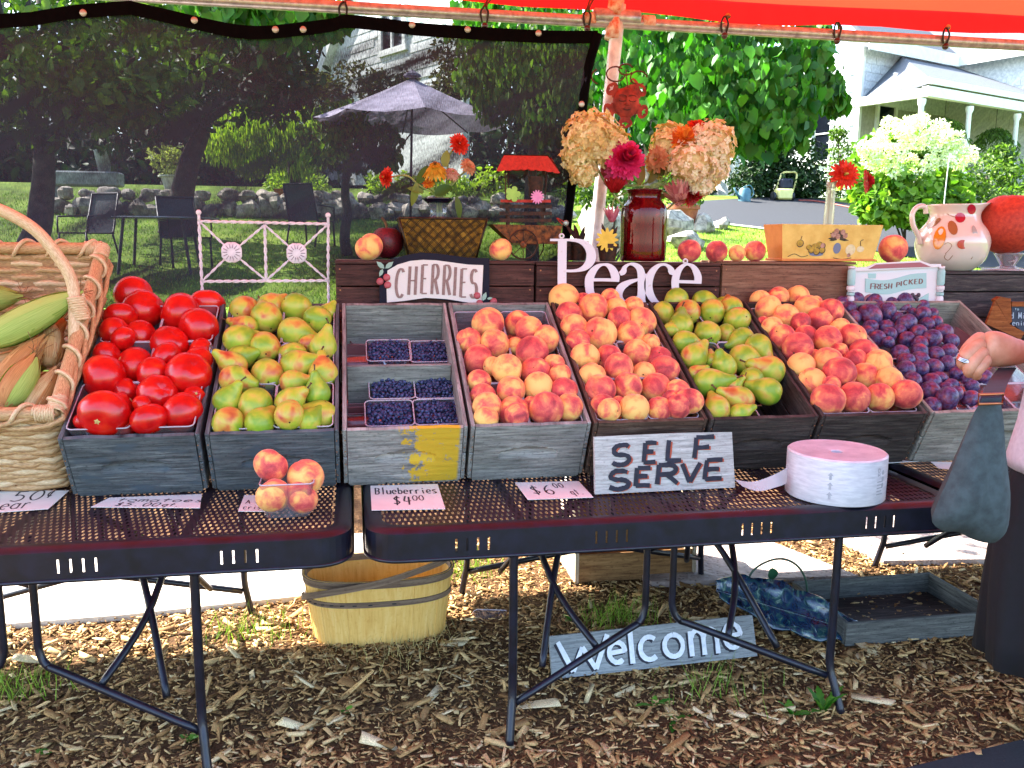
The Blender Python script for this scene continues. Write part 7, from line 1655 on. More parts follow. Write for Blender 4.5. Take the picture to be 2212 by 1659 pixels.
# ---- sun face ornament hanging on the post
ys = 4.22; sb = W(1352, 222, ys); RS = simple('sun_rust', '#6a1a10', '#a83422', 26, .75, .4, .2, src='Object'); t = thing('sun_ornament', 'rusty red metal sun face with curled rays on the post', 'ornament', sb)
s2 = ((sb-CAMPOS).dot(CF))/F; fx = plane(sb, V((1, 0, 0)), V((0, 0, 1)))
mb = M(); mb.sphere(sb, 30*s2, 20, 14, (1, .35, 1.05)); mb.build('face', RS, t, True)
mb = M(); mb.tube(smoothpts([tuple(fx(-1*s2, 12*s2, 11*s2)), tuple(fx(-2*s2, 0, 13*s2)), tuple(fx(-4*s2, -5*s2, 12*s2)), tuple(fx(4*s2, -6*s2, 12*s2))], 4), 2*s2, 6); mb.build('nose', RS, t, True)
DR = simple('sun_dark_rust', '#3a0e08', '#5a1a10', 40, .8)
for sx in (-1, 1):
    mb = M(); mb.tube([fx((sx*12+8*math.cos(a))*s2, (5+4*math.sin(a))*s2, 10.5*s2) for a in np.linspace(3.3, 6.1, 8)], .9*s2, 5); mb.build('eyelid', DR, t, True)
    mb = M(); mb.tube([fx((sx*11+9*math.cos(a))*s2, (9+6*math.sin(a))*s2, 10*s2) for a in np.linspace(.5, 2.7, 8)], .8*s2, 5); mb.build('brow', DR, t, True)
mb = M(); mb.tube([fx((8*math.cos(a))*s2, (-13+3*math.sin(a))*s2, 10.5*s2) for a in np.linspace(3.3, 6.1, 8)], 1.4*s2, 5); mb.build('mouth', DR, t, True)
for k in range(11):
    a = math.pi/2+k*2*math.pi/11; pts = []
    for i in range(7): f_ = i/6; r = (26+34*f_-8*f_*f_)*s2; aa = a+.55*math.sin(f_*2.6)*(1 if k % 2 else -1); pts.append((r*math.cos(aa), r*math.sin(aa), (15-11*f_)*s2))
    e = pts[-1]; aa = math.atan2(e[1], e[0]); sg = 1 if k % 2 else -1
    pts += [(e[0]-7*s2*math.cos(aa)*j/2-sg*5*s2*math.sin(aa)*-j/2, e[1]-7*s2*math.sin(aa)*j/2+sg*5*s2*math.cos(aa)*-j/2, 3*s2) for j in (1, 2)]
    mb = M(); mb.ribbon(smoothpts(pts, 3), fx, .004, -.002+k*.0004); mb.build('ray', RS, t)
# curly wire above it
WIRE = simple('rust_wire', '#3a120c', '#6a2a1a', 40, .8)
t = thing('wire_hanger', 'curled rusty wire hanger above the sun face', 'hanger', W(1340, 170, ys))
for (u, v, r, a0, a1) in [(1330, 160, 20, 0, 5.5), (1352, 150, 15, .5, 6), (1380, 168, 18, 1, 6.2), (1300, 165, 22, 2, 4.2)]: mb = M(); mb.tube([W(u+r*math.cos(a), v+r*.8*math.sin(a), ys) for a in np.linspace(a0, a1, 16)], .004, 5); mb.build('wire', WIRE, t, True)
mb = M(); mb.tube([W(1352, 150, ys), W(1356, 190, ys)], .003, 5); mb.build('wire', WIRE, t)

# ---- yellow wooden planter with painted fruit, slim vase, red flowers
yb = 3.9; t = thing('yellow_planter', 'yellow wooden planter painted with fruit and a bouquet', 'planter', shelf_at(1775, yb, SHELF+.004)); YW = simple('planter_yellow', '#c89a44', '#dcb660', 14, .6, .05); YO = simple('planter_orange', '#b86a2a', '#c87a3a', 14, .6)
zt0 = SHELF+.006
A_ = dict(fl=W(1690, 565, yb-.08), fr=W(1885, 568, yb-.08), tl=W(1690, 484, yb-.1), tr=W(1908, 492, yb-.1), bl=W(1648, 556, yb+.06), tbl=W(1645, 478, yb+.08))
zf = A_['tl'].z; D_ = .17
fl, fr_ = V((A_['fl'].x, yb-.08, zt0)), V((A_['fr'].x, yb-.08, zt0)); tl_, tr_ = A_['tl'], A_['tr']; tr_.z = tl_.z
bl, br = fl+V((.0, D_-.03, 0)), fr_+V((0, D_-.03, 0)); tbl, tbr = tl_+V((0, D_+.02, 0)), tr_+V((0, D_+.02, 0))
def slabq(a, b, c_, d, nm, mt, th=.009):
    nn = (b-a).cross(d-a).normalized(); cen_ = (fl+fr_+tbl+tbr)/4
    if nn.dot(cen_-a) < 0: nn = -nn
    mb = M(); P_ = [a, b, c_, d]; mb.add(P_+[p+nn*th for p in P_], [(0, 1, 2, 3), (7, 6, 5, 4)]+[(i, (i+1) % 4, (i+1) % 4+4, i+4) for i in range(4)]); return mb.build(nm, mt, t)
slabq(fl, fr_, tr_, tl_, 'front_board', YW); slabq(bl, fl+V((0, .001, 0)), tl_+V((0, .001, 0)), tbl, 'end_board', YO); slabq(fr_+V((0, .001, 0)), br, tbr, tr_+V((0, .001, 0)), 'end_board', YO); slabq(br-V((.001, 0, 0)), bl+V((.001, 0, 0)), tbl+V((.001, 0, 0)), tbr-V((.001, 0, 0)), 'back_board', YO)
mb = M(); mb.box(((fl.x+fr_.x)/2, yb-.01, SHELF+.012), (fr_.x-fl.x+.02, D_+.01, .011), bev=.002); mb.build('base_board', YO, t)
ex = (fr_-fl).normalized(); ey = (tl_-fl); ey = (ey-ex*ey.dot(ex)).normalized(); fo = plane(fl, ex, ey); Wb, Hb = (fr_-fl).length, (tl_-fl).length
def spot(x, y, r, mat, sx=1, sy=1, lift=.0006, n=14): mb = M(); mb.prism([(x*Wb+r*sx*math.cos(a), y*Hb+r*sy*math.sin(a)) for a in np.linspace(0, 2*math.pi, n+1)[:-1]], lambda a, b, d: fo(a, b, lift+d), .0006); mb.build('painted_mark', mat, t)
PY, PD, PB_, PR, PC = simple('painted_pear_yellow', '#8a6a14', '#b8922a', 60, .6), simple('painted_dark', '#2e2418', '#4a3a2a', 60, .7), simple('painted_blue', '#6a7088', None, 5, .7), simple('painted_rose', '#8a5a48', '#b88a78', 60, .7), simple('painted_cream', '#c8b48a', '#d8c8a0', 60, .7)
spot(.36, .2, .036, PB_, 1, .3); 
for k, (x, y, r) in enumerate([(.30, .30, .016), (.36, .27, .018), (.42, .3, .016), (.33, .4, .015), (.38, .44, .017), (.17, .48, .018), (.42, .42, .014), (.27, .38, .013)]): spot(x, y, r, PD, lift=.0009+k*.0001, n=12); spot(x-.004, y+.01, r*.84, PY if k != 6 else PR, lift=.0018+k*.0001, n=12)
for k in range(26):
    a = random.uniform(-.2, 3.4); mb = M(); x0, y0 = .58*Wb, .62*Hb; L = random.uniform(.03, .06); mb.ribbon([(x0+.008*math.cos(a), y0+.008*math.sin(a), .009), (x0+L*.6*math.cos(a), y0+L*.5*math.sin(a), .012), (x0+L*math.cos(a), y0+L*.75*math.sin(a), .001)], fo, .0005, .0006+k*.00004); mb.build('painted_leaf', PD, t)
for k, (x, y) in enumerate([(.55, .82), (.62, .8), (.57, .68), (.65, .7), (.52, .72)]): spot(x, y, .013, PR, lift=.002+k*.0001)
spot(.58, .36, .02, PB_, 1, 1.3, .0006); spot(.73, .32, .026, PC, 1, 1); spot(.84, .34, .018, PC, 1.1, .8); spot(.72, .17, .01, PR)
for k, pts in enumerate([[(.05, .12), (.12, .2), (.2, .12), (.27, .16)], [(.55, .1), (.65, .06), (.75, .1)], [(.84, .42), (.83, .55), (.86, .6)], [(.17, .57), (.18, .68)]]): mb = M(); mb.ribbon([(x*Wb, y*Hb, .003) for x, y in smoothpts(pts, 4)], fo, .0005, .0012+k*.0001); mb.build('painted_line', PD, t)
vb = V((W(1787, 490, yb).x, yb, SHELF+.02)); t = thing('slim_vase', 'slim clear glass bud vase in the yellow planter', 'vase', vb); zt = W(1795, 393, yb).z
mb = M(); dx = W(1797, 393, yb).x-vb.x; pr = [(.022, .0), (.026, .01), (.024, (zt-vb.z)*.5), (.021, (zt-vb.z)*.9), (.026, zt-vb.z)]; mb.lathe(pr, 20, vb); mb.v = [p+V((dx*(p.z-vb.z)/(zt-vb.z), 0, 0)) for p in mb.v]; mb.build('glass', glass('bud_vase_glass', '#dfe2d0', .03, .68), t, True)
mv = V((vb.x+dx, yb, zt))
flower('red gerbera in the slim vase', W(1825, 377, yb-.04), V((-.12, -.95, .15)), 33*((vb-CAMPOS).dot(CF))/F, Z_RED, [vb+V((0, 0, .02)), mv-V((.005, 0, .05)), mv+V((.01, 0, .01)), W(1840, 398, yb), W(1826, 379, yb-.02)], disc=simple('gerbera_disc', '#8a7a2a', '#b8a040', 80, .8), rows=3, npet=22, wid=.26, name='gerbera')
flower('small crimson flower leaning out of the slim vase', W(1872, 391, yb-.02), V((.9, -.35, .1)), 27*((vb-CAMPOS).dot(CF))/F, pmat('crimson_pink', '#a01424', '#cc2c44'), [vb+V((.005, 0, .02)), mv, W(1840, 395, yb), W(1862, 391, yb)], disc=None, rows=4, name='gerbera')

# ---- ceramic pitcher
yp = 3.94; pb_ = V((W(2052, 580, yp).x, yp, SHELF-.038)); t = thing('ceramic_pitcher', 'pink-white ceramic pitcher painted with fruit', 'pitcher', pb_); s3 = ((pb_-CAMPOS).dot(CF))/F
CER = glossy('cream_glaze', '#cfbcb0', .15, .5); zc = [W(2052, v, yp).z for v in (582, 560, 525, 500, 480, 462, 442)]
pr = smoothpts([(36*s3, pb_.z), (44*s3, pb_.z+.004), (66*s3, zc[1]), (74*s3, zc[2]), (68*s3, zc[3]), (54*s3, zc[4]), (49*s3, zc[5]), (55*s3, zc[6])], 4)
mb = M(); mb.lathe(pr, 40, (pb_.x, pb_.y, 0), None); 
def spout(p):
    f_ = max(0, (p.z-zc[4])/(zc[6]-zc[4])); dx = p.x-pb_.x
    return p+V((max(0, dx)*.42*f_*f_*(max(0, dx)/(55*s3))**2, 0, .012*f_*f_*max(0, dx)/(55*s3)))
mb.v = [spout(p) for p in mb.v]; mb.build('body', CER, t, True)
mb = M(); mb.tube(smoothpts([tuple(W(u, v, yp)) for u, v in [(2000, 462), (1998, 447), (1982, 447), (1971, 462), (1972, 485), (1984, 510), (1988, 527)]], 5), .0125, 10); mb.build('handle', CER, t, True)
def onpot(u, v):                                          # point on the pitcher's surface under a sight line
    d = ray(u, v); best = None
    for i in range(260):
        k = (yp-.16+i*.0009)/d.y; p = CAMPOS+d*k; r = 0
        for (r0, z0_), (r1_, z1_) in zip(pr[:-1], pr[1:]):
            if z0_ <= p.z <= z1_: r = r0+(r1_-r0)*(p.z-z0_)/max(1e-6, z1_-z0_)
        if math.hypot(p.x-pb_.x, p.y-pb_.y) <= r: return p, V((p.x-pb_.x, p.y-pb_.y, 0)).normalized()
    return CAMPOS+d*((yp-.06)/d.y), V((0, -1, 0))
def decal(pts, mat, nm='painted_fruit', lift=.003):
    P_ = []
    c = onpot(sum(p[0] for p in pts)/len(pts), sum(p[1] for p in pts)/len(pts))
    for u, v in pts: a, n_ = onpot(u, v); P_.append(a+n_*lift)
    mb = M(); n = len(P_); mb.add(P_+[c[0]+c[1]*lift], [(i, (i+1) % n, n) for i in range(n)]); mb.build(nm, mat, t, True)
def el(u, v, a, b, rot=0, n=14): return [(u+a*math.cos(q_)*math.cos(rot)-b*math.sin(q_)*math.sin(rot), v+a*math.cos(q_)*math.sin(rot)+b*math.sin(q_)*math.cos(rot)) for q_ in np.linspace(0, 2*math.pi, n+1)[:-1]]
GO, GB, GR, GG = glossy('glaze_orange', '#c47a1c', .2, .5), glossy('glaze_brown', '#8a5a34', .2, .5), glossy('glaze_red', '#a8182c', .2, .5), glossy('glaze_grey', '#9a948c', .2, .5)
decal(el(2030, 514, 13, 26, .25), GO); decal(el(2058, 492, 10, 16, -.3), GB, 'painted_leaf'); decal(el(2018, 482, 18, 6, -.6), GB, 'painted_leaf'); decal(el(2074, 470, 11, 11), GR); decal(el(2079, 528, 12, 10), GR); decal(el(2098, 452, 9, 11), GR); decal(el(2105, 500, 5, 14, -.3), GG, 'painted_leaf')
for pts in ([(2045, 462), (2060, 468), (2070, 470)], [(2042, 548), (2050, 540), (2056, 530), (2048, 524), (2040, 528)], [(2058, 552), (2048, 562), (2040, 556), (2044, 548)], [(2105, 515), (2106, 540), (2098, 560)]):
    P_ = [onpot(u, v) for u, v in smoothpts(pts, 4)]; mb = M(); mb.tube([a+n_*.001 for a, n_ in P_], .0014, 5); mb.build('painted_line', GB, t, True)

# ---- big red gourd-shaped ornament on a glass stand
yg = 3.9; c = W(2178, 484, yg); s4 = ((c-CAMPOS).dot(CF))/F; t = thing('red_gourd', 'big mottled red ball ornament at the shelf end', 'ornament', (c.x, yg, SHELF-.04))
mb = M(); mb.sphere(c, 66*s4, 36, 24, (1.0, 1.0, .98), None, lambda th, ph, p: 1+.01*math.cos(6*ph)-.08*math.exp(-(th/.3)**2)); mb.build('body', simple('gourd_red', '#9a2412', '#c03c22', 60, .7, .25, src='Object'), t, True)
gs = thing('glass_stand', 'clear glass cake stand under the red ball', 'stand', (c.x+.02, yg, SHELF-.036)); zb_ = SHELF-.036
mb = M(); mb.lathe(smoothpts([(.12, zb_), (.115, zb_+.008), (.06, zb_+.014), (.035, zb_+.022), (.04, zb_+.035), (.07, c.z-66*s4*.93)], 4), 28, (c.x+.02, yg, 0)); mb.build('glass', glass('stand_glass', '#e6d6da', .03, .8), gs, True)
mb = M(); mb.tube(smoothpts([tuple(W(2188, 548, yg-.06)), tuple(W(2196, 560, yg-.07)), tuple(W(2180, 566, yg-.07))], 5), .004, 6); mb.build('handle', glass('stand_glass', '#e6d6da'), gs, True)
# small wooden box with a printed side at the right end
BXW = wood('orange_pine', '#5a2a10', '#8a4a20', '#a8683a', stain=.8); yx = 3.62; t = thing('printed_crate', 'small orange pine crate with a dark blue printed panel', 'crate', W(2180, 700, yx))
def slabw(pts, d, nm, mt, dy=.012): mb = M(); P_ = [W(u, v, yx+d) for u, v in pts]; n = len(P_); mb.add(P_+[p+V((0, dy, 0)) for p in P_], [tuple(range(n)), tuple(range(2*n-1, n-1, -1))]+[(i, i+n, (i+1) % n+n, (i+1) % n) for i in range(n)], [(p.x+3, p.z, 0) for p in P_]*2); return mb.build(nm, mt, t)
slabw([(2150, 648), (2162, 641), (2184, 645), (2184, 655), (2186, 695), (2180, 700)], .02, 'corner_post', BXW, .03)
slabw([(2150, 650), (2180, 700), (2214, 718), (2205, 733), (2130, 700)], .0, 'side_board', BXW)
slabw([(2186, 655), (2300, 655), (2300, 730), (2216, 722), (2186, 698)], .035, 'printed_panel', simple('print_navy', '#141a34', '#1e2644', 20, .6))
slabw([(2186, 652), (2300, 652), (2300, 662), (2186, 662)], .02, 'top_slat', BXW)
fy = lambda x, y, d=0.0: W(x, -y, yx+.033-d)
line(t, 'd Mission', 2183, -688, 8.5, 7, 13, fy, 2.2, simple('print_white', '#9aa4b4', None, 5, .7), pen=(.5, 0.0)); line(t, 'eninsula', 2187, -703, 8, 6.5, 11, fy, 2.0, MATS['print_white'], pen=(.5, 0.0)); line(t, 'to', 2192, -670, 5, 4, 5, fy, 1, MATS['print_white'])
# white wire trellis panel behind the pears
yt = 3.86; t = thing('wire_trellis', 'white twisted-wire garden panel with two rosettes', 'panel', (W(570, 650, yt).x, yt, TZ)); WM = simple('white_wire', '#c6b4bc', '#dccdd2', 40, .5)
def twist(a, b, r=.0065):
    n = max(6, int((b-a).length/.012)); d = (b-a).normalized(); x = d.cross(V((0, 1, 0))).normalized(); y_ = V((0, 1, 0))
    mb = M()
    for ph in (0, math.pi): mb.tube([a.lerp(b, i/n)+x*(r*.55*math.cos(i*1.1+ph))+y_*(r*.55*math.sin(i*1.1+ph)) for i in range(n+1)], r*.62, 6)
    mb.build('twisted_bar', WM, t, True)
G_ = {k: W(u, v, yt) for k, (u, v) in dict(a=(430, 478), b=(709, 484), c=(436, 608), d=(709, 606), m0=(572, 486), m1=(575, 606), e=(434, 690), f=(712, 690)).items()}
for a, b in (('a', 'b'), ('c', 'd'), ('m0', 'm1'), ('a', 'c'), ('b', 'd')): twist(G_[a], G_[b])
for a in ('c', 'd'): p = G_[a].copy(); p.z = TZ+.004; twist(G_[a], p)
for cu, cv, xs2 in ((501, 545, ('a', 'm0', 'c', 'm1')), (641, 547, ('m0', 'b', 'm1', 'd'))):
    cc_ = W(cu, cv, yt)
    for k in xs2: twist(cc_, G_[k], .005)
    mb = M(); mb.sphere(cc_-V((0, .008, 0)), .042, 28, 8, (1, .22, 1), None, lambda th, ph, p: 1); mb.v = [cc_-V((0, .008, 0))+(p-cc_+V((0, .008, 0)))*(1+.1*abs(math.sin(6*math.atan2(p.z-cc_.z, p.x-cc_.x)))) for p in mb.v]; mb.build('rosette', WM, t, True)
    for k in range(14): a = k*2*math.pi/14; mb = M(); mb.tube([cc_+V((.018*math.cos(a), -.0175, .018*math.sin(a))), cc_+V((.036*math.cos(a), -.013, .036*math.sin(a)))], .002, 4); mb.build('rosette_rib', simple('rosette_shade', '#8a7a80', None, 5, .6), t)
for k in ('a', 'b'): mb = M(); mb.tube([G_[k], G_[k]+V((0, 0, .03))], .006, 6); mb.sphere(G_[k]+V((0, 0, .037)), .0115, 12, 8); mb.build('finial', WM, t, True)

# ================================================================== BASKET, BAG ROLL, PERSON, THINGS UNDER THE TABLES
# ---- wicker basket of sweetcorn
x1, y0, y1 = -1.0, 3.17, 3.74; x0 = -1.95
def bas(sx, sy, f_):                                       # sx 0..1 left-right, sy 0..1 front-back, f_ 0 base .. 1 rim
    fl = .015*(f_-.5); X_ = x0-fl+(x1-x0+2*fl)*sx+(.015*f_ if sx > .5 else 0); Y_ = y0-.14*f_*(1-sy)+(y1-y0)*sy-.02*f_*sy
    zb_ = TZ+.012+sy*.34; zr = 1.045+sy*(1.575-1.045); return V((X_, Y_, zb_+(zr-zb_)*f_))
CANE = simple('cane', '#94683f', '#cfa878', 24, .55, .2, stretch=(3, 20, 20)); CANE2 = simple('cane_dark', '#7a5030', '#b48654', 24, .6, .2, stretch=(3, 20, 20)); CANEP = simple('cane_pale', '#b48c60', '#e0c49c', 24, .5, .2, stretch=(3, 20, 20))
bt = thing('wicker_basket', 'big wicker basket with an arched cane handle', 'basket', (-1.5, 3.4, TZ))
def perim(n=96):
    out = []
    for i in range(n):
        t = i/n*4; k = int(t); f_ = t-k; f_ = min(max(f_, .02), .98)
        out.append([(f_, 0), (1, f_), (1-f_, 1), (0, 1-f_)][k])
    return out
pr_ = perim(120); cenb = V(((x0+x1)/2, (y0+y1)/2, 1.1))
rows_ = 18
for r in range(rows_):
    pts = []
    for i, (a, b) in enumerate(pr_):
        p = bas(a, b, (r+.5)/rows_*.94+.01); o_ = V((p.x-cenb.x, (p.y-cenb.y)*1.3, 0)).normalized(); pts.append(p+o_*(.009*math.sin(i*math.pi/2.5+(r % 2)*math.pi))+V((0, 0, random.gauss(0, .0022))))
    mb = M(); mb.tube(pts, .0125, 6, True); mb.build('weaver', [CANE, CANEP, CANE][r % 3], bt, True)
for i in range(0, 120, 5):
    a, b = pr_[i]; mb = M(); mb.tube([bas(a, b, .01), bas(a, b, .5), bas(a, b, .97)], .0065, 6); mb.build('stake', CANE2, bt, True)
mb = M(); mb.add([bas(.02, .02, 0), bas(.98, .02, 0), bas(.98, .98, 0), bas(.02, .98, 0)], [(0, 1, 2, 3)]); mb.build('base', CANE2, bt)
for a, b in (((.008, .01), (.992, .01)), ((.992, .01), (.992, .99)), ((.992, .99), (.008, .99)), ((.008, .99), (.008, .01))): mb = M(); mb.add([bas(*a, .0), bas(*b, .0), bas(*b, .95), bas(*a, .95)], [(0, 1, 2, 3)]); mb.build('inner_wall', CANE2, bt)
rim = [bas(a, b, 1.0) for a, b in pr_]
for k in range(4):
    seg = rim[k*30:(k+1)*30]+[rim[((k+1)*30) % 120]]; mb = M(); mb.tube(seg, .024, 10); mb.build('rim_rod', CANE, bt, True)
    pts = []; n = 200
    for i in range(n):
        f_ = i/(n-1)*(len(seg)-1); q_ = int(min(f_, len(seg)-2)); p = seg[q_].lerp(seg[q_+1], f_-q_); d = (seg[-1]-seg[0]).normalized(); x_ = d.cross(V((0, 0, 1))).normalized(); y_ = x_.cross(d); ph = i/n*2*math.pi*(8 if k in (0, 2) else 7)
        pts.append(p+x_*(.031*math.cos(ph))+y_*(.031*math.sin(ph)))
    mb = M(); mb.tube(pts, .0075, 6); mb.build('rim_binding', CANEP, bt, True)
    for e in (seg[1], seg[-2]):
        d = (seg[-1]-seg[0]).normalized(); mb = M(); x_ = d.cross(V((0, 0, 1))).normalized(); y_ = x_.cross(d); mb.tube([e+d*(i*.0009-.03)+x_*(.0265*math.cos(i*.75))+y_*(.0265*math.sin(i*.75)) for i in range(70)], .0045, 5); mb.build('corner_binding', CANEP, bt, True)
for r in range(3):                                          # thick twisted border outside
    pts = []
    for i, (a, b) in enumerate(pr_): p = bas(a, b, .9); o_ = V((p.x-cenb.x, (p.y-cenb.y)*1.3, 0)).normalized(); ph = i*.42+r*2.1; pts.append(p+o_*(.022+.016*math.cos(ph))+V((0, 0, .02*math.sin(ph))))
    mb = M(); mb.tube(pts, .0095, 6, True); mb.build('border_cane', CANE, bt, True)
hpts = [W(160, 640, 3.36), W(152, 600, 3.37), W(128, 558, 3.37), W(85, 505, 3.37), W(35, 470, 3.37), W(-30, 445, 3.37), W(-130, 440, 3.37), W(-260, 480, 3.37)]; hpts += [V((x0+.02, 3.38, 1.45)), V((x0, 3.38, 1.28))]; hpts = [bas(1, .42, .7)+V((-.02, 0, 0)), bas(1, .42, .98)+V((-.01, 0, 0))]+hpts
mb = M(); mb.tube(smoothpts([tuple(p) for p in hpts], 5), .0215, 10); mb.build('handle', CANEP, bt, True)
mb = M(); p0 = W(163, 640, 3.35); p1 = W(176, 690, 3.345); d = (p1-p0).normalized(); x_ = d.cross(V((0, 1, 0))).normalized(); y_ = x_.cross(d); mb.tube([p0.lerp(p1, i/150)+x_*(.027*math.cos(i*.42))+y_*(.027*math.sin(i*.42)) for i in range(151)], .0055, 6); mb.build('handle_binding', CANEP, bt, True)
# corn
def husk(name, a, b): return leafmat(name, a, b, .2, .6, b if name == 'husk_green' else '#a8703c')
HG, HT, HO = husk('husk_green', '#6a9230', '#b8c468'), husk('husk_tan', '#c4985c', '#e4d09c'), husk('husk_brown', '#b87440', '#dca468')
SILK = simple('corn_silk', '#5a3a1c', '#a87a44', 40, .8)
def corn(pa, pb, r, mat, label, mat2=None):
    t = thing('corn_ear', label, 'corn', pa, 'ears of corn in the wicker basket'); d = (pb-pa); L = d.length; d.normalize(); x_ = d.cross(V((0, 0, 1))).normalized(); y_ = x_.cross(d)
    prof = [(0.0, .3), (.08, .62), (.25, .95), (.45, 1), (.7, .85), (.88, .5), (1, .12)]
    mb = M(); rows2 = [(pa+d*(L*a), r*b) for a, b in smoothpts(prof, 2)]; mb.tube([p for p, _ in rows2], [q_ for _, q_ in rows2], 12); cv = .4; mb.lp = [(.45, .45, .45)]*len(mb.v); mb.build('cob', mat, t, True)
    for k in range(7):                                      # overlapping husk leaves
        a0 = k*2*math.pi/7+random.uniform(-.2, .2); vs = []; fs = []; lift = random.uniform(1.02, 1.1); cv = random.random(); Lk = random.uniform(.9, 1.15)
        for i in range(9):
            f_ = i/8; rr = np.interp(f_*Lk, [p[0] for p in prof]+[1.2], [p[1] for p in prof]+[.08])*r*lift+.004*f_+(.02*(f_-.8) if f_ > .8 else 0)
            for j in (-1, -.33, .33, 1):
                aa = a0+j*.62*(1-.55*f_**3); vs.append(pa+d*(L*f_*Lk)+(x_*math.cos(aa)+y_*math.sin(aa))*(rr*(1+.03*math.sin(j*9+k))))
        for i in range(8):
            for j in range(3): fs.append((4*i+j, 4*i+j+1, 4*i+5+j, 4*i+4+j))
        mb = M(); mb.add(vs, fs, [(cv, (q//4)*.35+k*9, (q % 4)*7.0) for q in range(len(vs))]); mb.build('husk_leaf', (mat2 if mat2 and k % 3 == 0 else mat), t, True)
    mb = M()
    for k in range(12): e = pa+d*(L*1.02); q_ = V((random.gauss(0, 1), random.gauss(0, 1), random.gauss(0, 1)))*.02; mb.tube([e-d*.03, e+q_*.5+d*.02, e+q_*1.3+d*.03], .0012, 4)
    mb.build('silk', SILK, t, True)['kind'] = 'stuff'
corn(W(-40, 745, 3.25), W(165, 635, 3.38), .055, HG, 'fresh green ear of corn lying across the top of the basket')
corn(W(-10, 850, 3.2), W(95, 730, 3.32), .05, HO, 'tan ear of corn with torn papery husk', HT)
corn(W(40, 780, 3.36), W(140, 690, 3.5), .045, HO, 'orange-brown ear of corn beneath the green one', HT)
corn(W(10, 880, 3.13), W(75, 770, 3.22), .05, HO, 'yellow-brown ear of corn at the front of the basket', HG)
corn(W(105, 790, 3.3), W(112, 700, 3.42), .045, HT, 'short pinkish ear of corn against the basket side', HO)
corn(W(-60, 900, 3.12), W(60, 860, 3.2), .05, HT, 'tan ear of corn lowest in the basket', HO)
corn(W(-90, 650, 3.5), W(40, 640, 3.6), .05, HG, 'green ear of corn at the back of the basket')
corn(W(-90, 800, 3.28), W(40, 830, 3.2), .05, HT, 'pale ear of corn cut by the picture edge', HO)
corn(W(-60, 720, 3.42), W(110, 740, 3.45), .05, HO, 'dark ear of corn filling the middle of the basket', HT)

corn(W(60, 905, 3.14), W(120, 800, 3.24), .042, HT, 'slim tan ear of corn in the front corner of the basket', HO)
corn(W(-30, 800, 3.34), W(120, 770, 3.4), .05, HT, 'pale papery ear of corn half buried in the middle', HG)
corn(W(-60, 860, 3.26), W(90, 850, 3.2), .045, HO, 'brown ear of corn across the front of the basket', HT)

# ---- roll of produce bags
cR = Zp(1793, 1062, TZ); rc = V((cR.x, 2.725, TZ+.002)); s = ((rc-CAMPOS).dot(CF))/F; rr = 102*s; hh = .158
t = thing('bag_roll', 'large roll of thin white produce bags on the table edge', 'bag roll', rc); BAGP = N('bag_plastic'); BAGP.b.inputs['Base Color'].default_value = hx('#d8d4dc'); BAGP.set(Roughness=.32, Specular_IOR_Level=.5, Coat_Weight=.15); v_ = BAGP.coord('Object', (1, 1, 1)); f = BAGP.noise(BAGP.coord('Object', (1, 1, 6)), 18, 4, .6); BAGP.col(BAGP.ramp(f, [(.3, '#c2bfc8'), (.7, '#e2dfe6')])); BAGP.bump(f, .12, .004)
prof = [(.018, 0), (rr*.985, 0), (rr, .004), (rr*1.004, hh*.5), (rr, hh-.004)]+[(rr*(1-.98*(i/26)**1.0)+(.0 if i % 2 else .001), hh+(.0012 if i % 2 else -.0004)-.004*(i/26)) for i in range(1, 22)]+[(.02, hh-.006), (.019, hh-.05), (.018, 0)]
mb = M(); mb.lathe(prof, 64, rc); mb.build('wound_film', BAGP.m, t, True, 40)
mb = M(); mb.lathe([(.0175, .004), (.0175, hh-.02), (.014, hh-.02), (.014, .004)], 20, rc); mb.build('core', simple('card_core', '#3a2a24', None, 5, .9), t, True)
pts0 = [W(1700, 1030, 2.72), W(1680, 1040, 2.70), W(1640, 1052, 2.72), W(1605, 1045, 2.78)]; vs = []
for i, p in enumerate(smoothpts([tuple(p) for p in pts0], 4)): p = V(p); f_ = i/12; hgt = .06*(1-f_*.55); zb_ = max(TZ+.004, p.z-hgt*.4); vs += [V((p.x, p.y, zb_)), V((p.x-.01*f_, p.y+.05*f_, zb_+hgt*(1-.5*f_)))]
mb = M(); mb.add(vs, [(2*i, 2*i+2, 2*i+3, 2*i+1) for i in range(12)]); mb.build('loose_end', cloth('thin_film', '#cfc6cc', '#dcd4da', '#d8c8cc', .4), t, True)
PRN = simple('faint_print', '#9a9aa4', '#aeaeb6', 60, .5)
fcyl = lambda x, y, d=0.0: V((rc.x+(rr*1.004+.0006+d)*math.sin(x/rr), rc.y-(rr*1.004+.0006+d)*math.cos(x/rr), rc.z+y))
def cylx(u): return rr*math.asin(max(-.98, min(.98, (u-1793)/102.0)))-.18*rr
for k in range(3):
    y_ = .105-k*.034; x_ = cylx(1748); mb = M(); mb.prism([(x_-.01, y_), (x_+.0, y_+.012), (x_+.01, y_), (x_+.004, y_), (x_+.004, y_-.014), (x_-.004, y_-.014), (x_-.004, y_)], fcyl, .0003); mb.build('printed_arrow', PRN, t)
x_ = cylx(1855)
for ch, yy in (('H', .1), ('D', .116)): mb = M(); glyph(mb, ch, x_-.018, yy, .012, .012, fcyl, .003, .0003); mb.build('printed_letter', PRN, t)
for k in range(5): mb = M(); mb.prism([(x_-.02, .08-k*.011), (x_+.014-.006*(k % 2), .08-k*.011), (x_+.014-.006*(k % 2), .084-k*.011), (x_-.02, .084-k*.011)], fcyl, .0003); mb.build('printed_line', PRN, t)
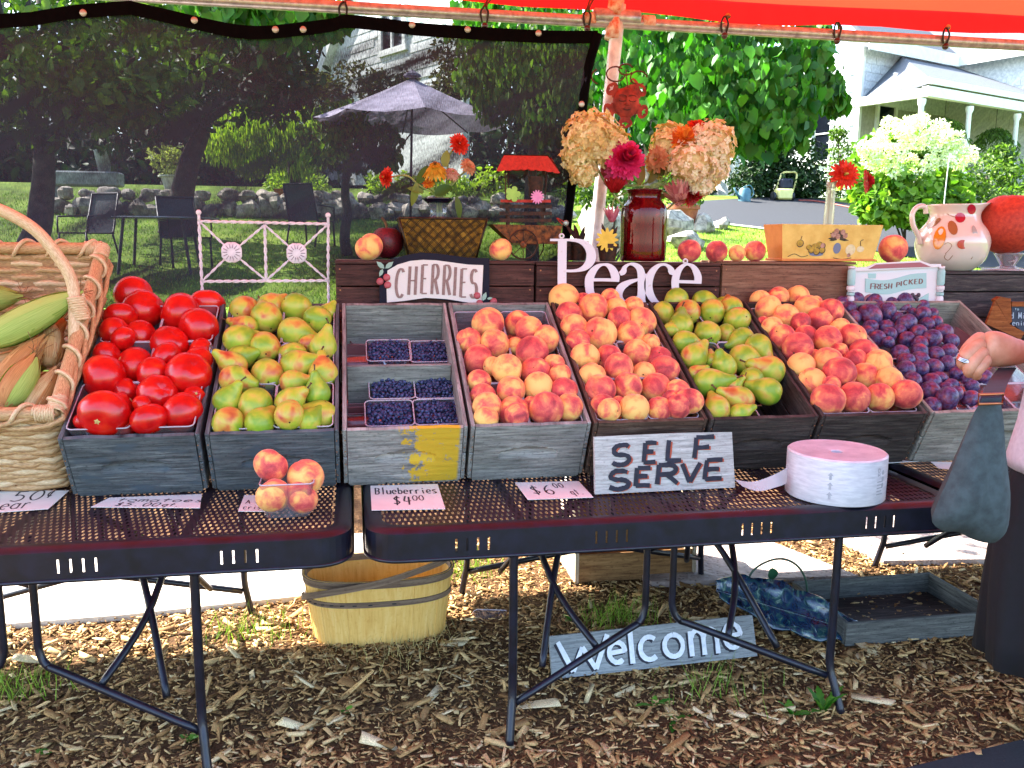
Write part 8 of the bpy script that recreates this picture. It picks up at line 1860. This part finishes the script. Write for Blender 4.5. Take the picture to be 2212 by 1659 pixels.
for k in range(3): mb = M(); mb.prism([(x_+.012+.007*math.cos(a), .112-k*.022+.008*math.sin(a)) for a in np.linspace(0, 6.28, 11)[:-1]], fcyl, .0003); mb.build('printed_mark', PRN, t)

# ---- under the tables
# oval splint basket
BW = wood('splint_wood', '#cf9c4e', '#e2b868', '#eccb84', stain=.95, bump=.15); BAND = wood('splint_band', '#4a3a30', '#7a6656', '#9a8672', stain=.8)
bc = Zp(800, 1395, 0); bc = V((Zp(822, 1380, 0).x, 3.46, 0)); t = thing('splint_basket', 'oval wooden splint basket with a loop band under the tables', 'basket', bc); hB = W(850, 1215, 3.46).z-.0
aW = (W(985, 1250, 3.46).x-W(665, 1250, 3.46).x)/2; aWb = aW*.88; dB, dBb = .17, .15; nS = 26; hB = .285
def bp(a, f_, off=0.0): return V((bc.x+(aWb+(aW-aWb)*f_+off)*math.copysign(abs(math.cos(a))**.75, math.cos(a)), bc.y+(dBb+(dB-dBb)*f_+off)*math.copysign(abs(math.sin(a))**.75, math.sin(a)), f_*hB))
for k in range(nS):
    a0, a1 = 2*math.pi*(k-.04)/nS, 2*math.pi*(k+1.04)/nS; off = .002*(k % 2); vs = []
    for f_ in (0.004, .5, 1):
        for a in (a0, (a0+a1)/2, a1): vs += [bp(a, f_, off), bp(a, f_, off-.003)]
    fs = []
    for r in range(2):
        for c_ in range(2): i = r*6+c_*2; fs += [(i, i+2, i+8, i+6), (i+1, i+7, i+9, i+3)]
    fs += [(12, 14, 15, 13), (14, 16, 17, 15), (0, 1, 7, 6), (6, 7, 13, 12), (4, 10, 11, 5), (10, 16, 17, 11)]
    lpv = [(f_*hB+k, k*.3+(0, .02, .04)[j//2], 0) for f_ in (0, .5, 1) for j in range(6)]
    mb = M(); mb.add(vs, fs, lpv); mb.build('splint', BW, t)
def band(f0, f1, off, nm, mat):
    mb = M(); n = 56; vs = []; lpv = []
    for i in range(n): a = 2*math.pi*i/n; vs += [bp(a, f0, off), bp(a, f1, off), bp(a, f1, off+.004), bp(a, f0, off+.004)]; lpv += [(i*.02, 0, 0), (i*.02, .03, 0), (i*.02, .03, .01), (i*.02, 0, .01)]
    mb.add(vs, [(4*i+k, 4*((i+1) % n)+k, 4*((i+1) % n)+(k+1) % 4, 4*i+(k+1) % 4) for i in range(n) for k in range(4)], lpv); mb.build(nm, mat, t)
band(.90, 1.0, .003, 'top_band', BAND); band(.90, 1.0, -.009, 'inner_band', BAND); band(.62, .70, .003, 'middle_band', BAND)
for k in range(9): a = math.pi*1.1+k*.17; mb = M(); mb.box(bp(a, .66, .008), (.016, .002, .004)); mb.build('staple', DARKM, t)
mb = M(); hs = [bp(math.pi*1.02, .66, .009), bp(math.pi*1.12, .74, .03), bp(math.pi*1.3, .88, .045), bp(math.pi*1.5, 1.05, .05), bp(math.pi*1.7, 1.22, .03), bp(math.pi*1.9, 1.26, .02), bp(2*math.pi, 1.0, .012)]; pp = smoothpts([tuple(p) for p in hs], 6); vs = []; lpv = []
for i, p in enumerate(pp): p = V(p); vs += [p+V((0, 0, -.013)), p+V((0, 0, .013)), p+V((0, .004, .013)), p+V((0, .004, -.013))]; lpv += [(i*.015, 0, 0), (i*.015, .02, 0), (i*.015, .02, .01), (i*.015, 0, .01)]
n = len(pp); mb.add(vs, [(4*i+k, 4*(i+1)+k, 4*(i+1)+(k+1) % 4, 4*i+(k+1) % 4) for i in range(n-1) for k in range(4)], lpv); mb.build('loop_handle', BAND, t)
mb = M(); mb.add([bp(2*math.pi*i/30, .02, -.004) for i in range(30)], [tuple(range(30))]); mb.build('base', BW, t)
# clear tub lying on the mulch
Tt2 = Matrix.Translation((Zp(1060, 1335, 0).x, 3.5, .012)) @ Matrix.Rotation(-.9, 4, 'X') @ Matrix.Rotation(.2, 4, 'Z')
punnet(Tt2, 0, .06, .02, .15, .15, .075, 'empty clear tub tipped over on the mulch', None)
# slatted crate behind
PINE = wood('knotty_pine', '#5a3a20', '#8f6a42', '#b08a5c', stain=.75, bump=.2); sx0, sx1 = W(1250, 1290, 3.78).x, W(1495, 1270, 3.78).x
t = thing('slatted_crate', 'knotty pine slatted crate standing under the table', 'crate', ((sx0+sx1)/2, 3.95, 0), None)
for (z0_, z1_) in ((.012, .15), (.16, .30), (.325, .43)):
    for y_ in (3.80, 4.10): mb = M(); mb.box(((sx0+sx1)/2, y_, (z0_+z1_)/2), (sx1-sx0, .014, z1_-z0_), bev=.002); mb.build('slat', PINE, t)
for x_ in (sx0-.009, sx1+.009): mb = M(); mb.box((x_, 3.95, .22), (.018, .33, .42), bev=.002); mb.build('end_board', wood('pale_pine_end', '#8a7a68', '#b8a890', '#d8ccb8', stain=.9, bump=.2), t)
mb = M(); mb.box(((sx0+sx1)/2, 3.95, .02), (sx1-sx0-.004, .28, .012)); mb.build('base', PINE, t)
# long shallow tray
TR = wood('tray_board', '#2e3030', '#5a5c5a', '#7f817c', stain=.7); t0 = Zp(1700, 1412, 0); t1 = Zp(2135, 1405, 0); tx0, tx1, ty0, ty1 = t0.x+.25, t1.x+.12, 2.99, 3.42
t = thing('seedling_tray', 'long shallow grey wooden tray on the mulch', 'tray', ((tx0+tx1)/2, 3.12, 0))
for y_ in (ty0, ty1): mb = M(); mb.box(((tx0+tx1)/2, y_, .062), (tx1-tx0, .018, .1), bev=.003); mb.build('long_side', TR, t)
for x_ in (tx0+.009, tx1-.009): mb = M(); mb.box((x_, (ty0+ty1)/2, .062), (.018, ty1-ty0-.02, .1), bev=.003); mb.build('short_side', TR, t)
for k in range(3): dw = (ty1-ty0-.02)/3; mb = M(); mb.box(((tx0+tx1)/2, ty0+.01+dw*(k+.5), .018), (tx1-tx0-.04, dw-.004, .012)); mb.build('floor_board', WD['dark'], t)
# blue-green glazed leaf dish with a wire ivy hoop, leaning on the tray
cD = crop(1680, 1720, 820); yD = 2.9
la, lb = W(1545, 1305, 3.2), W(1850, 1395, 3.06); t = thing('leaf_dish', 'blue-green glazed leaf-shaped dish lying against the tray', 'dish', V(((la.x+lb.x)/2, 3.1, .01)))
g = N('blue_glaze'); f = g.noise(g.coord('Object', (1, 1, 1)), 22, 6, .65, 1.5); g.col(g.ramp(f, [(.3, '#0a131f'), (.48, '#162f50'), (.58, '#28504f'), (.7, '#7c9488')])); g.set(Roughness=.12, Coat_Weight=.6, Specular_IOR_Level=.6); g.bump(f, .35, .006); BGL = g.m
d = (lb-la); L = d.length; dn_ = d.normalized(); upD = V((0, -.55, .8)); sd = dn_.cross(upD).normalized(); nD = sd.cross(dn_).normalized(); nD = nD if nD.dot(CAMPOS-la) > 0 else -nD; sd = V((0, .75, .66)); vs = []; fs = []; nl = 18
for i in range(nl+1):
    f_ = i/nl; w_ = .115*math.sin(math.pi*min(1, .06+.9*f_))**.7*(1+.05*math.sin(i*2.2))
    for j in range(7): q_ = (j-3)/3; vs.append(la+dn_*(L*f_)+sd*(w_*q_)+V((0, -.05, .06))*(q_*q_*.5)*(1 if q_ > 0 else .6)+V((0, -.01, .012))*math.sin(i*1.2+abs(q_)*4)*abs(q_))
for i in range(nl):
    for j in range(6): fs.append((i*7+j, i*7+j+1, i*7+8+j, i*7+7+j))
zmin = min(p.z for p in vs); vs = [p+V((0, 0, .012-zmin)) for p in vs]; mb = M(); mb.add(vs, fs); ob = mb.build('glazed_leaf', BGL, t, True); md = ob.modifiers.new('thick', 'SOLIDIFY'); md.thickness = .008
for k in range(3, 15, 3): mb = M(); mb.tube([vs[k*7+j]+V((0, -.006, .006)) for j in range(1, 6)], .003, 5); mb.build('leaf_vein', BGL, t, True)
mb = M(); mb.tube([vs[i*7+3]+V((0, -.006, .006)) for i in range(nl)], .004, 6); mb.build('leaf_vein', BGL, t, True)
GW = simple('green_wire', '#1c3a2a', '#35584a', 30, .5); hy = 3.26
t = thing('ivy_hoop', 'green wire hoop with metal ivy leaves above the dish', 'ornament', (W(1690, 1290, hy).x, hy, .02))
mb = M(); hp_ = [W(u, v, hy) for u, v in [(1620, 1320), (1612, 1275), (1625, 1235), (1660, 1212), (1695, 1208), (1725, 1225), (1742, 1260), (1745, 1320)]]; b0, b1 = hp_[0].copy(), hp_[-1].copy(); b0.z = b1.z = .012; mb.tube(smoothpts([tuple(p) for p in [b0]+hp_+[b1]], 5), .005, 6); mb.build('hoop', GW, t, True)
mb = M(); mb.tube(smoothpts([tuple(W(u, v, hy-.01)) for u, v in [(1610, 1290), (1650, 1278), (1700, 1285), (1745, 1290)]], 5), .004, 6); mb.build('cross_wire', GW, t, True)
for (u, v, L) in [(1665, 1228, .06), (1700, 1345, .06), (1655, 1355, .05), (1720, 1300, .045)]: cutleaf(t, W(u, v, hy-.012), V((.4, 0, -1)), V((0, -1, 0)), L, L*.8, leafmat('tin_leaf', '#1c4630', '#2c6446', .05, .5))
# weeds growing through the mulch
WEED = leafmat('weed_leaf', '#2f6a1c', '#6a9a34', .35, .5)
def weed(u, v, n, L, w_, label, up=.7):
    c = Zp(u, v, 0); c.z = .008; t = thing('weed', label, 'weed', c, 'green weeds in the mulch')
    for k in range(n):
        a = 2*math.pi*k/n+random.uniform(-.4, .4); Lk = L*random.uniform(.6, 1.15); dd = V((math.cos(a), math.sin(a)*.8, up*random.uniform(.5, 1.5))); mb = M()
        dd.normalize(); s_ = dd.cross(V((0, 0, 1))); s_ = s_.normalized() if s_.length > .01 else V((1, 0, 0)); vs = []; fs = []; m = 9
        for i in range(m+1):
            f_ = i/m; ww = w_*math.sin(math.pi*min(1, .1+.85*f_))*(1 if i % 2 else .62); q_ = c+dd*(Lk*f_)-V((0, 0, .35*Lk*f_*f_)); q_.z = max(q_.z, .009); vs += [q_-s_*ww/2, q_, q_+s_*ww/2]
        for i in range(m):
            for j in range(2): fs.append((3*i+j, 3*i+j+1, 3*i+4+j, 3*i+3+j))
        cv = random.random(); mb.add(vs, fs, [(cv, cv, cv)]*len(vs)); mb.build('leaf', WEED, t, True)
weed(1777, 1545, 8, .17, .035, 'tall dandelion weed beside the right table leg', 1.6)
weed(1710, 1550, 6, .1, .03, 'dandelion weed left of the tall one', 1.2)
weed(1412, 1530, 4, .09, .025, 'small weed in the mulch below the welcome board')
weed(1455, 1560, 3, .08, .03, 'flat-leaved weed nearest the front below the welcome board', .3)
weed(752, 1545, 6, .035, .03, 'clover-like weed in front of the splint basket', .8)
weed(95, 1635, 6, .035, .03, 'clover-like weed at the bottom left corner', .8)
weed(410, 1605, 5, .05, .025, 'small weed at the left table foot', .8)
weed(1235, 1345, 5, .06, .03, 'broad-leaved weed beside the middle table leg', .8)
# ------------------------------------------------------------------ person at the edge of the picture
SKN = N('skin'); SKN.b.inputs['Base Color'].default_value = hx('#c98a6c'); SKN.set(Roughness=.5, Subsurface_Weight=.1, Subsurface_Scale=.01); f = SKN.noise(SKN.coord('Object'), 30, 4, .6); SKN.col(SKN.ramp(f, [(.3, '#bd7c60'), (.7, '#d0957a')])); SKN.bump(SKN.noise(SKN.coord('Object'), 120, 3, .6), .15, .002); SKIN = SKN.m
TOPC = simple('pink_white_cotton', '#c9b4c0', '#d6c4ce', 60, .85, .15, src='Object'); SKIRT = simple('navy_skirt_cloth', '#050409', '#0a0812', 40, .9, .2, src='Object'); BAGC = simple('slate_canvas', '#2b3235', '#3d474a', 26, .85, .2, src='Object'); HAIR = simple('brown_hair', '#2a1a10', '#4a3020', 60, .6, .3, src='Object')
px_, py_ = 2.115, 2.25
person = thing('person', 'person in a pink-white top and dark skirt reaching over the plums', 'person', (px_, py_, 0))
def skin_obj(name, verts, edges, radii, mat, parent, root=0, sub=2):
    org = ORG[person.name]; me = bpy.data.meshes.new(name); me.from_pydata([tuple(V(v)-org) for v in verts], edges, []); o = bpy.data.objects.new(name, me); COL.objects.link(o); o.parent = parent; me.materials.append(mat)
    m = o.modifiers.new('skin', 'SKIN'); m.use_smooth_shade = True
    for i, r in enumerate(radii): me.skin_vertices[0].data[i].radius = (r if isinstance(r, tuple) else (r, r)); me.skin_vertices[0].data[i].use_root = (i == root)
    s_ = o.modifiers.new('sub', 'SUBSURF'); s_.levels = sub; s_.render_levels = sub; return o
# wrist sits where the forearm leaves the picture; the hand hangs over the plums
yH = 2.44; cH = crop(2960, 800, 304*2212/1121)
def Hq(u, v, dy=0.0): return W(*cH[0](u, v), yH+dy)
wr = Hq(1120, 1190, .0); el_ = V((2.50, 2.30, 1.13)); sh = V((2.25, 2.23, 1.37))
B = [(px_+.1, py_, .90), (px_+.1, py_, 1.08), (px_+.11, py_, 1.25), (px_+.12, py_, 1.36), (px_+.12, py_+.02, 1.46), (px_+.11, py_+.05, 1.53), (px_+.10, py_+.055, 1.62),
     tuple(sh), tuple(el_), tuple(wr.lerp(el_, .45)), tuple(wr), (px_-.05+.0, py_-.0, 1.36), (px_-.02, py_-.14, 1.12), (px_+.05, py_-.05, .98),
     (px_+.09, py_, .86), (px_+.15, py_+.02, .48), (px_+.17, py_, .1), (px_+.17, py_+.12, .04), (px_+.22, py_, .86), (px_+.28, py_+.02, .48), (px_+.3, py_, .1), (px_+.3, py_+.12, .04)]
E_ = [(0, 1), (1, 2), (2, 3), (3, 4), (4, 5), (5, 6), (3, 7), (7, 8), (8, 9), (9, 10), (3, 11), (11, 12), (12, 13), (0, 14), (14, 15), (15, 16), (16, 17), (0, 18), (18, 19), (19, 20), (20, 21)]
R_ = [(.15, .11), (.13, .1), (.14, .11), (.12, .09), .055, .05, .075, .06, .045, .042, .031, .055, .042, .03, .085, .055, .035, .03, .085, .055, .035, .03]
body = skin_obj('body', B, E_, R_, SKIN, person)
# hand: palm and five separate fingers, curled down around a plum
pm = [wr+V((.02, 0, 0)), Hq(1020, 1190), Hq(860, 1170, -.005), Hq(700, 1140, -.01), Hq(620, 1120, -.012)]
skin_obj('palm', pm, [(i, i+1) for i in range(4)], [(.038, .038), (.042, .046), (.05, .062), (.046, .064), (.03, .05)], SKIN, body, 0, 2)
FING = [[Hq(640, 1010, .02), Hq(540, 1080, .0), Hq(450, 1165, -.012), Hq(410, 1235, -.004), Hq(430, 1290, .012)],
        [Hq(620, 1080, -.002), Hq(520, 1155, -.022), Hq(430, 1235, -.034), Hq(385, 1310, -.024), Hq(410, 1370, -.006)],
        [Hq(640, 1170, -.02), Hq(560, 1260, -.044), Hq(490, 1345, -.05), Hq(460, 1410, -.04), Hq(490, 1460, -.02)],
        [Hq(690, 1240, -.03), Hq(620, 1330, -.052), Hq(560, 1400, -.052), Hq(545, 1450, -.038), Hq(580, 1480, -.02)],
        [Hq(860, 1090, .045), Hq(760, 1150, .06), Hq(680, 1240, .06), Hq(640, 1320, .05), Hq(620, 1390, .035)]]
for k, fp in enumerate(FING): skin_obj('finger' if k < 4 else 'thumb', fp, [(i, i+1) for i in range(4)], [.026, .0245, .0225, .0195, .014], SKIN, body, 0, 2)
SIL = simple('silver', '#c8c4cc', None, 5, .12, 0, 1)
a = FING[1][2].lerp(FING[1][3], .35); d = (FING[1][3]-FING[1][2]).normalized(); rn = thing('ring', 'silver ring on the finger over the plums', 'ring', a); x_ = d.cross(V((0, 1, 0))).normalized(); y_ = x_.cross(d)
for off in (-.0045, 0, .0045): mb = M(); mb.tube([a+d*off+x_*(.0205*math.cos(q_))+y_*(.0205*math.sin(q_)) for q_ in np.linspace(0, 6.28, 21)[:-1]], .003, 6, True); mb.build('band', SIL, rn, True)
mb = M(); mb.sphere(a-y_*.0215*(1 if (-y_).dot(CAMPOS-a) > 0 else -1), .005, 8, 6); mb.build('stone', glossy('ring_stone', '#e8e8f0', .03, 1), rn, True)
# head
hc = V((px_+.09, py_+.07, 1.70)); mb = M(); mb.sphere(hc, .1, 24, 18, (.78, .95, 1.18)); mb.build('head', SKIN, body, True)
fd = V((-.35, .93, -.1)).normalized(); sx_ = fd.cross(V((0, 0, 1))).normalized()
mb = M(); mb.tube([hc+fd*.085+V((0, 0, .02)), hc+fd*.112+V((0, 0, -.015)), hc+fd*.09+V((0, 0, -.025))], [.008, .013, .01], 8); mb.build('nose', SKIN, body, True)
mb = M(); mb.tube([hc+fd*.083+sx_*q_+V((0, 0, -.052)) for q_ in (-.022, 0, .022)], .006, 6); mb.build('mouth', simple('lips', '#a04a44', None, 5, .5), body, True)
for s_ in (-1, 1):
    mb = M(); mb.sphere(hc+fd*.078+sx_*(.03*s_)+V((0, 0, .012)), .012, 10, 8); mb.build('eye', glossy('eye_white', '#cfcac6', .2), body, True)
    mb = M(); mb.sphere(hc+sx_*(.08*s_)+V((0, 0, -.005)), .022, 10, 8, (.4, .8, 1.2)); mb.build('ear', SKIN, body, True)
mb = M(); mb.sphere(hc-fd*.018+V((0, 0, .02)), .112, 24, 16, (.82, .98, 1.1), None, lambda th, ph, p: 1 if p.dot(fd) < .35 or p.z > .55 else .8); mb.build('hair', HAIR, person, True)
# clothes
def ringcloth(name, rings, mat, n=36, wav=0.0, k=7, seed=0.0):
    mb = M(); vs = []
    for (c, rx, ry, wv) in rings:
        for i in range(n): a = 2*math.pi*i/n; w_ = 1+wv*math.sin(k*a+seed+c[2]*3)+wv*.6*math.sin((k*2+1)*a+2); vs.append(V((c[0]+rx*w_*math.cos(a), c[1]+ry*w_*math.sin(a), c[2])))
    mb.add(vs, [(r*n+i, r*n+(i+1) % n, (r+1)*n+(i+1) % n, (r+1)*n+i) for r in range(len(rings)-1) for i in range(n)]); o = mb.build(name, mat, person, True); md = o.modifiers.new('thick', 'SOLIDIFY'); md.thickness = .004; return o
ringcloth('top', [((px_+.10, py_, .93), .215, .165, .03), ((px_+.10, py_, .97), .225, .17, .02), ((px_+.1, py_, 1.08), .205, .155, .01), ((px_+.11, py_, 1.2), .2, .15, .01), ((px_+.11, py_, 1.32), .205, .14, .01), ((px_+.12, py_, 1.40), .19, .12, .0), ((px_+.12, py_+.01, 1.45), .1, .09, .0), ((px_+.12, py_+.02, 1.48), .07, .07, 0)], TOPC)
mb = M(); mb.tube(smoothpts([tuple(V((px_+.14, py_, 1.38))), tuple(sh), tuple(sh.lerp(el_, .6)), tuple(sh.lerp(el_, .8))], 5), [.085]*6+[.075]*5+[.068]*5, 14, cap=False); mb.build('sleeve', TOPC, person, True)
ringcloth('skirt', [((px_+.10, py_, .98), .19, .145, 0), ((px_+.10, py_, .9), .215, .165, .01), ((px_+.1, py_, .75), .25, .19, .02), ((px_+.1, py_, .55), .25, .21, .04), ((px_+.1, py_, .40), .245, .215, .05), ((px_+.1, py_, .30), .24, .22, .06)], SKIRT, 60, k=8)
# shoulder bag hanging in front
yB = 2.02
bg_ = thing('shoulder_bag', 'slate grey canvas bag hanging from the forearm', 'bag', W(2090, 1165, yB)); outl = [(2118, 868), (2162, 872), (2168, 960), (2176, 1060), (2172, 1140), (2150, 1172), (2110, 1168), (2070, 1150), (2040, 1148), (2014, 1128), (2022, 1095), (2050, 1030), (2082, 950)]
nb = len(outl); o2 = smoothpts(outl, 3, True); n = len(o2); cu, cv = 2105, 1050; vs = []; fs = []; nr = 7
for side in (-1, 1):
    for r in range(nr+1):
        f_ = r/nr
        for (u, v) in o2: dpt = side*.055*math.sqrt(max(0, 1-f_**2.2))*(.45+.55*min(1, max(0, (cv+(v-cv)*f_-860)/200))); uu, vv = cu+(u-cu)*f_, cv+(v-cv)*f_; fo_ = .006*math.sin(uu*.09+vv*.012)*(1-f_)+.003*math.sin(uu*.2-vv*.02)*(1-f_); vs.append(W(uu, vv, yB)+V((0, dpt+fo_, 0)))
for sd_ in range(2):
    b0 = sd_*(nr+1)*n
    for r in range(nr):
        for i in range(n): fs.append((b0+r*n+i, b0+r*n+(i+1) % n, b0+(r+1)*n+(i+1) % n, b0+(r+1)*n+i))
mb = M(); mb.add(vs, fs); mb.build('pouch', BAGC, bg_, True)
STR = simple('strap_black', '#101420', '#1c2230', 40, .7)
def strap(pts, w_, nm, mat): 
    mb = M(); P_ = [V(p) for p in smoothpts([tuple(p) for p in pts], 6)]; vs = []
    for p in P_: vs += [p+V((-w_/2, 0, 0)), p+V((w_/2, 0, 0)), p+V((w_/2, .006, 0)), p+V((-w_/2, .006, 0))]
    n_ = len(P_); mb.add(vs, [(4*i+k, 4*(i+1)+k, 4*(i+1)+(k+1) % 4, 4*i+(k+1) % 4) for i in range(n_-1) for k in range(4)]+[(0, 1, 2, 3), (4*n_-4, 4*n_-3, 4*n_-2, 4*n_-1)]); mb.build(nm, mat, bg_, True, 40)
strap([W(2140, 872, yB-.03), W(2148, 848, yB), W(2162, 818, yB+.22), W(2178, 795, yB+.4)], .062, 'strap', STR)
mb = M(); q0 = W(2140, 862, yB-.045); mb.tube([q0+V((sx*.036, 0, sz*.013)) for sx, sz in ((-1, -1), (1, -1), (1, 1), (-1, 1))], .004, 6, True); mb.build('buckle', simple('copper_buckle', '#b8704a', None, 5, .3, 0, .9), bg_, True)
